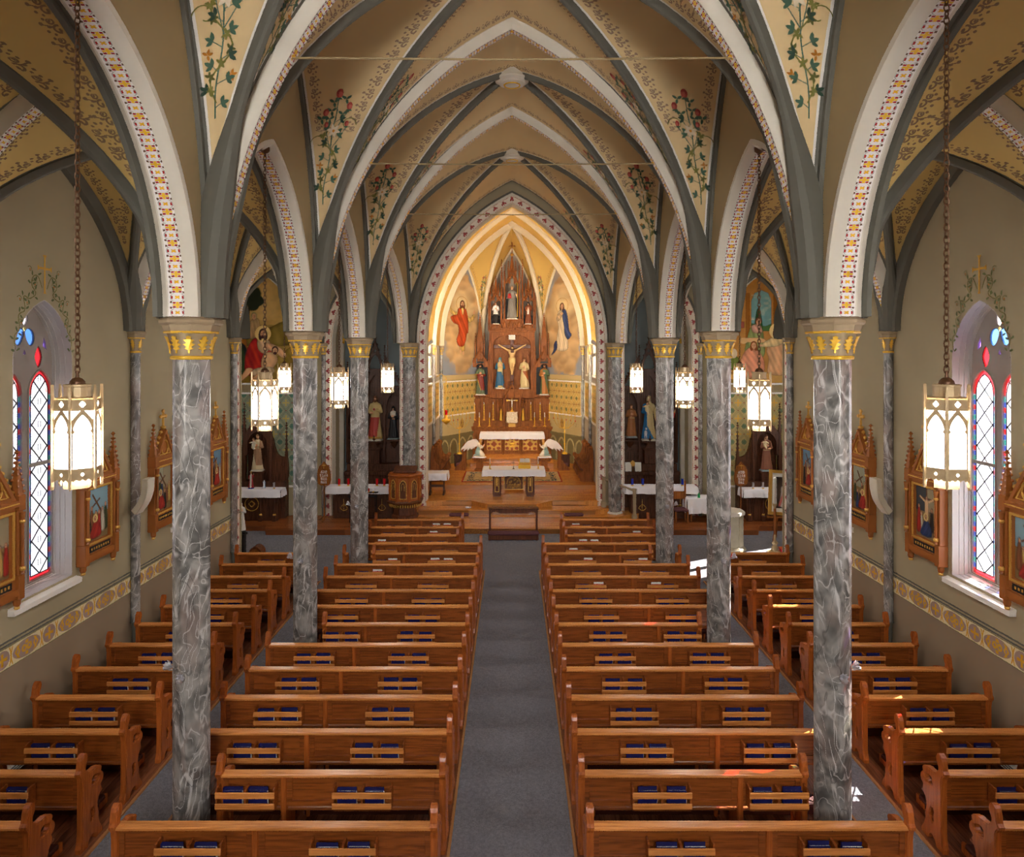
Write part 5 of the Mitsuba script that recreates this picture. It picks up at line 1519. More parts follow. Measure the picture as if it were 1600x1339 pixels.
def cross_mesh(h, w, t, d=.03, trefoil=True):
    p = so.unary_union([rect(-t / 2, t / 2, 0, h), rect(-w / 2, w / 2, h * .66 - t / 2, h * .66 + t / 2)])
    if trefoil:
        for a, b in ((0, h), (-w / 2, h * .66), (w / 2, h * .66)):
            p = p.union(so.unary_union([ell(a + i, b + j, t * .75, t * .75, n=8) for i, j in ((0, t * .5), (-t * .6, 0), (t * .6, 0), (0, -t * .4))]))
    return prism(p, -d / 2, d / 2, 'y')

# high altar
AX = 0.06
ha = thing('high_altar', 'carved oak high altar table under a white cloth, below the tall reredos', 'altar')
part(ha, 'table', cat(box(-1.25, 1.25, 31.30, 31.85, Z6, 1.98), box(-1.38, 1.38, 31.22, 31.9, 1.98, 2.03, .01)), 'mat_altarwood')
for x in (-.80, 0, .80):
    k = part(ha, 'panel_frame', prism(rect(x - .36, x + .36, 1.22, 1.86).difference(rect(x - .31, x + .31, 1.27, 1.81)), 31.26, 31.31, 'y'), 'mat_altarwood')
    tr = rect(x - .31, x + .31, 1.27, 1.81).difference(so.unary_union([sa.rotate(rect(x - .10, x + .10, 1.44, 1.64), 45)] + [ell(x + a * .21, 1.54 + b * .19, .085, .07) for a in (-1, 1) for b in (-1, 1)] + [quatrefoil(x + a, 1.54 + b, .06) for a, b in ((.25, 0), (-.25, 0), (0, .22), (0, -.22))]))
    sub(k, 'gilt_tracery', prism(tr, 31.275, 31.30, 'y'), 'mat_gilt')
    sub(k, 'red_ground', box(x - .31, x + .31, 31.294, 31.302, 1.27, 1.81), 'mat_red_oak')
    if x == 0:
        sub(k, 'lamb_relief', cat((np.array(trimesh.creation.icosphere(2).vertices) * [.12, .03, .065] + [0, 31.27, 1.55], np.array(trimesh.creation.icosphere(2).faces)), (np.array(trimesh.creation.icosphere(1).vertices) * [.045, .03, .045] + [.11, 31.265, 1.62], np.array(trimesh.creation.icosphere(1).faces)), box(-.13, .13, 31.25, 31.29, 1.42, 1.48, .01)), 'mat_gold', True)
P('mat_red_oak', C(142, 66, 34), 0.4, 0.4)
for x in (-1.21, -.40, .40, 1.21):
    part(ha, 'colonnette', move(lathe([(.05, Z6), (.05, 1.2), (.035, 1.22), (.035, 1.8), (.055, 1.84), (.06, 1.97)], 10), x, 31.27), 'mat_altarwood', 30)
def cloth_mesh(x0, x1, y0, y1, z, drop, seed=0, end_drop=None, wave=.012):
    """Cloth over a table: flat top, hanging front and ends with soft folds"""
    rnd = np.random.default_rng(seed); n = 61
    end_drop = drop if end_drop is None else end_drop
    xs = np.linspace(x0, x1, n)
    f = wave * (np.sin(xs * 23 + seed) + .6 * np.sin(xs * 41 + 2 * seed))
    rows = [np.stack([xs, np.full(n, y1), np.full(n, z)], 1), np.stack([xs, np.full(n, y0), np.full(n, z)], 1)]
    for t in np.linspace(.15, 1, 6):
        rows.append(np.stack([xs + (xs - (x0 + x1) / 2) * .02 * t, y0 - .012 - f * t - .03 * t, np.full(n, z - drop * t) + .006 * np.sin(xs * 9 + seed) * t], 1))
    ms = [grid(np.array(rows))]
    for q, xe in ((-1, x0), (1, x1)):
        ys = np.linspace(y1, y0, 16); g = wave * np.sin(ys * 31 + seed)
        rr = [np.stack([np.full(16, xe), ys, np.full(16, z)], 1)]
        for t in np.linspace(.15, 1, 6):
            rr.append(np.stack([xe + q * (.012 + (g + .03) * t), ys - np.linspace(0, .045, 16) * t, np.full(16, z - end_drop * t)], 1))
        ms.append(grid(np.array(rr)))
    v, f_ = cat(ms)
    return v, f_
def tablecloth(label, x0, x1, y0, y1, z, drop, seed=0, **k):
    key = thing('altar_cloth', label, 'cloth')
    m = cloth_mesh(x0, x1, y0, y1, z + .004, drop, seed, **k)
    m2 = (np.array(m[0]) - [0, 0, .003], m[1][:, ::-1])
    part(None, key, m, 'mat_cloth', 40)
    return key
tablecloth('white cloth with a lace edge draped over the high altar', -1.42, 1.42, 31.19, 31.92, 2.035, .27, 1)

rd = thing('reredos', 'towering carved gothic oak reredos with niches and crocketed spires', 'altarpiece')
o = [box(-1.9, 1.9, 31.92, 32.45, Z5, 2.12), box(-1.95, 1.95, 31.86, 32.45, 2.12, 2.18, .01), box(-1.98, 1.98, 31.84, 32.45, 2.18, 2.26, .015)]
part(rd, 'base', cat(o), 'mat_altarwood')
o = [box(-1.86, 1.86, 31.98, 32.45, 2.26, 2.40), box(-1.80, 1.80, 32.05, 32.45, 2.40, 2.52)] + arcade_band(-1.86, -.66, 31.985, 2.27, 2.40, 12, .012) + arcade_band(.66, 1.86, 31.985, 2.27, 2.40, 12, .012)
part(rd, 'gradine', cat(o), 'mat_altarwood')
# lower tier
o = [box(-1.86, -1.02, 32.12, 32.42, 2.52, 3.62), box(1.02, 1.86, 32.12, 32.42, 2.52, 3.62), box(-1.02, 1.02, 32.2, 32.42, 2.52, 3.95)]
for q in (-1, 1):
    for x0, x1, yy, n in ((1.08, 1.80, 32.12, 2), (.62, .98, 32.20, 2)):
        a, b = sorted((q * x0, q * x1)); o += arcade_band(a, b, yy, 2.56, 3.5, n, .05)
    o += [box(q * 1.0, q * 1.94, 32.02, 32.44, 3.58, 3.68, .015), box(q * .99, q * 1.05, 32.08, 32.2, 2.52, 3.6, .01), box(q * 1.82, q * 1.88, 32.06, 32.2, 2.52, 3.6, .01)]
part(rd, 'lower_panels', cat(o), 'mat_altarwood')
# central crucifixion frame
fr = rect(-1.02, 1.02, 3.55, 6.62).difference(so.unary_union([rect(-.86, .86, 3.7, 6.0), sa.scale(ell(0, 6.0, .86, .42, n=28), 1, 1)]))
k = part(rd, 'crucifixion_frame', cat(prism(fr, 31.95, 32.25, 'y'), prism(rect(-.94, .94, 3.6, 6.52).difference(so.unary_union([rect(-.88, .88, 3.68, 6.0), ell(0, 6.0, .88, .44, n=28)])), 31.91, 31.96, 'y'), box(-.92, .92, 31.9, 32.3, 3.55, 3.95), box(-1.05, 1.05, 31.88, 32.0, 6.55, 6.64, .01)), 'mat_altarwood')
sub(k, 'back_panel', box(-.95, .95, 32.26, 32.32, 3.6, 6.6), 'mat_altarwood')
o = []
for q in (-1, 1):
    o += [prism(lancet(.36, 4.1, 5.2, .5, 10, q * .52).difference(lancet(.30, 4.1, 5.2, .42, 10, q * .52)), 32.22, 32.26, 'y')]
    for j in range(3):
        o += [prism(quatrefoil(q * (.25 + .22 * j), 6.10 - .06 * j, .10).difference(quatrefoil(q * (.25 + .22 * j), 6.10 - .06 * j, .07)), 32.2, 32.26, 'y')]
sub(k, 'carved_tracery', cat(o), 'mat_altarwood')
for q in (-1, 1):
    sub(k, 'side_post', cat(pinnacle(q * 1.0, 31.98, 3.68, 6.1, .5, .09)), 'mat_altarwood')
# side niches
for q in (-1, 1):
    x = q * 1.46
    o = [box(x - .40, x + .40, 32.28, 32.36, 3.68, 5.3)]
    for e in (-1, 1):
        o += pinnacle(x + e * .40, 32.0, 3.68, 5.1, .75, .075) + pinnacle(x + e * .44, 32.28, 3.68, 5.0, .55, .07)
    part(rd, 'niche', cat(o), 'mat_altarwood')
    part(rd, 'niche_back', box(x - .34, x + .34, 32.26, 32.28, 3.7, 5.2), 'mat_black')
    o = gable(x, 31.98, 5.08, .78, .62, .07, True, 4) + [prism(rect(x - .40, x + .40, 4.95, 5.12).difference(lancet(.16, 4.9, 4.98, .1, 6, x)), 31.95, 32.3, 'y')]
    for e in (-1, 1):
        o += pinnacle(x + e * .20, 32.05, 5.1, 5.95, .45, .06, 4)
        o += [lathe([(0, -.1), (.03, -.05), (.02, 0), (.02, .3)], 6, (x + e * .36, 31.96, 4.95))]
    o += [box(x - .13, x + .13, 32.05, 32.25, 5.3, 6.3, .02)] + spire(x, 32.14, 6.28, 1.15, .24, 8)
    for j in range(3):
        o += [prism(lancet(.05, 5.5, 6.0, .15, 6, x + (j - 1) * .085), 32.03, 32.06, 'y')]
    part(rd, 'niche_canopy', cat(o), 'mat_altarwood')
    # openwork wing buttress outside the niche
    o = [box(q * 2.02 - .05, q * 2.02 + .05, 32.1, 32.2, 3.5, 4.6, .01), box(q * 1.9, q * 2.06, 32.08, 32.22, 3.4, 3.55)] + pinnacle(q * 2.06, 32.15, 3.6, 4.9, .5, .07) + [tube([[q * 2.06, 32.15, 4.6], [q * 1.9, 32.15, 4.9]], .03, 5)]
    part(rd, 'wing', cat(o), 'mat_altarwood')
# attic with three statue niches
o = [box(-1.05, 1.05, 32.0, 32.3, 6.62, 6.72, .01), box(-.45, .45, 31.95, 32.3, 6.72, 7.14), box(-1.0, -.48, 31.98, 32.28, 6.72, 6.9), box(.48, 1.0, 31.98, 32.28, 6.72, 6.9)]
o += [prism(rect(-.45, .45, 6.70, 7.14).difference(lancet(.17, 6.65, 6.85, .22, 7)).difference(lancet(.09, 6.65, 6.85, .2, 7, -.32)).difference(lancet(.09, 6.65, 6.85, .2, 7, .32)), 31.88, 31.96, 'y')] + gable(0, 31.9, 6.75, .42, .36, .05, True, 3, False)
for q in (-1, 1):
    o += gable(q * .32, 31.9, 6.75, .24, .30, .04, False, 2, False) + gable(q * .74, 31.95, 6.72, .5, .16, .04, False, 2, False)
part(rd, 'attic', cat(o), 'mat_altarwood')
for x, z0, w, zc, zt in ((-.74, 6.9, .25, 7.95, 9.0), (.74, 6.9, .25, 7.95, 9.0), (0, 7.14, .34, 8.75, 10.12)):
    o = []
    for e in (-1, 1):
        o += pinnacle(x + e * w, 32.0, z0, zc + .15, (zt - zc) * .45, .065, 5)
        o += pinnacle(x + e * w * 1.05, 32.24, z0, zc, (zt - zc) * .35, .06, 4)
        if x == 0:
            o += pinnacle(x + e * .47, 32.1, 7.1, 9.05, .75, .07, 6)
    o += gable(x, 31.99, zc, w * 1.95, (zt - zc) * .32, .06, True, 3)
    for j, e in enumerate((-.5, .5)):
        o += pinnacle(x + e * w, 32.08, zc + .05, zc + (zt - zc) * .38, (zt - zc) * .3, .05, 4)
    zz = zc + (zt - zc) * .35
    for e in (-1, 1):
        o += [box(x + e * w * .35 - .025, x + e * w * .35 + .025, 32.08, 32.14, zc, zz + .1), prism(lancet(w * .34, zc, zz - .1, .2, 6, x).difference(lancet(w * .22, zc, zz - .1, .14, 6, x)), 32.05, 32.09, 'y')]
    o += spire(x, 32.12, zz + .05, zt - zz, w * .62, 9)
    part(rd, 'statue_canopy', cat(o), 'mat_altarwood')
    if x == 0:
        part(rd, 'niche_back', box(-.27, -.17, 32.24, 32.27, 7.14, 8.1), 'mat_black'); part(rd, 'niche_back', box(.17, .27, 32.24, 32.27, 7.14, 8.1), 'mat_black')
    else:
        part(rd, 'niche_back', box(x - .2, x + .2, 32.22, 32.25, 6.9, 7.3), 'mat_black')
for q in (-1, 1):
    o = pinnacle(q * 1.06, 32.1, 6.6, 7.8, .6, .07, 6) + [tube([[q * 1.06, 32.1, 7.5], [q * .5, 32.1, 8.2]], .025, 5), tube([[q * .5, 32.1, 7.9], [q * .42, 32.1, 8.5]], .02, 5)]
    part(rd, 'flying_buttress', cat(o), 'mat_altarwood')
part(rd, 'finial_cross', move(cross_mesh(.46, .34, .036, .04), 0, 31.95, 10.14), 'mat_altarwood')
part(rd, 'finial_bracket', lathe([(.02, 9.98), (.10, 10.06), (.03, 10.12), (.02, 10.16)], 8, (0, 31.98, 0)), 'mat_gilt', 30)
# tabernacle
k = part(rd, 'tabernacle', cat([box(-.62, .62, 31.95, 32.3, 2.26, 2.5), box(-.30, .30, 31.86, 32.2, 2.2, 2.86, .01), box(-.34, .34, 31.9, 32.25, 2.86, 2.92, .01), box(-.38, .38, 32.12, 32.25, 2.9, 3.75)] + gable(0, 31.95, 3.55, .72, .62, .08, True, 4) + sum([pinnacle(e * .36, 31.94, 2.5, 3.6, .5, .08) + pinnacle(e * .64, 31.98, 2.5, 3.2, .4, .07) + gable(e * .5, 31.98, 3.05, .26, .3, .05, True, 2) + [box(e * .5 - .11, e * .5 + .11, 32.1, 32.2, 2.5, 3.1)] for e in (-1, 1)], [])), 'mat_altarwood')
sub(k, 'gilt_door', cat(box(-.16, .16, 31.84, 31.87, 2.24, 2.42, .005), prism(quatrefoil(0, 2.33, .07), 31.83, 31.845, 'y')), 'mat_gilt')
kv = thing('tabernacle_veil', 'small white lace veil hanging over the tabernacle door of the reredos', 'cloth')
part(None, kv, cloth_mesh(-.24, .24, 31.78, 31.9, 2.92, .48, 4, wave=.006), 'mat_lace', 40)
P('mat_lace', proc(lambda p, n, uv: mix(S(196, 170, 130), S(236, 228, 212), smoothstep(.35, .6, noise(p.x * 60, p.z * 60)))), 0.85, 0.2)
for e in (-1, 1):
    g = thing('gilt_angel_figure', f'small gilt standing figure in the niche {"left" if e < 0 else "right"} of the tabernacle veil', 'statue')
    v = robe_lathe(.8, 6, .9, 2)
    part(g, 'figure', move((np.array(v[0]) * .55, v[1]), e * .5, 31.98, 2.52), 'mat_gold', True)
    part(g, 'head', (np.array(trimesh.creation.icosphere(2).vertices) * [.025, .028, .036] + [e * .5, 31.98, 3.03], np.array(trimesh.creation.icosphere(2).faces)), 'mat_gold', True)

# crucifixion: cross and corpus
def corpus(key, pos, H, col_skin, cloth_c, mat='mat_polychrome'):
    sh = .80
    b = [m3.Manifold.batch_hull([ball((0, 0, .50), .075), ball((0, -.01, .62), .072), ball((0, 0, .62), .068)]), m3.Manifold.batch_hull([ball((-.06, 0, .72), .058), ball((.06, 0, .72), .058), ball((0, 0, .60), .066), ball((-.085, 0, .79), .03), ball((.085, 0, .79), .03)])]
    for q in (-1, 1):
        s0, e, w = (q * .10, 0, .79), (q * .25, .01, .875), (q * .395, .0, .955)
        b += [bone(s0, e, .036, .029), bone(e, w, .030, .021)] + hand_bones(w, (q, 0, .55), (0, -1, 0), .085)
        hp, kn, an = (q * .045, 0, .48), (q * .040, -.055, .26), (q * .012, -.01, .06)
        b += [bone(hp, kn, .062, .043), bone(kn, an, .044, .024), bone(an, (q * .016, -.05, .0), .026, .018)]
        b.append(m3.Manifold.batch_hull([ball((q * .07, -.02, .52), .05), ball((q * .06, -.04, .38), .055), ball((0, -.03, .40), .06), ball((0, 0, .54), .07)]))
    b += [bone((0, -.01, .79), (.005, -.03, .86), .032, .028)] + head_bones(.012, -.045, .885)
    def col(v):
        c = np.tile(col_skin, (len(v), 1)).astype(float)
        c[(v[:, 2] > .36) & (v[:, 2] < .545)] = cloth_c
        return c
    m, cl, put = finish(b, .018, H, pos, 0, col)
    part(key, 'corpus', m, mat, True, color=cl)
    hm = put(hair_mesh(.012, -.045, .885, 1.0, True, beard=True))
    part(key, 'hair', hm, mat, True, color=np.tile(C(84, 52, 30), (len(hm[0]), 1)))
    part(key, 'face_features', put(face_marks(.012, -.045, .885)), 'mat_bronze', True)
cx_ = thing('crucifix', 'large painted crucifix at the centre of the reredos', 'crucifix')
part(cx_, 'cross', cat(box(-.08, .08, 32.08, 32.16, 3.96, 6.42, .01), box(-.84, .84, 32.07, 32.16, 5.80, 5.96, .01)), 'mat_walnut')
part(cx_, 'title_board', box(-.15, .15, 32.05, 32.08, 6.2, 6.42, .006), 'mat_paper')
corpus(cx_, (0, 31.98, 4.62), 1.36, C(206, 172, 118), C(204, 178, 118))
b = thing('tabernacle_crucifix', 'small gilt crucifix standing on top of the tabernacle', 'crucifix')
part(b, 'cross', move(cross_mesh(.62, .44, .035, .025), 0, 31.98, 3.02), 'mat_gold')
part(b, 'foot', lathe([(.10, 2.92), (.09, 2.95), (.03, 2.98), (.02, 3.04)], 10, (0, 31.98, 0)), 'mat_gold', 30)
part(b, 'corpus', cat(tube([[0, 31.94, 3.12], [0, 31.94, 3.3], [0, 31.93, 3.42]], [.016, .03, .03], 6), tube([[-.17, 31.95, 3.46], [0, 31.94, 3.42], [.17, 31.95, 3.46]], .013, 5), lathe([(0, -.03), (.022, 0), (0, .03)], 8, (0, 31.93, 3.46))), 'mat_paper', True)

YS = 31.98
statue('praying veiled woman statue in blue mantle left of the crucifix', (-.55, YS + .08, 4.03), 1.36, [C(206, 186, 128), (C(52, 108, 142), sides(.085)), (C(46, 98, 136), lambda x, y, z: (z < .52) & (x < .05 + .35 * (.5 - z)) & (z > .06))], ('pray', 'pray'), .15, veil=C(92, 150, 166), seed=1)
statue('statue in cream tunic and russet mantle right of the crucifix', (.56, YS + .08, 4.03), 1.36, [C(210, 190, 140), (C(168, 96, 50), drape(.0, .6, 0, .55)), (C(176, 106, 60), back(.03))], ('breast', 'hold'), -.15, hair=C(120, 76, 40), long_=True, seed=2)
statue('bearded statue in green tunic and red mantle in the left niche of the reredos', (-1.44, YS + .06, 3.74), 1.36, [C(96, 112, 84), (C(132, 46, 38), drape(-.09, .32, .12, .66)), (C(188, 150, 60), lambda x, y, z: (np.abs(x + .32 * (z - .45) + .09) < .014) & (z < .66) & (z > .12))], ('breast', 'hold'), .1, hair=C(58, 36, 26), beard=True, seed=3, flare=.9)
statue('statue in green mantle holding an infant in the right niche of the reredos', (1.47, YS + .06, 3.74), 1.36, [C(176, 118, 60), (C(88, 108, 78), lambda x, y, z: (x > .045 - .25 * (z - .4)) & (z < .8)), (C(88, 108, 78), lambda x, y, z: (x < -.08) & (z < .5))], ('hold', 'breast'), -.1, hair=C(96, 58, 36), long_=True, beard=True, seed=4, flare=.9)
statue('abbot statue in grey habit with gilt crozier at the top of the reredos', (0, YS + .1, 7.19), 1.5, [C(134, 130, 124), (C(120, 116, 110), drape(.02, .3, .0, .6))], ('hold', 'staff'), 0, hair=C(150, 130, 110), seed=5,
       extra=[('crozier', tube([[.16, -.14, .02], [.165, -.15, .9], [.17, -.15, 1.0], [.14, -.15, 1.06], [.10, -.15, 1.02], [.13, -.15, .98]], .011, 6), 'mat_gold'), ('red_book', box(-.13, -.02, -.17, -.11, .58, .66, .006), 'mat_red'), ('roses', cat([lathe([(0, -.02), (.024, 0), (0, .02)], 7, (-.11 + .03 * (j % 3), -.15, .68 + .03 * (j // 3))) for j in range(6)]), 'mat_red')])
statue('statue in white surplice over black cassock at the upper left of the reredos', (-.74, YS + .1, 6.94), .98, [C(226, 224, 220), (C(30, 28, 28), lambda x, y, z: z < .42)], ('breast', 'hold'), .1, hair=C(110, 70, 44), seed=6)
statue('statue in brown habit and black veil at the upper right of the reredos', (.74, YS + .1, 6.94), .98, [C(128, 70, 42), (C(222, 214, 204), lambda x, y, z: (np.abs(x) < .045) & (y < 0) & (z < .72) & (z > .42))], ('hold', 'breast'), -.1, veil=C(34, 28, 26), seed=7)

# kneeling angels on pedestals
def angel(q, label):
    t = thing('kneeling_angel', label, 'statue')
    # facing the altar: built facing +x, yaw turns it
    b = [m3.Manifold.batch_hull([ball((-.10, 0, .07), .075), ball((.14, .05, .06), .06), ball((.14, -.05, .06), .06), ball((-.22, 0, .05), .05)]),
         m3.Manifold.batch_hull([ball((.12, .06, .08), .07), ball((.10, -.06, .08), .07), ball((-.06, 0, .26), .11), ball((-.10, 0, .16), .10)]),
         m3.Manifold.batch_hull([ball((-.05, 0, .28), .10), ball((-.02, .07, .50), .06), ball((-.02, -.07, .50), .06), ball((-.02, 0, .54), .05)]), bone((0, 0, .54), (.03, 0, .60), .034, .03)]
    for e in (-1, 1):
        b += [bone((-.02, e * .10, .50), (.06, e * .12, .36), .042, .038), bone((.06, e * .12, .36), (.16, e * .02, .44), .038, .028)] + hand_bones((.165, e * .015, .45), (.35, 0, 1), (0, -e, 0), .09)
    h = head_bones(0, 0, 0, k=1.05)
    b += [m_.rotate([0, 0, 90]).translate([.05, 0, .66]) for m_ in h]
    skin = SKIN
    def col(v):
        c = np.tile(C(226, 212, 190), (len(v), 1)).astype(float)
        c[(v[:, 0] < .03) & (v[:, 2] < .40) & (v[:, 2] > .05) & (np.abs(v[:, 1]) > .03)] = C(150, 176, 166)
        c[(v[:, 2] > .58)] = skin
        c[(np.linalg.norm(v - [.17, 0, .48], axis=1) < .07)] = skin
        return c
    yaw = 0.0 if q < 0 else PI
    yaw += -q * 0.35 if False else (-.25 if q < 0 else .25)
    pos = (q * 1.31, 28.6, 1.36)
    m, cl, put = finish(b, .02, 1.0, pos, yaw, col)
    part(t, 'figure', m, 'mat_polychrome', True, color=cl)
    hm = hair_mesh(0, 0, 0, 1.06, True); hm = (np.stack([-hm[0][:, 1] + .05, hm[0][:, 0], hm[0][:, 2] + .66], 1), hm[1]); hm = put(hm)
    part(t, 'hair', hm, 'mat_polychrome', True, color=np.tile(C(196, 146, 70), (len(hm[0]), 1)))
    w = sg.Polygon(spl([(0, .0), (-.02, .10), (-.16, .20), (-.38, .14), (-.56, -.06), (-.66, -.22), (-.52, -.15), (-.54, -.26), (-.40, -.15), (-.40, -.25), (-.28, -.13), (-.24, -.20), (-.14, -.10), (-.04, -.06)], 4, True)).buffer(0)
    for e in (-1, 1):
        mm = prism(w, -.014, .014, 'y'); v = np.array(mm[0]) + [-.06, e * (.07 + 0.0), .50]
        v[:, 1] += e * np.abs(v[:, 0] + .06) * .35
        wm = put((v, mm[1]))
        part(t, 'wing', wm, 'mat_polychrome', False, color=np.tile(C(226, 212, 204), (len(wm[0]), 1)))
    part(t, 'plinth', put(box(-.28, .24, -.16, .16, -.03, .0, .01)), 'mat_cloth')
    p = thing('angel_pedestal', f'carved wooden pedestal under the {"left" if q < 0 else "right"} kneeling angel', 'pedestal')
    X = q * 1.31
    part(p, 'top', cat(box(X - .30, X + .30, 28.42, 28.78, 1.25, 1.325, .012), box(X - .25, X + .25, 28.46, 28.74, 1.18, 1.25)), 'mat_altarwood')
    part(p, 'stem', box(X - .13, X + .13, 28.48, 28.72, Z5 + .08, 1.18, .02), 'mat_altarwood')
    part(p, 'foot', box(X - .2, X + .2, 28.44, 28.76, Z5, Z5 + .08, .015), 'mat_altarwood')
angel(-1, 'kneeling white angel with raised wings left of the high altar')
angel(1, 'kneeling white angel with raised wings right of the high altar')

# candlesticks on the gradines
def turned(h, r):
    pr = [(r * 1.5, 0), (r * 1.4, .03 * h), (r * .5, .07 * h), (r * .4, .14 * h)]
    for k in range(5):
        z = .16 + k * .125
        pr += [(r * .35, z * h), (r * .62, (z + .03) * h), (r * .62, (z + .05) * h), (r * .35, (z + .08) * h)]
    pr += [(r * .4, .80 * h), (r * .75, .83 * h), (r * .75, .84 * h), (r * .3, .85 * h)]
    return pr
def candlestick(label, x, y, z, h, candle, r=.045, group='candlesticks on the reredos'):
    t = thing('candlestick', label, 'candlestick', group)
    part(t, 'stick', lathe([(a, b) for a, b in turned(h, r)], 10, (x, y, z)), 'mat_gold', 30)
    part(t, 'candle', lathe([(r * .35, h * .84), (r * .35, h * .84 + candle), (r * .12, h * .84 + candle + .015)], 8, (x, y, z)), 'mat_paper', 30)
for e in (-1, 1):
    sd = 'left' if e < 0 else 'right'
    for x, nm in ((.86, 'inner'), (1.28, 'middle'), (1.70, 'outer')):
        candlestick(f'tall gilt candlestick on the upper ledge of the reredos, {nm} of three on the {sd}', e * x, 32.08 if x > 1 else 32.12, 2.525, .85, .10)
    for x, nm in ((1.02, 'inner'), (1.48, 'outer')):
        candlestick(f'slim brass candlestick on the lower ledge, {nm} of two on the {sd} of the tabernacle', e * x, 31.9, 2.265, .48, .22, .05)

# tall branched candelabra
for e in (-1, 1):
    sd = 'left' if e < 0 else 'right'
    X, Y = e * 2.22, 29.7
    t = thing('candelabrum', f'tall branched gilt candelabrum on a dark box {"left" if e < 0 else "right"} of the high altar', 'candelabrum')
    part(t, 'box', cat(box(X - .2, X + .2, Y - .18, Y + .18, Z5, 1.28, .015), box(X - .23, X + .23, Y - .2, Y + .2, 1.28, 1.32)), 'mat_darkwood')
    part(t, 'stem', lathe([(.12, 1.32), (.11, 1.36), (.03, 1.42), (.02, 1.7), (.04, 1.75), (.02, 1.8), (.018, 2.2), (.04, 2.25), (.018, 2.3), (.016, 2.75)], 10, (X, Y, 0)), 'mat_gold', 30)
    for k in range(7):
        a = (k - 3) * .30; hh = 2.95 + .10 * (3 - abs(k - 3))
        part(t, 'branch', cat(tube(spl([[X, Y, 2.35 + .05 * abs(k - 3)], [X + math.sin(a) * .18, Y, 2.40], [X + a * .42, Y - .03, 2.62], [X + a * .48, Y - .03, hh - .1]], 4), .008, 5), lathe([(.01, -.12), (.03, -.1), (.012, -.09), (.012, .08), (0, .10)], 6, (X + a * .48, Y - .03, hh))), 'mat_gold', True)
    # priest's kneeler beside it
    p = thing('prie_dieu', f'oak kneeling desk with purple pad beside the {sd} kneeling angel', 'kneeler')
    X, Y = e * 2.0, 28.7
    for y in (Y - .02, Y + .5):
        prof_ = sg.Polygon(spl([(0, 0), (.42, 0), (.40, .10), (.30, .22), (.16, .36), (.12, .60), (.16, .82), (.10, .94), (.02, .92), (-.02, .8), (0, .5)], 4, True)).buffer(0).difference(quatrefoil(.09, .22, .05)).union(ell(.06, .98, .06, .07))
        m = prism(sa.scale(prof_, -e if False else e, 1, origin=(0, 0)), y - .03, y + .03, 'y')
        part(p, 'end_panel', move(m, X - e * .1, 0, Z5), 'mat_altarwood')
    part(p, 'desk_top', box(X - e * .12, X + e * .06, Y, Y + .48, Z5 + .80, Z5 + .84), 'mat_altarwood')
    part(p, 'cushion', box(X + e * .08, X + e * .30, Y, Y + .48, Z5 + .14, Z5 + .24, .03), 'mat_purple')
    # choir stalls along the chancel wall
    for k in range(4):
        st = thing('choir_stall', f'carved oak choir stall on the {sd} chancel wall, {("first", "second", "third", "fourth")[k]} from the altar steps', 'stall')
        y = 26.1 + k * .72; X = e * 3.0
        part(st, 'back', box(X - e * .06, X, y, y + .70, Z5, 1.95, .01), 'mat_walnut')
        part(st, 'seat', box(X - e * .46, X - e * .06, y + .04, y + .66, 1.2, 1.25, .01), 'mat_walnut')
        sp = sg.Polygon(spl([(0, 0), (-.46, 0), (-.44, .30), (-.36, .42), (-.48, .55), (-.50, .66), (-.40, .70), (-.30, .62), (-.18, .70), (-.10, .98), (-.14, 1.14), (-.04, 1.22), (0, 1.1)], 4, True)).buffer(0)
        m = prism(sa.scale(sp, e, 1, origin=(0, 0)), y - .025, y + .025, 'y')
        part(st, 'end_panel', move(m, X, 0, Z5), 'mat_altarwood')
        part(st, 'finial', lathe([(.02, 2.0), (.06, 2.05), (.03, 2.1), (0, 2.16)], 8, (X - e * .07, y, 0)), 'mat_altarwood', 30)
        if k == 3:
            part(st, 'end_panel', move(m, X, .70, Z5), 'mat_altarwood')

# sanctuary lamp
t = thing('sanctuary_lamp', 'hanging gilt sanctuary lamp with red glass at the left of the chancel', 'lamp')
X, Y = -2.62, 28.0
part(t, 'glass', lathe([(.05, 3.1), (.06, 3.3)], 10, (X, Y, 0)), 'glass_votive_red', 30)
part(t, 'bowl', lathe([(0, 2.72), (.06, 2.78), (.17, 2.86), (.19, 2.92), (.08, 2.96), (.05, 3.1), (.07, 3.11)], 14, (X, Y, 0)), 'mat_gold', 30)
part(t, 'chain', cat([tube([[X + .17 * math.cos(a), Y + .17 * math.sin(a), 2.92], [X + .02 * math.cos(a), Y + .02 * math.sin(a), 4.1]], .006, 5) for a in (0, 2.09, 4.19)] + [tube([[X, Y, 4.08], [X, Y, 4.6], [X - .2, Y, 4.75], [X - .4, Y, 4.6]], .012, 6)]), 'mat_gold', True)

# rug
t = thing('rug', 'patterned beige and red oriental rug before the high altar', 'rug')
v = np.array([[-1.87, 26.02, Z5 + .012], [1.87, 26.02, Z5 + .012], [1.87, 28.3, Z5 + .012], [-1.87, 28.3, Z5 + .012]])
gx, gy = np.meshgrid(np.linspace(-1.87, 1.87, 2), np.linspace(26.02, 28.32, 2), indexing='ij')
part(None, t, cat(box(-1.87, 1.87, 26.02, 28.32, Z5 + .001, Z5 + .012)), 'mat_rug', uv=(lambda q: np.stack([(q[:, 0]) * 1.62 / 1.87, (q[:, 1] - 27.17) * .98 / 1.15], 1))(np.array(box(-1.87, 1.87, 26.02, 28.32, 0, 1)[0])))

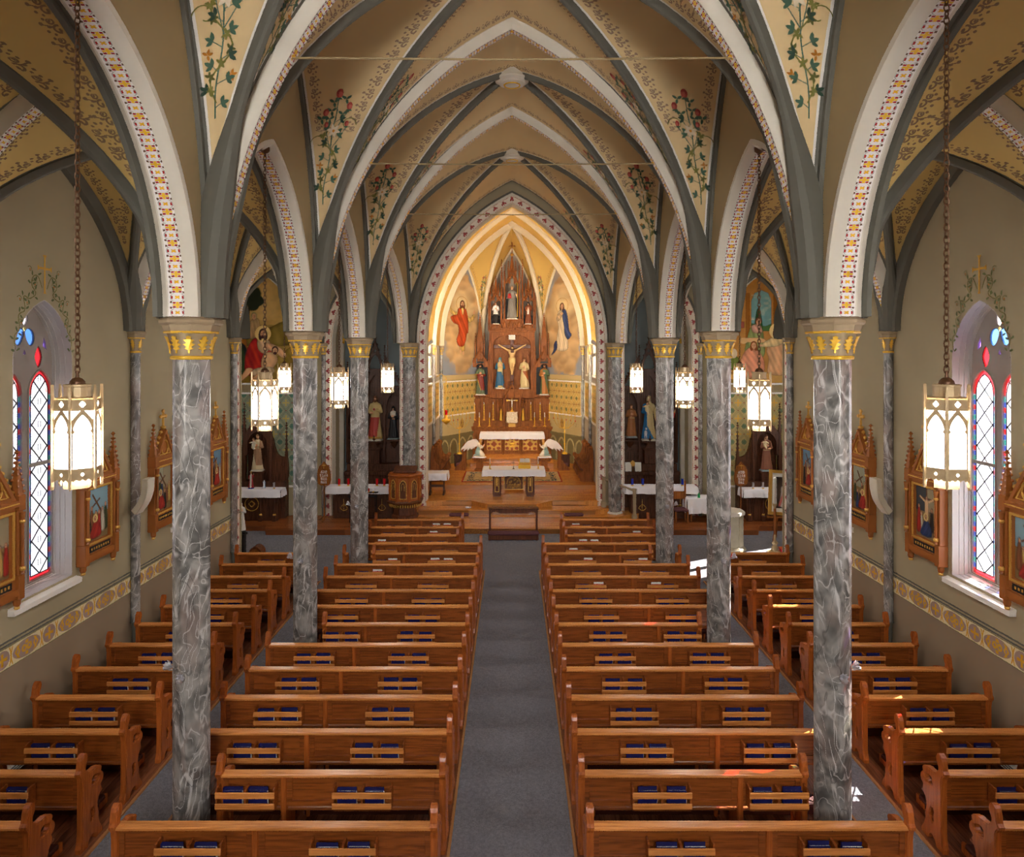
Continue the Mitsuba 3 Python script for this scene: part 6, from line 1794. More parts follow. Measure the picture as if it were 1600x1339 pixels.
# free-standing altar
t = thing('altar', 'free standing wooden altar with a gilt vine panel on two pedestals', 'altar')
for x0, x1 in ((-.66, -.37), (.48, .77)):
    k = part(t, 'pedestal', cat(box(x0, x1, 24.1, 24.7, Z4 + .06, 1.52, .01), box(x0 + .02, x1 - .02, 24.12, 24.68, Z4, Z4 + .06)), 'mat_walnut')
    c = (x0 + x1) / 2
    sub(k, 'gilt_lancet', cat(prism(lancet(.075, .80, 1.25, .14, 8, c).difference(lancet(.055, .82, 1.25, .11, 8, c)), 24.085, 24.10, 'y'), prism(lancet(.028, 1.0, 1.25, .06, 6, c), 24.088, 24.1, 'y')), 'mat_gilt')
k = part(t, 'centre_panel', cat(box(-.28, .40, 24.2, 24.28, .86, 1.5, .01), box(-.3, .42, 24.25, 24.6, 1.42, 1.5)), 'mat_walnut')
sub(k, 'frame', prism(rect(-.28, .40, .86, 1.48).difference(rect(-.25, .37, .89, 1.45)), 24.18, 24.20, 'y'), 'mat_gilt')
o = []
rnd = random.Random(4)
for a in np.linspace(0, PI, 15):
    o.append(lathe([(0, -.03), (.032, 0), (0, .03)], 6, (.06 + .23 * math.cos(a), 24.19, 1.08 + .24 * math.sin(a))))
for j in range(40):
    a, r = rnd.uniform(0, 2 * PI), .2 * math.sqrt(rnd.random())
    o.append(lathe([(0, -.022), (.024, 0), (0, .022)], 5, (.06 + r * 1.2 * math.cos(a), 24.185, 1.12 + r * math.sin(a))))
for x in np.linspace(-.16, .28, 9):
    o.append(tube([[x, 24.19, .92], [x + .02, 24.185, 1.06]], .012, 5))
sub(k, 'gilt_vine_relief', cat(o), 'mat_gilt', True)
part(t, 'tabletop', box(-.95, 1.07, 23.98, 24.85, 1.52, 1.57, .01), 'mat_walnut')
tablecloth('plain white cloth over the free standing altar in front', -1.0, 1.12, 23.93, 24.88, 1.572, .21, 2, wave=.01)
for x, sd in ((-.76, 'left'), (.90, 'right')):
    candlestick(f'small silver candlestick on the {sd} end of the free standing altar', x, 24.2, 1.58, .20, .20, .035, None)
t = thing('altar_crucifix', 'small thin standing crucifix on the free standing altar', 'crucifix')
part(t, 'cross', move(cross_mesh(.30, .13, .016, .012, False), .05, 24.2, 1.59), 'mat_bronze')
part(t, 'foot', lathe([(.05, 0), (.04, .015), (.01, .02)], 10, (.05, 24.2, 1.577)), 'mat_bronze', 30)
t = thing('missal_stand', 'gilt missal stand with an open book on the free standing altar', 'book stand')
part(t, 'base', cat(box(.22, .64, 24.2, 24.5, 1.58, 1.72, .012), arcade_band(.23, .63, 24.2, 1.59, 1.71, 6, .01)[0]), 'mat_gold')
part(t, 'rest', (lambda m: (np.array(m[0]) @ np.array([[1, 0, 0], [0, .6, .8], [0, -.8, .6]]).T + [.44, 24.3, 1.83], m[1]))(box(-.20, .20, -.02, .0, -.12, .10, .004)), 'mat_gold')
part(t, 'open_book', (lambda m: (np.array(m[0]) @ np.array([[1, 0, 0], [0, .6, .8], [0, -.8, .6]]).T + [.44, 24.27, 1.84], m[1]))(cat(box(-.17, -.004, -.04, -.02, -.10, .08, .006), box(.004, .17, -.04, -.02, -.10, .08, .006))), 'mat_paper')

# ambo
t = thing('pulpit', 'polygonal carved oak pulpit at the left of the sanctuary steps', 'pulpit')
X, Y = -3.42, 22.55
oct_ = lambda r, z, k=8: [(r, z)]
part(t, 'foot', lathe([(.44, Z2), (.44, Z2 + .08), (.38, Z2 + .10), (.36, Z2 + .34), (.5, Z2 + .40)], 8, (X, Y, 0), turn=PI / 8), 'mat_walnut')
part(t, 'corbel', lathe([(.46, .72), (.58, .80), (.60, .84), (.56, .88)], 8, (X, Y, 0), turn=PI / 8), 'mat_walnut')
part(t, 'body', lathe([(.50, .86), (.50, 1.62), (.56, 1.66), (.57, 1.70), (.52, 1.72)], 8, (X, Y, 0), turn=PI / 8), 'mat_oak_z')
for k in range(8):
    a = k * PI / 4 - PI / 2
    if math.sin(a) > .5:
        continue
    ap_ = .5 * math.cos(PI / 8)
    m = cat(prism(lancet(.115, .95, 1.38, .18, 8).difference(lancet(.095, .97, 1.38, .15, 8)), -ap_ - .014, -ap_ + .01, 'y'), prism(lancet(.05, 1.22, 1.38, .08, 6).difference(lancet(.038, 1.22, 1.38, .06, 6)), -ap_ - .012, -ap_ + .01, 'y'))
    kk = part(t, 'panel', move(prism(lancet(.095, .97, 1.38, .15, 8), -ap_ - .004, -ap_ + .01, 'y'), X, Y, 0, rz=a + PI / 2), 'mat_walnut')
    sub(kk, 'gilt_arch', move(m, X, Y, 0, rz=a + PI / 2), 'mat_gilt')
    part(t, 'corner_shaft', move(lathe([(.035, .86), (.028, .9), (.028, 1.5), (.045, 1.56), (.05, 1.62)], 8), X + .51 * math.cos(a + PI / 8), Y + .51 * math.sin(a + PI / 8)), 'mat_oak_z', 30)
o = []
for k in range(40):
    a = k * 2 * PI / 40
    o.append(lathe([(0, .66), (.018, .70), (.022, .78), (0, .80)], 5, (X + .50 * math.cos(a), Y + .50 * math.sin(a), 0)))
part(t, 'pale_leaf_fringe', cat(o), 'mat_gilt', stuff=True)
part(t, 'desk', (lambda m: (np.array(m[0]) @ np.array([[1, 0, 0], [0, .95, -.3], [0, .3, .95]]).T + [X, Y + .05, 1.82], m[1]))(box(-.36, .36, -.22, .22, -.03, .03, .01)), 'mat_walnut')
part(t, 'desk_support', box(X - .3, X + .3, Y - .12, Y + .2, 1.70, 1.80), 'mat_walnut')

# credence table, left of the altar
t = thing('credence_table', 'small carved side table under a white cloth behind the pulpit', 'table')
X, Y = -2.62, 24.55
part(t, 'top', box(X - .30, X + .34, Y - .3, Y + .3, 1.37, 1.41, .006), 'mat_darkwood')
for x in (X - .22, X + .25):
    part(t, 'trestle_leg', move(prism(sg.Polygon(spl([(-.24, 0), (.24, 0), (.2, .08), (.08, .16), (.10, .4), (.18, .72), (-.18, .72), (-.10, .4), (-.08, .16), (-.2, .08)], 4, True)).buffer(0), x - .025, x + .025, 'x'), 0, Y, Z4), 'mat_darkwood')
part(t, 'stretcher', box(X - .22, X + .25, Y - .02, Y + .02, Z4 + .25, Z4 + .33), 'mat_darkwood')
tablecloth('white cloth with pointed corners on the small table behind the pulpit', X - .34, X + .38, Y - .34, Y + .33, 1.412, .24, 5)

# communion kneeler in front of the steps
t = thing('kneeling_bench', 'low walnut kneeling bench with purple pad at the foot of the sanctuary steps', 'kneeler')
Y = 21.1
part(t, 'shelf', box(-.70, .80, Y - .02, Y + .26, .84, .89, .01), 'mat_walnut')
part(t, 'apron', prism(rect(-.66, .76, .70, .85).difference(so.unary_union([rect(-.5, .6, .6, .74), ell(-.5, .70, .14, .09), ell(.6, .70, .14, .09)])), Y + .0, Y + .025, 'y'), 'mat_walnut')
for x in (-.66, .74):
    part(t, 'leg', cat(box(x - .03, x + .03, Y, Y + .05, 0, .84, .006), box(x - .03, x + .03, Y - .30, Y + .22, .0, .07, .01), prism(sg.Polygon([(Y + .02, .5), (Y + .05, .5), (Y + .05, .2), (Y - .26, .16), (Y - .26, .08), (Y + .05, .08)]), x - .02, x + .02, 'x')), 'mat_walnut')
part(t, 'pad', box(-.72, .80, Y - .32, Y - .08, .15, .25, .03), 'mat_purple')
part(t, 'pad_board', box(-.70, .78, Y - .30, Y - .08, .02, .15, .005), 'mat_walnut')
for x, sd in ((-1.70, 'left'), (1.98, 'right')):
    t = thing('cushion', f'purple kneeling cushion on the {sd} side of the sanctuary steps', 'cushion')
    part(None, t, box(x - .31, x + .31, 22.50, 22.72, Z2 + .001, Z2 + .085, .03), 'mat_purple', 30)
t = thing('white_flowers', 'small white spray of flowers lying on the sanctuary step left of centre', 'flowers')
rnd = random.Random(8)
part(t, 'blossom', cat([lathe([(0, -.02), (.03, 0), (0, .03)], 6, (-1.43 + rnd.uniform(-.08, .08), 22.95 + rnd.uniform(-.04, .04), Z3 + .025 + rnd.uniform(0, .03))) for _ in range(10)]), 'mat_cloth', True, stuff=True)
part(t, 'stem', tube([[-1.46, 22.94, Z3 + .01], [-1.34, 22.96, Z3 + .012], [-1.26, 22.93, Z3 + .01]], .006, 5), 'mat_wainscot', True)
t = thing('open_book', 'open book lying on the step below the pulpit', 'book')
part(t, 'cover', box(-3.15, -2.75, 22.25, 22.42, Z1 + .003, Z1 + .015), 'mat_black'); part(t, 'pages', box(-3.13, -2.96, 22.26, 22.41, Z1 + .015, Z1 + .04, .005), 'mat_paper')

# handrail
t = thing('handrail', 'tan painted handrail beside the steps at the right chancel column', 'railing')
p1, p2 = (3.02, 23.2, Z3), (3.95, 22.7, Z1)
for p, h in ((p1, .95), (p2, .98)):
    part(t, 'newel', cat(box(p[0] - .05, p[0] + .05, p[1] - .05, p[1] + .05, p[2], p[2] + h, .008), box(p[0] - .08, p[0] + .08, p[1] - .08, p[1] + .08, p[2], p[2] + .18, .012), box(p[0] - .065, p[0] + .065, p[1] - .065, p[1] + .065, p[2] + h, p[2] + h + .04, .01)), 'mat_capital')
part(t, 'rail', tube([[p1[0], p1[1], p1[2] + .92], [p2[0], p2[1], p2[2] + .95]], .035, 8), 'mat_capital', True)
# chancel spot lamps behind the arch
for s, side in SIDES:
    for j, (z, tgt) in enumerate(((5.5, (s * .6, 31.5, 4.6)), (5.9, (-s * 1.0, 29.5, 9.4)))):
        t = thing('spotlight', f'small white spotlight behind the {side} side of the chancel arch, ' + ('lower' if j == 0 else 'upper') + ' one', 'lamp')
        X, Y = s * 2.83, 24.2
        d = np.array(tgt) - [X, Y, z]; d /= np.linalg.norm(d)
        p0 = np.array([X, Y, z])
        part(t, 'housing', tube([p0 - d * .12, p0 + d * .04, p0 + d * .12], [.05, .06, .065], 12), 'mat_white', True)
        part(t, 'bracket', tube([[s * 2.96, Y - .1, z], p0 - d * .05], .015, 6), 'mat_white', True)
        scene[f'beam_{side}_{j}'] = {'type': 'spot', 'to_world': T().look_at(origin=list(p0 + d * .16), target=list(tgt), up=[0, 0, 1]), 'cutoff_angle': 48.0, 'beam_width': 30.0, 'intensity': rgb([c * (1.0 if j == 0 else 0.7) for c in CHANCEL_SPOT])}
# ---------------------------------------------------------------- side chapels and transept altars
def votive(key_label, x, y, z, color, h=.17, r=.036):
    t = thing('votive_candle', key_label, 'candle')
    part(t, 'glass', lathe([(r * .8, .03), (r, .05), (r, h), (r * .85, h)], 10, (x, y, z)), color, 30)
    part(t, 'foot', lathe([(r * 1.2, 0), (r * 1.1, .012), (r * .5, .02), (r * .7, .03)], 10, (x, y, z)), 'mat_gold', 30)
def chapel(s, side):
    CX = s * 4.86
    a = thing('side_altar', f'dark carved altar table in front of the {side} chapel', 'altar')
    part(a, 'body', box(CX - .98, CX + .98, 22.95, 23.33, Z1, 1.14, .01), 'mat_darkwood')
    part(a, 'mensa', box(CX - 1.12, CX + 1.12, 22.86, 23.36, 1.14, 1.20, .01), 'mat_darkwood')
    for k in range(3):
        x = CX + (k - 1) * .62
        kk = part(a, 'panel', prism(rect(x - .27, x + .27, .30, 1.06).difference(lancet(.2, .36, .72, .26, 8, x)), 22.925, 22.955, 'y'), 'mat_darkwood')
        sub(kk, 'gilt_ornament', cat([tube(spl([[x - .12, 22.93, .5], [x, 22.925, .62], [x + .12, 22.93, .5], [x, 22.925, .42], [x - .12, 22.93, .5]], 5), .010, 5), tube([[x, 22.925, .42], [x, 22.925, .8]], .010, 5)]), 'mat_gilt', True)
    tablecloth(f'white cloth over the altar in front of the {side} chapel', CX - 1.17, CX + 1.17, 22.82, 23.37, 1.202, .22, 7 + s)
    r = thing('retable', f'tall dark carved retable with three statue niches in the {side} chapel', 'altarpiece')
    y = 25.0
    part(r, 'base', cat(box(CX - 1.0, CX + 1.0, 24.62, 25.36, .0, 1.3), box(CX - 1.0, CX + 1.0, 24.5, 25.3, 1.3, 1.42, .01), box(CX - .94, CX + .94, 24.72, 25.3, 1.42, 1.66, .01)), 'mat_darkwood')
    bays = [(-.66, .62, 2.5, 4.3), (0, .62, 2.45, 4.9), (.66, .62, 2.5, 4.3)]
    for dx, w, zn, zt in bays:
        x = CX + dx
        part(r, 'bay_back', box(x - w / 2, x + w / 2, 25.18, 25.3, 1.66, zt), 'mat_darkwood')
        part(r, 'shelf', cat(box(x - w * .46, x + w * .46, 24.86, 25.2, zn - .07, zn - .01, .01), lathe([(.02, zn - .32), (.10, zn - .2), (.16, zn - .07)], 8, (x, 25.06, 0))), 'mat_darkwood')
        arch_ = prism(rect(x - w / 2, x + w / 2, zt - .9, zt + .1).difference(lancet(w * .40, zt - 1, zt - .62, .5, 8, x)).difference(quatrefoil(x - w * .33, zt - .02, .06)).difference(quatrefoil(x + w * .33, zt - .02, .06)), 25.0, 25.1, 'y')
        part(r, 'canopy', cat([arch_] + gable(x, 25.02, zt + .05, w, .55 if dx else 1.05, .06, True, 5)), 'mat_darkwood')
        part(r, 'lower_panel', cat(arcade_band(x - w / 2, x + w / 2, 25.17, 1.7, zn - .2, 2, .04)), 'mat_darkwood')
    for dx, zt in ((-.99, 4.35), (-.33, 4.95), (.33, 4.95), (.99, 4.35)):
        part(r, 'pinnacle', cat(pinnacle(CX + dx, 25.05, 1.66, zt, .85, .085, 7)), 'mat_darkwood')
    part(r, 'tabernacle', cat([box(CX - .2, CX + .2, 24.76, 25.1, 1.66, 2.14, .01), box(CX - .24, CX + .24, 24.72, 25.12, 2.14, 2.2, .01)] + gable(CX, 24.8, 2.2, .4, .22, .05, False, 2)), 'mat_darkwood')
    # sloping side brackets above the bays
    for q in (-1, 1):
        part(r, 'raking_bracket', cat(prism(sg.Polygon([(CX + q * 1.0, 4.3), (CX + q * .33, 5.5), (CX + q * .33, 5.35), (CX + q * .9, 4.3)]), 25.06, 25.12, 'y')), 'mat_darkwood')
    return CX
L = chapel(-1, 'left'); R_ = chapel(1, 'right')
yS = 25.02
statue('statue in cream mantle and rose red robe at the centre of the left chapel', (L, yS, 2.53), 1.52, [C(176, 62, 54), (C(206, 182, 126), lambda x, y, z: (z > .50) | (x > .06 + .1 * z)), (C(188, 148, 66), lambda x, y, z: z < .05)], ('hold', 'breast'), -.05, hair=C(104, 62, 34), long_=True, beard=True, seed=11, flare=1.05,
       extra=[('red_heart', lathe([(0, .655), (.024, .69), (0, .71)], 8, (.0, -.11, 0)), 'mat_red')])
statue('guardian angel statue in yellow robe in the outer bay of the left chapel', (L - .66, yS, 2.56), 1.13, [C(206, 178, 104), (C(220, 206, 160), back(.0))], ('down', 'hold'), .1, hair=C(190, 150, 80), long_=True, seed=12, base=C(160, 140, 110))
statue('small child statue in sky blue dress before the guardian angel in the left chapel', (L - .70, 24.90, 2.56), .76, [C(92, 158, 194)], ('pray', 'pray'), .1, hair=C(96, 60, 34), long_=True, seed=13, name='statue', base_h=.02, w=.95)
statue('nun statue in black habit in the inner bay of the left chapel', (L + .64, yS, 2.56), 1.12, [C(28, 28, 32), (C(216, 206, 190), lambda x, y, z: (z > .70) & (z < .85) & (y < .02) & (np.abs(x) < .09))], ('breast', 'hold'), -.05, veil=C(20, 20, 24), seed=14, base=C(120, 130, 130))
statue('friar statue in brown habit in the inner bay of the right chapel', (R_ - .62, yS, 2.62), 1.14, [C(158, 100, 56), (C(190, 160, 110), lambda x, y, z: (np.abs(z - .56) < .012))], ('hold', 'breast'), .05, hair=C(120, 74, 40), seed=15, base=C(150, 160, 160))
statue('veiled mother and child statue with a lamb at the centre of the right chapel', (R_, yS, 2.53), 1.52, [C(206, 186, 136), (C(40, 108, 160), lambda x, y, z: ((x < -.055) & (z < .85)) | ((x + .5 * (z - .2) < -.0) & (z < .5)))], ('hold', 'down'), 0, veil=C(206, 190, 150), seed=16, flare=1.05, child=(C(224, 206, 160), (-.055, -.11, .70), ''),
       extra=[('lamb', cat((np.array(trimesh.creation.icosphere(2).vertices) * [.035, .05, .06] + [-.10, -.15, .14], np.array(trimesh.creation.icosphere(2).faces)), (np.array(trimesh.creation.icosphere(1).vertices) * [.024, .036, .026] + [-.10, -.20, .24], np.array(trimesh.creation.icosphere(1).faces)), tube([[-.12, -.15, .10], [-.12, -.16, 0]], .012, 5), tube([[-.08, -.15, .10], [-.08, -.16, 0]], .012, 5)), 'mat_cloth')])
statue('crowned child king statue in red cape in the outer bay of the right chapel', (R_ + .70, yS, 2.56), 1.08, [C(206, 166, 80), (C(170, 44, 38), lambda x, y, z: (np.abs(x) > .05) & (z < .82)), (C(40, 36, 34), lambda x, y, z: (np.abs(x) < .02) & (np.abs(z - .42) < .03) & (y < 0))], ('hold', 'up'), -.1, hair=C(150, 100, 50), seed=17, flare=1.1, crown=True, base=C(150, 160, 160))
for k, (x, wh) in enumerate(((-5.66, 'leftmost'), (-5.36, 'second from the left'), (-4.42, 'second from the right'), (-4.18, 'rightmost'))):
    votive(f'tall red glass votive candle on the left chapel altar, {wh} of four', x, 23.05, 1.208, 'glass_votive_red', .23, .042)
for k, (x, wh) in enumerate(((3.94, 'leftmost'), (4.28, 'second from the left'), (5.22, 'second from the right'), (5.58, 'rightmost'))):
    votive(f'tall blue glass votive candle on the right chapel altar, {wh} of four', x, 23.05, 1.208, 'glass_votive_blue', .23, .042)
t = thing('votive_stand', 'black iron votive candle rack before the left chapel altar', 'candle stand')
for x in (-5.15, -4.35):
    for y in (22.35, 22.62):
        part(t, 'leg', tube([[x, y, Z1], [x, y, 1.02]], .014, 6), 'mat_iron', True)
part(t, 'tray', cat(box(-5.2, -4.3, 22.3, 22.5, .98, 1.0), box(-5.2, -4.3, 22.5, 22.67, 1.07, 1.09), box(-5.2, -4.3, 22.3, 22.31, .98, 1.04)), 'mat_iron')
for k, x in enumerate((-4.75, -4.6, -4.45)):
    votive(f'small {("red", "red", "white")[k]} candle glass on the iron votive rack, {("left", "middle", "right")[k]} one', x, 22.58, 1.092, ('glass_votive_red', 'glass_votive_red', 'mat_cloth')[k], .12, .035)
for k, (x, w) in enumerate(((3.96, .17), (4.30, .17))):
    t = thing('card_frame', f'white printed card standing on the right chapel retable ledge, {("left", "right")[k]} of the gilt emblem', 'card')
    part(None, t, (lambda m: (np.array(m[0]) @ np.array([[1, 0, 0], [0, .97, .2], [0, -.2, .97]]).T + [x + .1, 24.55, 1.43], m[1]))(box(-.11, .11, -.01, .01, 0, .32, .003)), 'mat_paper')
t = thing('gilt_emblem', 'small oval gilt emblem between two white cards in the right chapel', 'ornament')
part(t, 'plaque', (lambda m: move(m, 4.22, 24.6, 1.62))(prism(ell(0, .08, .08, .11), -.012, .012, 'y')), 'mat_gilt')
part(t, 'foot', box(4.19, 4.25, 24.56, 24.64, 1.43, 1.6, .008), 'mat_bronze')

def transept_altar(s, side):
    CX = s * 8.36
    a = thing('transept_altar', f'dark carved altar table at the {side} transept end wall', 'altar')
    part(a, 'body', box(CX - .82, CX + .82, 22.62, 22.98, Z1, 1.10, .01), 'mat_darkwood')
    part(a, 'mensa', box(CX - .92, CX + .92, 22.52, 23.0, 1.10, 1.17, .01), 'mat_darkwood')
    for x in (CX - .74, CX - .3, CX + .3, CX + .74):
        part(a, 'colonnette', cat(lathe([(.05, .34), (.03, .40), (.03, .96), (.05, 1.05)], 8, (x, 22.57, 0)), box(x - .06, x + .06, 22.5, 22.62, Z1, .34, .008)), 'mat_darkwood', 30)
        part(a, 'gilt_base', lathe([(.045, .34), (.055, .37), (.035, .40)], 8, (x, 22.57, 0)), 'mat_gilt', 30)
    part(a, 'gilt_medallion', cat([tube(np.stack([CX + .22 * np.cos(t_), np.full(20, 22.61), .70 + .22 * np.sin(t_)], 1), .016, 6) for t_ in (np.linspace(0, 2 * PI, 20),)] + [prism(quatrefoil(CX, .70, .1).difference(quatrefoil(CX, .70, .07)), 22.60, 22.62, 'y')]), 'mat_gilt', True)
    tablecloth(f'white cloth over the altar below the {side} transept picture', CX - .96, CX + .96, 22.48, 23.0, 1.172, .24, 12 + s)
    r = thing('transept_retable', f'dark carved retable with an arched statue niche at the {side} transept end wall', 'altarpiece')
    part(r, 'base', box(CX - .95, CX + .95, 23.0, 23.36, Z1, 1.36), 'mat_darkwood')
    part(r, 'niche_back', box(CX - .36, CX + .36, 23.28, 23.36, 1.36, 3.0), 'mat_darkwood')
    arch_ = rect(CX - .44, CX + .44, 2.2, 3.25).difference(lancet(.32, 2.1, 2.55, .42, 10, CX))
    part(r, 'niche_arch', prism(arch_.intersection(lancet(.44, 2.0, 2.7, .56, 10, CX)), 23.1, 23.36, 'y'), 'mat_darkwood')
    o = []
    for k in range(11):
        q = (k - 5) / 5
        o += [lathe([(0, 0), (.04, .03), (.012, .06), (.03, .10), (0, .14)], 6, (CX + q * .42, 23.16, 2.72 + .52 * (1 - abs(q)) ** .8))]
    part(r, 'openwork_crest', cat(o), 'mat_darkwood', stuff=True)
    for q in (-1, 1):
        wing = sg.Polygon(spl([(.46, 1.36), (.94, 1.36), (.94, 2.1), (.80, 2.12), (.62, 2.22), (.52, 2.5), (.46, 2.7)], 4, True)).buffer(0)
        part(r, 'wing_panel', prism(sa.translate(sa.scale(wing, q, 1, origin=(0, 0)), CX, 0), 23.16, 23.34, 'y'), 'mat_darkwood')
        part(r, 'side_post', cat(pinnacle(CX + q * .43, 23.12, 1.3, 3.0, .85, .08, 7) + pinnacle(CX + q * .93, 23.2, 1.3, 2.2, 1.05, .075, 7)), 'mat_darkwood')
    part(r, 'pedestal', cat(box(CX - .2, CX + .2, 23.0, 23.26, 1.30, 1.62, .01), box(CX - .24, CX + .24, 22.99, 23.27, 1.62, 1.68, .01)), 'mat_darkwood')
    return CX
L = transept_altar(-1, 'left'); R_ = transept_altar(1, 'right')
statue('bearded statue in cream and brown mantle holding a child in the left transept niche', (L, 23.13, 1.74), 1.15, [C(206, 190, 152), (C(156, 118, 86), lambda x, y, z: (z < .60) & (z > .12) & (x > -.12 + .3 * (.5 - z))), (C(170, 128, 92), lambda x, y, z: (x > .07) & (z > .5))], ('hold', 'breast'), .05, hair=C(150, 110, 70), beard=True, seed=21, child=(C(214, 206, 186), (-.075, -.11, .72), ''))
statue('friar statue in brown habit holding a child in the right transept niche', (R_, 23.13, 1.74), 1.15, [C(136, 86, 62), (C(180, 150, 110), lambda x, y, z: np.abs(z - .55) < .012)], ('breast', 'hold'), -.05, hair=C(90, 56, 36), seed=22, child=(C(212, 192, 150), (-.07, -.11, .73), ''), base=C(150, 164, 168))
statue('small crowned child king figurine in red cape on the left transept altar', (-8.42, 22.72, 1.21), .50, [C(214, 206, 196), (C(150, 34, 38), lambda x, y, z: (np.abs(x) > .06) & (z < .85))], ('hold', 'up'), 0, hair=C(190, 150, 80), seed=23, flare=1.15, crown=True, base=C(50, 70, 150), detail=.03, base_h=.08)
statue('tiny white and blue veiled figurine on the left transept altar', (-8.0, 22.72, 1.19), .27, [C(214, 220, 226), (C(110, 150, 200), sides(.09))], ('pray', 'pray'), 0, veil=C(200, 214, 226), seed=24, detail=.04, base_h=.03)
for k, (x, sd) in enumerate(((-8.78, 'left'), (-7.68, 'right'))):
    votive(f'clear glass candle at the {sd} end of the left transept altar', x, 22.72, 1.177, 'mat_silver', .2, .035)
for k, (x, sd) in enumerate(((7.78, 'left'), (8.10, 'right'))):
    votive(f'clear glass candle on the right transept altar, the {sd} of two', x, 22.72, 1.177, 'mat_silver', .2, .035)

# hymn boards
def txt(s, h, x, y, z, mat_depth=.004):
    m = meshkit.text_mesh(s, h, mat_depth, True)
    v = np.array(m.vertices); w = (v[:, 0].max() + v[:, 0].min()) / 2
    return np.stack([x + v[:, 0] - w, y - v[:, 2], z + v[:, 1]], 1), np.array(m.faces)[:, ::-1]
for s, side, x, y in ((-1, 'left', -6.02, 22.55), (1, 'right', 7.32, 22.5)):
    t = thing('hymn_board', f'wooden hymn number board on a slender stand beside the {side} chapel', 'hymn board')
    z = 1.36
    part(t, 'pole', tube([[x, y + .02, Z1 + .04], [x, y + .02, 1.5]], .022, 8), 'mat_altarwood', True)
    part(t, 'foot', cat([tube([[x, y + .02, Z1 + .18], [x + .22 * math.cos(a), y + .02 + .22 * math.sin(a), Z1 + .02]], .018, 6) for a in (.5, 2.6, 4.7)]), 'mat_altarwood', True)
    top = sg.Polygon(spl([(-.19, 0), (.19, 0), (.19, .46), (.15, .48), (.16, .56), (.08, .62), (.0, .72), (-.08, .62), (-.16, .56), (-.15, .48), (-.19, .46)], 3, True)).union(rect(-.19, .19, 0, .46))
    part(t, 'board', move(prism(top, -.02, .02, 'y'), x, y, z), 'mat_altarwood')
    part(t, 'cross', move(cross_mesh(.16, .12, .02, .008, False), x, y - .026, z + .49), 'mat_gilt')
    for k, nm in enumerate(('630', '1164', '824', '861')):
        part(t, 'number', txt(nm, .078, x, y - .022, z + .345 - .108 * k), 'mat_paper', label=f'white hymn number {nm}')

# right hand side: little table, prie-dieu, font, paschal candle, easel
t = thing('side_table', 'small table under the white cloth between the right chapel and the font', 'table')
for x in (5.72, 6.42):
    for y in (22.5, 23.0):
        part(t, 'leg', box(x - .025, x + .025, y - .025, y + .025, Z1, .86, .004), 'mat_altarwood')
part(t, 'top', box(5.62, 6.52, 22.42, 23.08, .86, .90, .006), 'mat_altarwood')
tablecloth('white cloth with hanging corners on the small table right of the chapel', 5.58, 6.56, 22.38, 23.12, .902, .46, 17, wave=.02)
t = thing('bottle', 'small green bottle on the white cloth of the little right hand table', 'bottle')
part(t, 'body', lathe([(.035, 0), (.04, .02), (.04, .10), (.015, .14), (.013, .17)], 12, (6.0, 22.6, .907)), 'mat_green', 30)
part(t, 'cap', lathe([(.015, .17), (.015, .19)], 10, (6.0, 22.6, .907)), 'mat_cloth', 30)
P('mat_green', C(30, 150, 80), 0.3, 0.5)
t = thing('prayer_chair', 'tall narrow wooden prayer chair with purple seat right of the third column', 'chair')
X, Y = 5.38, 22.35
part(t, 'back', cat(box(X - .22, X - .17, Y + .3, Y + .35, Z1, 1.15, .006), box(X + .17, X + .22, Y + .3, Y + .35, Z1, 1.35, .006), box(X - .2, X + .2, Y + .31, Y + .34, .85, 1.1, .006), lathe([(.02, 1.35), (.035, 1.4), (.015, 1.44), (0, 1.48)], 8, (X + .195, Y + .325, 0))), 'mat_altarwood')
part(t, 'seat', box(X - .22, X + .22, Y - .08, Y + .32, .52, .60, .02), 'mat_purple')
for x in (-.19, .19):
    part(t, 'leg', box(X + x - .025, X + x + .025, Y - .08, Y - .03, Z1, .52, .005), 'mat_altarwood')
t = thing('baptismal_font', 'octagonal pale stone font on the carpet of the right transept', 'font')
o8 = lambda pr: lathe(pr, 8, (6.14, 19.9, 0), turn=PI / 8)
part(t, 'base', o8([(.46, 0), (.46, .06), (.42, .10), (.39, .13)]), 'mat_stone')
part(t, 'body', o8([(.385, .13), (.385, .98)]), 'mat_stone')
part(t, 'rim', o8([(.40, .98), (.43, 1.01), (.43, 1.08), (.40, 1.11), (.30, 1.12)]), 'mat_cream')
for k in range(8):
    a = k * PI / 4
    part(t, 'panel', move(prism(rect(-.11, .11, .2, .92).difference(rect(-.09, .09, .22, .90)), -.362, -.350, 'y'), 6.14, 19.9, 0, rz=a), 'mat_stone')
t = thing('paschal_candle', 'tall white paschal candle in a brass and wood stand in front of the easel', 'candle')
X, Y = 7.30, 19.55
part(t, 'stand', lathe([(.20, 0), (.20, .03), (.10, .07), (.08, .16), (.05, .2), (.09, .27), (.035, .34), (.03, .5), (.028, 1.25), (.06, 1.32), (.065, 1.36)], 16, (X, Y, 0)), 'mat_brass', 30)
part(t, 'shaft', lathe([(.036, .5), (.036, 1.22)], 10, (X, Y, 0)), 'mat_altarwood', 30)
part(t, 'candle', lathe([(.045, 1.36), (.045, 2.06), (.01, 2.09)], 14, (X, Y, 0)), 'mat_paper', 30)
for k in range(5):
    sub(f'{t}__candle', 'wax_stud', lathe([(0, -.012), (.012, 0), (0, .012)], 6, (X, Y - .047, 1.6 + .07 * (k - 2))), 'mat_red')
t = thing('red_box', 'small red and white box on the floor beside the paschal candle', 'box')
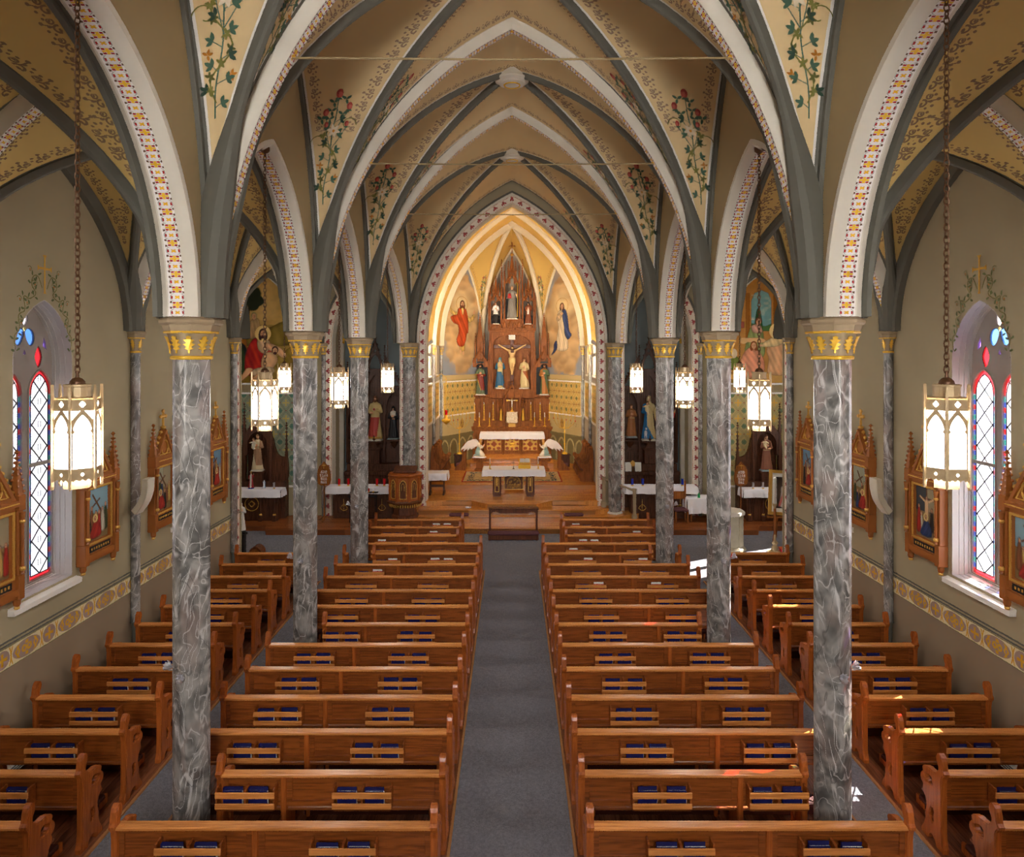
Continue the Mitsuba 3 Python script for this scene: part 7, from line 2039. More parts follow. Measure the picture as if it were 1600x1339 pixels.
part(t, 'carton', box(7.42, 7.62, 19.4, 19.6, .002, .13, .004), 'mat_red'); part(t, 'lid', box(7.41, 7.63, 19.39, 19.61, .13, .15, .003), 'mat_orange')
P('mat_orange', C(206, 92, 40), 0.5, 0.4)
# easel with framed picture
def tilt(m, x, y, z, ry=0.12, rx=-0.14):
    v = np.array(m[0], float)
    c, q = math.cos(ry), math.sin(ry); v = np.stack([v[:, 0] * c - v[:, 2] * q, v[:, 1], v[:, 0] * q + v[:, 2] * c], 1)
    c, q = math.cos(rx), math.sin(rx); v = np.stack([v[:, 0], v[:, 1] * c - v[:, 2] * q, v[:, 1] * q + v[:, 2] * c], 1)
    return v + [x, y, z], m[1]
t = thing('easel', 'wooden easel holding the gold framed picture in the right transept', 'easel')
X, Y = 7.95, 20.6
for p, q in (((X - .35, Y - .1, 0), (X - .02, Y + .2, 2.0)), ((X + .4, Y - .1, 0), (X + .04, Y + .2, 2.0)), ((X, Y + .6, 0), (X, Y + .22, 1.9))):
    part(t, 'leg', tube([p, q], .022, 6), 'mat_altarwood', True)
part(t, 'ledge', box(X - .5, X + .5, Y - .12, Y + .02, .74, .78, .005), 'mat_altarwood')
pf = thing('framed_picture', 'gold framed picture of a white robed figure leaning on the easel', 'picture')
part(pf, 'frame', tilt(prism(rect(-.46, .46, 0, 1.30).difference(rect(-.37, .37, .09, 1.21)), -.03, .03, 'y'), X - .02, Y - .06, .80, -.08), 'mat_gilt')
part(pf, 'mount', tilt(prism(rect(-.38, .38, .08, 1.22).difference(rect(-.26, .26, .2, 1.10)), -.012, .0, 'y'), X - .02, Y - .06, .80, -.08), 'mat_paper')
EASEL = (X - .02, Y - .06, .80)
# figurine on a wooden stand at the left aisle end
st = thing('wooden_stand', 'arch topped wooden poor box stand at the end of the left aisle', 'stand')
part(st, 'body', move(prism(lancet(.14, 0, .62, .16, 6), -.14, .14, 'y'), -6.28, 17.35, 0), 'mat_altarwood')
part(st, 'edge', move(prism(lancet(.155, 0, .62, .175, 6).difference(lancet(.125, .03, .60, .14, 6)), -.155, .155, 'y'), -6.28, 17.35, 0), 'mat_walnut')
statue('white statue on a dark pedestal where the left aisle meets the transept', (-6.93, 18.0, 1.0), .72, [C(220, 218, 212)], ('pray', 'pray'), .4, hair=C(206, 204, 198), long_=True, seed=25, base=C(40, 44, 40), base_h=.06)
p = thing('pedestal', 'dark narrow pedestal under the white statue at the end of the left aisle', 'pedestal')
part(p, 'body', cat(box(-7.03, -6.83, 17.9, 18.1, .08, .88, .01), box(-7.07, -6.79, 17.86, 18.14, 0, .08, .01), box(-7.06, -6.80, 17.87, 18.13, .88, .93, .01)), 'mat_black')
# flag behind the second column
t = thing('flag', 'furled red white and blue flag on a pole behind the second left column', 'flag')
part(t, 'pole', tube([[-6.62, 22.4, Z1], [-6.55, 22.4, 2.3]], .014, 6), 'mat_bronze', True)
fl = []
th = np.linspace(0, 2 * PI, 24, endpoint=False)
rows = [np.stack([-6.585 + (.05 + .05 * (1 - k / 9)) * (1 + .3 * np.sin(5 * th)) * np.cos(th), 22.4 + .06 * (1 + .3 * np.sin(5 * th)) * np.sin(th), np.full(24, .8 + k * .13)], 1) for k in range(10)]
v, f = grid(np.array(rows), True)
col = np.where(((np.arange(240) % 24) // 3 % 2 == 0)[:, None], [C(168, 30, 40)], [C(220, 214, 210)])
part(t, 'cloth', (v, f), 'mat_paint', True, color=np.where((v[:, 2] > 1.6)[:, None], [C(40, 50, 100)], col))
part(t, 'foot', lathe([(.14, Z1 + .002), (.13, Z1 + .03), (.03, Z1 + .06)], 12, (-6.62, 22.4, 0)), 'mat_bronze', 30)
# ---------------------------------------------------------------- painted pictures: colours brushed on a fine flat grid
class Canvas:
    def __init__(self, w, h, nx, ny, ground):
        self.x, self.z = [a.ravel() for a in np.meshgrid(np.linspace(-w / 2, w / 2, nx), np.linspace(0, h, ny), indexing='ij')]
        self.P = np.stack([self.x, self.z], 1); self.nx, self.ny = nx, ny
        self.c = np.tile(np.asarray(ground, float), (len(self.x), 1)); self.e = w / nx
    def lay(self, m, col):
        col = np.asarray(col, float)
        self.c += np.clip(m, 0, 1)[:, None] * (col - self.c)
    def dist(self, pts):
        p = np.asarray(pts, float); q = np.roll(p, -1, 0); d = np.full(len(self.P), 9.0); inside = np.zeros(len(self.P), bool)
        for a, b in zip(p, q):
            ab_ = b - a; t = np.clip(((self.P - a) @ ab_) / (ab_ @ ab_ + 1e-12), 0, 1)
            d = np.minimum(d, np.linalg.norm(self.P - a - t[:, None] * ab_, axis=1))
            if abs(ab_[1]) > 1e-12:
                c = ((a[1] > self.z) != (b[1] > self.z)) & (self.x < (b[0] - a[0]) * (self.z - a[1]) / (b[1] - a[1]) + a[0])
                inside ^= c
        return np.where(inside, -d, d)
    def fill(self, pts, col, soft=None, smooth=4, folds=None, amp=.25):
        p = spl(pts, smooth, True) if smooth else np.asarray(pts)
        d = self.dist(p); s = soft or self.e * .9
        m = np.clip(.5 - d / (2 * s), 0, 1)
        if folds is not None:
            a, fr, ph = folds
            u = (self.x * math.cos(a) + self.z * math.sin(a)); v = (-self.x * math.sin(a) + self.z * math.cos(a))
            w = np.sin(u * fr + ph + 1.2 * np.sin(v * fr * .22 + ph)) * .6 + .4 * np.sin(u * fr * 2.3 + v * fr * .3)
            c = np.asarray(col)[None] * (1 + amp * w[:, None]) * (1 - .30 * np.clip(1 + d / (.06 + 4 * self.e), 0, 1)[:, None])
            self.c += m[:, None] * (np.clip(c, 0, 1) - self.c)
        else:
            self.lay(m, col)
        self.lay(np.clip(1 - np.abs(d) / (1.1 * self.e), 0, 1) * .55, np.asarray(col) * .28)
    def oval(self, x, z, rx, rz, col, soft=None, rot=0.0):
        c, s = math.cos(rot), math.sin(rot)
        a = ((self.x - x) * c + (self.z - z) * s) / rx; b = (-(self.x - x) * s + (self.z - z) * c) / rz
        r = np.sqrt(a * a + b * b); k = (soft or self.e) / min(rx, rz)
        self.lay((1 - r) / k + .5, col)
    def ring(self, x, z, r, w, col):
        d = np.abs(np.hypot(self.x - x, self.z - z) - r)
        self.lay((w - d) / self.e + .5, col)
    def line(self, pts, w, col, n=5):
        p = spl(pts, n); d = np.full(len(self.P), 9.0)
        for a, b in zip(p[:-1], p[1:]):
            ab_ = b - a; t = np.clip(((self.P - a) @ ab_) / (ab_ @ ab_ + 1e-12), 0, 1)
            d = np.minimum(d, np.linalg.norm(self.P - a - t[:, None] * ab_, axis=1))
        self.lay((w / 2 - d) / self.e + .5, col)
    def noise(self, f, seed=0):
        return meshkit.fbm(np.stack([self.x * f, self.z * f, np.full_like(self.x, 3.3 + seed)], 1), 4, seed)
    def head(self, x, z, r, hair, beard=False, halo=None, tilt=0.0, skin=None, long_=False):
        sk = np.array(skin or C(204, 156, 120))
        if halo is not None:
            self.oval(x, z, r * 2.0, r * 2.0, np.array(halo) * .9 + .05); self.ring(x, z, r * 2.0, r * .12, halo)
        self.oval(x, z + r * .15, r * 1.02, r * 1.22, hair, rot=tilt)
        if long_:
            self.oval(x - r * .7, z - r * .6, r * .5, r * 1.2, hair); self.oval(x + r * .7, z - r * .6, r * .5, r * 1.2, hair)
        self.oval(x, z - r * .12, r * .70, r * .98, sk, rot=tilt)
        self.oval(x + r * .25, z - r * .1, r * .35, r * .8, sk * .84, soft=r * .3)
        if beard:
            self.oval(x, z - r * .85, r * .55, r * .50, np.array(hair) * 1.2, soft=r * .2)
        for q in (-1, 1):
            self.oval(x + q * r * .28, z + r * .02, r * .13, r * .07, C(50, 32, 24))
        self.oval(x, z - r * .55, r * .2, r * .06, C(150, 80, 66))
    def mesh(self, mp, lift, crop=None):
        v = mp(self.P, lift); f = grid(np.zeros((self.nx, self.ny, 3)))[1]
        if crop is not None:
            ok = shapely.contains_xy(crop, self.x, self.z); f = f[ok[f].any(1)]
        return v, f
def put_canvas(parent, name, cv, mp, lift=0.004, crop=None, label=None):
    return part(parent, name, cv.mesh(mp, lift, crop), 'mat_paint', False, color=np.clip(cv.c, 0, 1), label=label)

# figures on clouds, painted on the oblique walls of the apse
for s, side in SIDES:
    on, Lw = OBL[s]
    cv = Canvas(Lw, 5.4, 130, 200, C(140, 146, 156))
    n1 = cv.noise(1.1, 1 + s); n2 = cv.noise(2.6, 4)
    cz = cv.z
    m = np.clip((1.0 - np.hypot(cv.x / 1.55, (cz - 2.1) / 2.6) + .9 * (n1 - .5) + .35 * (n2 - .5)) * 7, 0, 1)
    rnd = random.Random(31 + s)
    base = np.array(C(196, 160, 112))[None] * (0.72 + .5 * n2[:, None]) * (0.75 + .5 * n1[:, None])
    cv.c += m[:, None] * (base - cv.c)
    for k in range(60):                                    # billows with a lit upper edge
        x, z, r = rnd.uniform(-1.5, 1.5), rnd.uniform(.1, 4.6), rnd.uniform(.22, .5)
        if math.hypot(x / 1.5, (z - 2.1) / 2.55) > 1.0:
            continue
        d = np.hypot((cv.x - x) / 1.4, cz - z) / r
        sh = np.clip((1 - d) * 2.2, 0, 1) * np.maximum(m, .25 if d.min() < 1 else 0) * .55
        t_ = np.clip((cz - z) / r * .6 + .5, 0, 1)[:, None]
        cv.c += sh[:, None] * (np.array(C(224, 194, 148)) * t_ + np.array(C(140, 104, 66)) * (1 - t_) - cv.c)
    cv.lay(np.clip(1 - np.hypot(cv.x / 1.4, cz - 3.05) / .8, 0, 1) * .7, C(240, 222, 172))
    x0_, z0_, P0_ = cv.x, cv.z, cv.P; cv.x = cv.x / 1.12; cv.z = (cv.z - 2.2) / .78 + 1.95; cv.P = np.stack([cv.x, cv.z], 1)   # drawn broad: the wall is seen at a slant
    dk = C(110, 74, 40)
    if s < 0:
        cv.ring(0, 3.12, .42, .014, C(184, 136, 60))
        cv.fill([(-.12, .50), (-.18, .9), (-.10, 1.3), (.14, 1.3), (.22, .9), (.18, .46)], C(206, 168, 92), folds=(0, 30, 0))
        cv.oval(-.10, .42, .06, .12, C(206, 160, 120)); cv.oval(.10, .34, .06, .12, C(206, 160, 120))
        for q in ([(-.25, 2.5), (-.70, 2.66), (-.86, 3.0), (-.98, 3.02), (-.88, 2.60), (-.6, 2.34), (-.2, 2.3)], [(.22, 2.5), (.60, 2.30), (.84, 2.50), (.96, 2.44), (.80, 2.14), (.5, 2.04), (.2, 2.2)]):
            cv.fill([(x, z + .08) for x, z in q], C(214, 178, 104), folds=(.6, 26, 1), amp=.4)
        cv.oval(-.92, 3.22, .06, .14, C(206, 156, 116), rot=.3); cv.oval(.92, 2.72, .06, .14, C(206, 156, 116), rot=-.4)
        cv.fill([(-.30, 2.80), (-.1, 2.92), (.2, 2.90), (.36, 2.70), (.46, 2.10), (.46, 1.55), (.36, 1.45), (.28, 1.05), (.06, .72), (-.28, .78), (-.40, 1.1), (-.24, 1.5), (-.30, 1.9), (-.60, 2.02), (-.82, 2.30), (-.60, 2.46), (-.36, 2.5)], C(186, 78, 42), folds=(.35, 15, 0), amp=.34)
        cv.fill([(-.06, 2.95), (.14, 2.95), (.06, 2.5)], C(222, 186, 116))
        cv.head(.03, 3.12, .16, C(96, 56, 34), beard=True, long_=True)
    else:
        cv.ring(0, 3.02, .44, .012, C(184, 136, 60))
        cv.fill([(-.30, 2.62), (-.1, 2.84), (.15, 2.82), (.28, 2.5), (.30, 1.7), (.46, .75), (.30, .50), (-.1, .46), (-.44, .60), (-.38, 1.2), (-.26, 1.8), (-.36, 2.3)], C(216, 196, 164), folds=(.15, 18, 0), amp=.25)
        cv.fill([(.02, 2.84), (.30, 2.72), (.44, 2.2), (.52, 1.62), (.68, 1.35), (.42, 1.10), (.20, 1.42), (.14, 1.9), (.04, 2.3)], C(62, 78, 122), folds=(.4, 20, 1), amp=.38)
        cv.fill([(-.42, 1.05), (-.34, .72), (-.50, .42), (-.78, .24), (-.62, .55), (-.60, .85)], C(52, 64, 106), folds=(.5, 22, 1), amp=.3)
        cv.fill([(-.30, 2.55), (-.42, 2.25), (-.2, 2.2), (0, 2.45), (.1, 2.6), (-.05, 2.7)], C(206, 178, 140), folds=(.7, 24, 1), amp=.35)
        cv.oval(-.04, 2.56, .09, .06, C(208, 160, 124), rot=.6)
        cv.head(.0, 3.0, .145, C(92, 56, 36), long_=True)
    cv.x, cv.z, cv.P = x0_, z0_, P0_
    h0 = 4.64
    Mx = Lw / 2
    D = Lw / 2
    hw, _ = prof(D, WALL_RISE[0])
    xs2 = np.linspace(-D, D, 60)
    crop = sg.Polygon(np.vstack([[[-D, 0], [D, 0]], np.stack([xs2[::-1], SPR - h0 + hw(xs2[::-1]) - .02], 1)])).buffer(0)
    put_canvas(ap, 'painted_figure_on_clouds', cv, lambda q, l: on(np.stack([Mx - s * q[:, 0], q[:, 1] + h0], 1), l), 0.006, crop)
# clouds on the back wall around the reredos are plain grey; gold arabesques on the dado
def scroll_items():
    it = []
    for q in (-1, 1):
        for k in range(3):
            t_ = np.linspace(0, 5, 18); r = np.linspace(.16, .03, 18)
            it.append((line(np.stack([q * (.35 + k * .36) + r * np.cos(t_), .0 + (k % 2) * .1 + r * np.sin(t_)], 1), .025), C(140, 124, 74), 0))
            it.append((ell(q * (.35 + k * .36), .2, .05, .04), C(172, 74, 52), 1))
    it.append((ell(0, .02, .17, .22), C(176, 136, 70), 1)); it.append((cross_poly(.3, .2, .03), C(120, 84, 44), 2))
    return it
def cross_poly(h, w, t):
    return rect(-t, t, -h / 2, h / 2).union(rect(-w / 2, w / 2, .02, .02 + 2 * t))
for s, side in SIDES:
    on, Lw = OBL[s]
    paint(scroll_items(), lambda q, l: on(np.stack([q[:, 0] + Lw / 2, q[:, 1] + 2.46], 1), l), ap, 'painted_scrollwork')

# transept pictures
def mural_left(cv):
    n1, n2 = cv.noise(1.3, 2), cv.noise(4, 5)
    t_ = np.clip(cv.z / 3.3, 0, 1)[:, None]
    cv.c[:] = np.array(C(132, 108, 60)) * (1 - t_) + np.array(C(164, 136, 84)) * t_
    cv.c *= .8 + .4 * n1[:, None]
    cv.lay((cv.z > 1.95) * .75, C(188, 152, 92)); cv.lay(np.clip((n1 - .45) * 4, 0, 1) * (cv.z > 2.1) * .6, C(206, 172, 116))
    cv.fill([(-1.1, 1.7), (-.4, 2.0), (.2, 1.85), (.7, 2.05), (1.1, 1.9), (1.1, 1.3), (-1.1, 1.3)], C(122, 104, 62), folds=(.2, 9, 0))
    cv.line([(-.46, 1.7), (-.44, 2.3), (-.40, 2.8)], .07, C(70, 52, 34))
    for x, z, r in ((-.55, 2.85, .26), (-.25, 2.95, .26), (-.4, 3.15, .24), (-.7, 2.65, .18), (-.12, 2.75, .18), (-.3, 2.62, .2)):
        cv.lay(np.clip((1.1 - np.hypot(cv.x - x, cv.z - z) / r + 1.2 * (n2 - .5)) * 5, 0, 1), C(62, 66, 36))
    cv.fill([(.3, 0), (.9, .05), (1.1, .5), (1.1, 1.2), (.8, 1.1), (.45, .8), (.3, .4)], C(140, 116, 66), folds=(.5, 14, 0))
    # two onlookers
    cv.fill([(-.98, .9), (-1.02, 1.5), (-.9, 1.95), (-.62, 1.95), (-.52, 1.5), (-.5, .8)], C(160, 106, 52), folds=(.1, 24, 0)); cv.fill([(-1.05, .5), (-.9, 1.3), (-.55, 1.25), (-.4, .5), (-.6, .3)], C(62, 72, 42), folds=(.1, 20, 1)); cv.head(-.72, 2.07, .115, C(80, 56, 38), beard=True)
    cv.fill([(-.42, 1.5), (-.44, 1.9), (-.3, 2.15), (-.1, 2.12), (-.06, 1.6)], C(176, 144, 104), folds=(.1, 24, 0)); cv.head(-.26, 2.24, .10, C(150, 140, 100))
    # kneeling helper in red, man lying across his knees
    cv.fill([(-.5, .3), (-.55, .9), (-.35, 1.4), (-.1, 1.55), (.2, 1.5), (.34, 1.1), (.3, .6), (.0, .35)], C(168, 62, 52), folds=(.3, 16, 1), amp=.32)
    cv.fill([(-.12, 1.5), (.16, 1.5), (.30, 1.25), (.1, 1.0), (-.12, 1.15)], C(202, 172, 136), folds=(.3, 20, 0))
    cv.head(.04, 1.66, .125, C(70, 44, 28), beard=True, halo=C(222, 190, 120), long_=True)
    cv.fill([(.2, 1.35), (.62, 1.18), (.82, .95), (.70, .85), (.45, 1.02), (.12, 1.18)], C(206, 162, 124), folds=(.4, 20, 1))
    cv.fill([(-.02, .7), (.1, 1.0), (.42, 1.02), (.52, .75), (.3, .45), (.05, .45)], C(208, 166, 124), folds=(.4, 12, 1), amp=.15)
    cv.head(.44, 1.10, .105, C(70, 48, 32), beard=True)
    cv.fill([(-.25, .48), (.3, .55), (.42, .38), (.1, .22), (-.3, .28)], C(206, 178, 142), folds=(.2, 22, 0))
    cv.fill([(-.3, .45), (-.62, .12), (-.72, .15), (-.5, .5)], C(206, 158, 118)); cv.fill([(.1, .3), (-.3, -.0), (-.4, .06), (-.1, .36)], C(198, 150, 110))
def mural_right(cv):
    n1 = cv.noise(1.5, 7)
    cv.c[:] = np.array(C(176, 128, 76)) * (.85 + .3 * n1[:, None])
    cv.fill([(-.36, 1.75), (.30, 1.75), (.30, 2.75), (.2, 3.0), (-.02, 3.1), (-.25, 3.0), (-.36, 2.75)], C(120, 160, 160), smooth=0)
    cv.lay(np.clip((cv.noise(3, 3) - .5) * 5, 0, 1) * (np.abs(cv.x + .03) < .32) * (cv.z > 2.1) * (cv.z < 2.95), C(206, 204, 180))
    cv.fill([(-.36, 1.75), (.3, 1.75), (.3, 1.98), (.1, 1.9), (-.36, 2.0)], C(84, 116, 74), smooth=0); cv.fill([(-.25, 1.75), (-.2, 2.35), (-.12, 2.5), (-.04, 2.3), (.0, 1.75)], C(52, 84, 58))
    for x in (-.48, .44, .86):
        cv.fill([(x - .06, 1.0), (x + .06, 1.0), (x + .06, 3.0), (x - .06, 3.0)], C(146, 96, 52), smooth=0)
    cv.fill([(.7, 1.4), (1.1, 1.4), (1.1, 2.6), (.78, 2.3)], C(164, 60, 44), folds=(.1, 24, 0))
    cv.fill([(-1.1, 1.85), (-.6, 1.85), (-.6, 2.05), (-1.1, 2.05)], C(160, 92, 84), smooth=0)
    cv.fill([(-1.1, 0), (1.1, 0), (1.1, .35), (-1.1, .35)], C(188, 148, 90), smooth=0)
    k = (np.floor((cv.x + .3 * cv.z) / .22) + np.floor(cv.z / .15)) % 2
    cv.lay((cv.z < .5) * (cv.x < -.3) * k * .7, C(110, 96, 66))
    # standing woman with a tray
    cv.fill([(-.55, .9), (-.50, 1.5), (-.34, 1.92), (-.06, 1.95), (.06, 1.5), (.04, .9)], C(140, 148, 96), folds=(.1, 22, 0)); cv.fill([(-.6, 1.5), (-.1, 1.52), (.1, 1.45), (.1, 1.36), (-.55, 1.38)], C(206, 166, 120)); cv.oval(-.62, 1.42, .13, .10, C(200, 164, 116)); cv.fill([(-.34, 1.92), (-.1, 1.95), (-.0, 1.7), (-.3, 1.7)], C(206, 160, 140), folds=(.4, 30, 0)); cv.head(-.12, 2.06, .105, C(104, 66, 40), tilt=-.3)
    # seated haloed man
    cv.fill([(.20, .35), (.22, .8), (.15, 1.1), (.3, 1.5), (.62, 1.55), (.86, 1.2), (.92, .5), (.7, .28)], C(206, 160, 120), folds=(.3, 18, 1), amp=.26)
    cv.fill([(.28, 1.5), (-.02, 1.3), (-.05, 1.22), (.2, 1.22), (.5, 1.25), (.72, 1.4), (.6, 1.58)], C(222, 196, 146), folds=(.2, 22, 0)); cv.oval(-.06, 1.27, .06, .04, C(206, 160, 124))
    cv.head(.50, 1.74, .125, C(92, 58, 38), beard=True, halo=C(230, 204, 140), long_=True, tilt=.3)
    # kneeling woman
    cv.fill([(-.74, .25), (-.70, .8), (-.5, 1.15), (-.24, 1.18), (-.02, .95), (.08, .6), (.0, .25), (-.3, .18)], C(206, 142, 112), folds=(.5, 18, 0), amp=.26); cv.head(-.28, 1.27, .105, C(132, 80, 44), long_=True)
    cv.fill([(-1.1, .5), (-.78, .5), (-.78, .85), (-1.1, .9)], C(108, 118, 66), folds=(0, 26, 0)); cv.oval(-.95, 1.0, .12, .16, C(190, 170, 140))
for s, side, fn in ((-1, 'left', mural_left), (1, 'right', mural_right)):
    cv = Canvas(2.2, 3.9, 150, 250, C(160, 130, 80)); fn(cv)
    cv.c = np.clip((cv.c - .16) * 1.2 + .15, .01, 1) * (.85 + .3 * cv.noise(9, 8)[:, None])
    crop = lancet(1.06, .0, 1.86, 1.8, 16)
    cx = s * 8.31
    put_canvas(ew, 'painted_scene', cv, lambda q, l: np.stack([cx + q[:, 0], np.full(len(q), YE - l), 4.54 + q[:, 1]], 1), 0.02, crop)
# easel picture
cv = Canvas(.52, .90, 40, 70, C(44, 34, 32))
cv.lay(np.clip(1 - np.hypot(cv.x, (cv.z - .5) * .6) / .3, 0, 1) * .6, C(110, 84, 66))
cv.fill([(-.12, .06), (-.10, .4), (-.09, .62), (.09, .62), (.10, .4), (.13, .06)], C(222, 214, 204), folds=(.1, 60, 0), amp=.15)
cv.fill([(-.02, .5), (.02, .5), (-.10, .1), (-.16, .1)], C(190, 90, 84), soft=.02); cv.fill([(0, .5), (.03, .5), (.15, .1), (.08, .1)], C(190, 204, 222), soft=.02)
cv.head(0, .72, .05, C(80, 50, 32), beard=True, long_=True)
v, f = cv.mesh(lambda q, l: np.stack([q[:, 0], np.full(len(q), -.002), q[:, 1] + .2], 1), 0)
part(pf, 'painting', tilt((v, f), *EASEL, -.08), 'mat_paint', False, color=np.clip(cv.c, 0, 1))

# ---------------------------------------------------------------- stations of the cross
def station_picture(k):
    cv = Canvas(.56, .80, 44, 62, C(120, 110, 90))
    rnd = random.Random(60 + k)
    t_ = (cv.z / .8)[:, None]
    sky = [C(96, 128, 150), C(120, 150, 160), C(52, 56, 60), C(140, 140, 120)][k % 4]
    cv.c[:] = np.where(t_ > .52, np.array(sky) * (.7 + .5 * t_), np.array(C(120, 96, 60)) * (.8 + .4 * cv.noise(6, k)[:, None]))
    if k % 3 == 0:
        cv.fill([(-.3, .42), (-.3, .85), (.0, .85), (.0, .42)], C(146, 132, 104), smooth=0)
    cols = [C(160, 44, 36), C(40, 56, 96), C(196, 160, 90), C(60, 70, 44), C(130, 80, 50), C(200, 190, 170), C(44, 36, 34)]
    cross_ = k % 4 == 2
    if cross_:
        cv.line([(0, .1), (0, .78)], .035, C(90, 58, 34), 2); cv.line([(-.2, .62), (.2, .62)], .035, C(90, 58, 34), 2)
        cv.line([(-.17, .63), (0, .57), (.17, .63)], .03, C(206, 170, 130)); cv.fill([(-.035, .30), (-.04, .58), (.04, .58), (.035, .30)], C(206, 170, 130)); cv.head(.0, .63, .026, C(70, 44, 28))
    else:
        cv.line([(-.18, .32), (.12, .70)], .035, C(90, 58, 34), 2); cv.line([(-.06, .62), (.16, .50)], .03, C(90, 58, 34), 2)
    for j in range(6):
        x = -.22 + j * .088 + rnd.uniform(-.02, .02); hgt = rnd.uniform(.26, .42); z0 = rnd.uniform(.02, .16)
        if cross_ and abs(x) < .06:
            continue
        c = cols[(k * 3 + j * 2) % 7]
        cv.fill([(x - .05, z0), (x - .045, z0 + hgt * .6), (x - .02, z0 + hgt), (x + .02, z0 + hgt), (x + .045, z0 + hgt * .6), (x + .055, z0)], c, folds=(.1, 90, j), amp=.25)
        cv.head(x, z0 + hgt + .02, .026, cols[6 if j % 2 else 4])
    x = rnd.uniform(-.08, .08)
    cv.fill([(x - .13, .05), (x - .08, .24), (x + .02, .30), (x + .10, .2), (x + .16, .04)], cols[0] if not cross_ else cols[1], folds=(.6, 60, 1)); cv.head(x + .02, .33, .03, cols[4], beard=True, halo=C(210, 180, 110))
    return cv
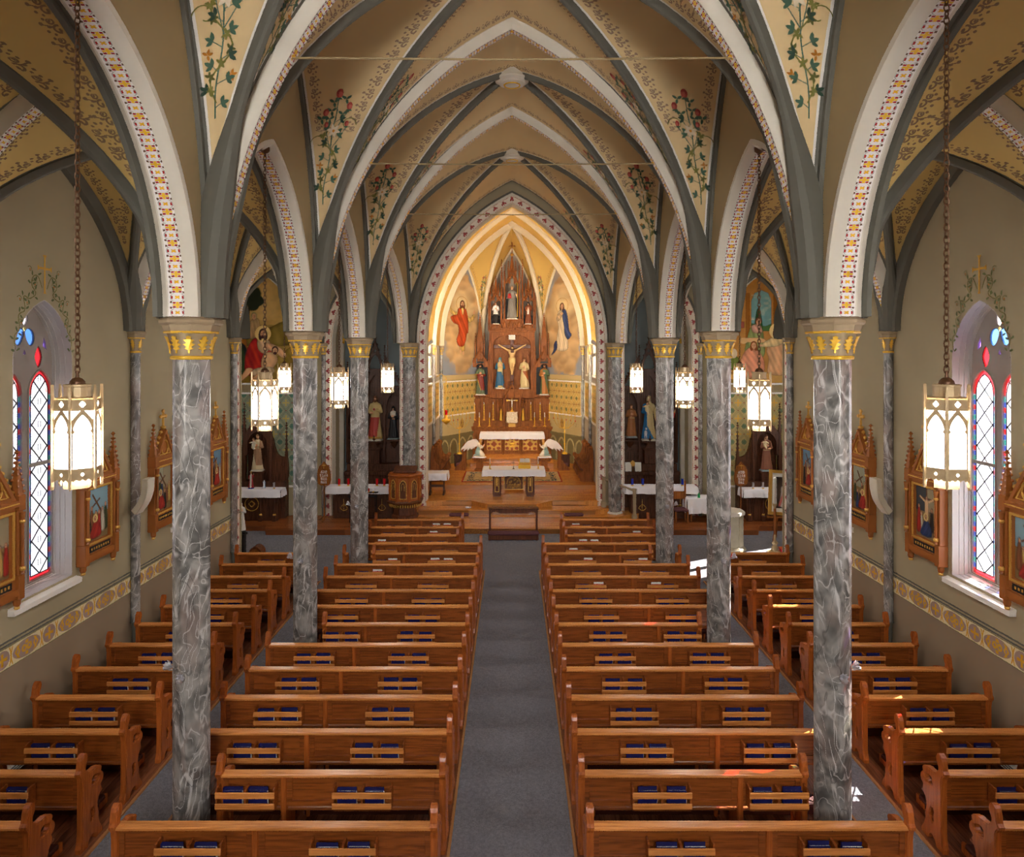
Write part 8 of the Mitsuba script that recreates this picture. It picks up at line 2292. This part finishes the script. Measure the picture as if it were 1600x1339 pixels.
def station(s, side, y, k, label):
    """Built facing +x from the wall plane x = 0 (y to the viewer's left on the left wall), then turned to its wall"""
    t = thing('station_of_the_cross', label, 'wall shrine', 'gilt oak stations of the cross')
    X = s * XW
    def turn(m):                               # local (a along wall, d out from the wall, z) -> world
        v = np.array(m[0], float)
        return np.stack([X - s * v[:, 1], y + v[:, 0], v[:, 2]], 1), (m[1] if s > 0 else m[1][:, ::-1])
    z0 = 2.30
    pz = lambda poly, a, b_: (lambda m: (np.stack([m[0][:, 0], -m[0][:, 1] , m[0][:, 2]], 1), m[1][:, ::-1]))(prism(poly, -b_, -a, 'y'))
    o = [pz(rect(-.40, .40, z0 + .10, z0 + 1.25).difference(rect(-.28, .28, z0 + .30, z0 + 1.10)), .0, .10), pz(rect(-.44, .44, z0 + 1.20, z0 + 1.28), 0, .15), pz(rect(-.44, .44, z0 + .04, z0 + .13), 0, .14), pz(rect(-.42, .42, z0, z0 + .05), 0, .11)]
    part(t, 'frame', turn(cat(o)), 'mat_station')
    part(t, 'gilt_fillet', turn(cat(pz(rect(-.32, .32, z0 + .26, z0 + 1.14).difference(rect(-.29, .29, z0 + .29, z0 + 1.11)), .09, .115), pz(rect(-.40, .40, z0 + 1.235, z0 + 1.25), .14, .158))), 'mat_gilt')
    k2 = part(t, 'name_panel', turn(pz(rect(-.27, .27, z0 + .145, z0 + .235), .09, .108)), 'mat_black')
    sub(k2, 'gilt_lettering', turn(cat([pz(rect(-.24 + .062 * j, -.24 + .062 * j + .03, z0 + .172, z0 + .21), .107, .112) for j in range(8)])), 'mat_gilt', stuff=True)
    for q in (-1, 1):
        a = q * .40
        post = [box(a - .055, a + .055, .0, .15, z0 - .02, z0 + .30, .008), box(a - .05, a + .05, 0, .13, z0 + .30, z0 + 1.25, .006), box(a - .06, a + .06, 0, .16, z0 + 1.14, z0 + 1.34, .008), lathe([(.0, -.16), (.02, -.13), (.045, -.09), (.05, -.02)], 8, (a, .08, z0))]
        kk = part(t, 'side_post', turn(cat(post)), 'mat_station')
        sub(kk, 'colonnette', turn(lathe([(.03, z0 + .32), (.02, z0 + .36), (.02, z0 + 1.0), (.032, z0 + 1.06), (.036, z0 + 1.12)], 8, (a, .155, 0))), 'mat_station', 30)
        sub(kk, 'gilt_ring', turn(cat(lathe([(.034, z0 + .36), (.04, z0 + .385), (.03, z0 + .41)], 8, (a, .155, 0)), lathe([(.03, z0 + .98), (.038, z0 + 1.0), (.03, z0 + 1.02)], 8, (a, .155, 0)), lathe([(.03, z0 - .15), (.036, z0 - .13), (.03, z0 - .11)], 8, (a, .08, 0)))), 'mat_gilt', 30)
        sp = spire(a, .08, z0 + 1.34, .52, .11, 6)
        kk = part(t, 'pinnacle', turn(cat(sp)), 'mat_station')
    p = sg.Polygon([(-.34, z0 + 1.28), (.34, z0 + 1.28), (0, z0 + 1.80)])
    part(t, 'gable', turn(cat(pz(p.difference(p.buffer(-.05)), 0, .12), pz(p, 0, .07))), 'mat_station')
    o = [tube([[.13 * math.cos(a), .085, z0 + 1.46 + .13 * math.sin(a)] for a in np.linspace(0, 2 * PI, 20)], .016, 6), pz(p.buffer(-.045).difference(p.buffer(-.06)), .06, .09)]
    for q in (-1, 1):
        for j in range(5):
            tt = (j + .6) / 5.6
            o.append(lathe([(0, -.03), (.03, 0), (.034, .025), (0, .045)], 6, (q * (.34 * (1 - tt) + .035), .06, z0 + 1.28 + .52 * tt + .03)))
    o.append(lathe([(.02, 0), (.05, .03), (.055, .05), (.02, .07)], 8, (0, .06, z0 + 1.79)))
    part(t, 'gilt_crockets', turn(cat(o)), 'mat_gilt', True)
    m = cross_mesh(.28, .17, .028, .03)
    part(t, 'finial_cross', turn((np.array(m[0]) * [1, 1, 1] + [0, .06, z0 + 1.85], m[1])), 'mat_gilt')
    cv = station_picture(k)
    v, f = cv.mesh(lambda q_, l: np.stack([q_[:, 0] * s * -1 * -1, np.full(len(q_), .06), z0 + .30 + q_[:, 1]], 1), 0)
    part(t, 'painted_scene', turn((v, f)), 'mat_paint', False, color=np.clip(cv.c, 0, 1))
P('mat_station', C(150, 88, 40), 0.36, 0.5)
SY = [8.80, 11.02, 13.10, 15.42]
for s, side in SIDES:
    for k, y in enumerate(SY):
        lab = ['this side of the nearest window', 'between the nearest window and the wall shaft', 'beyond the wall shaft with the loudspeaker', 'farthest from the camera'][k]
        station(s, side, y, (0, 1, 3, 4)[k] if s < 0 else k + 5, f'gilt oak station shrine, {side} wall, {lab}')
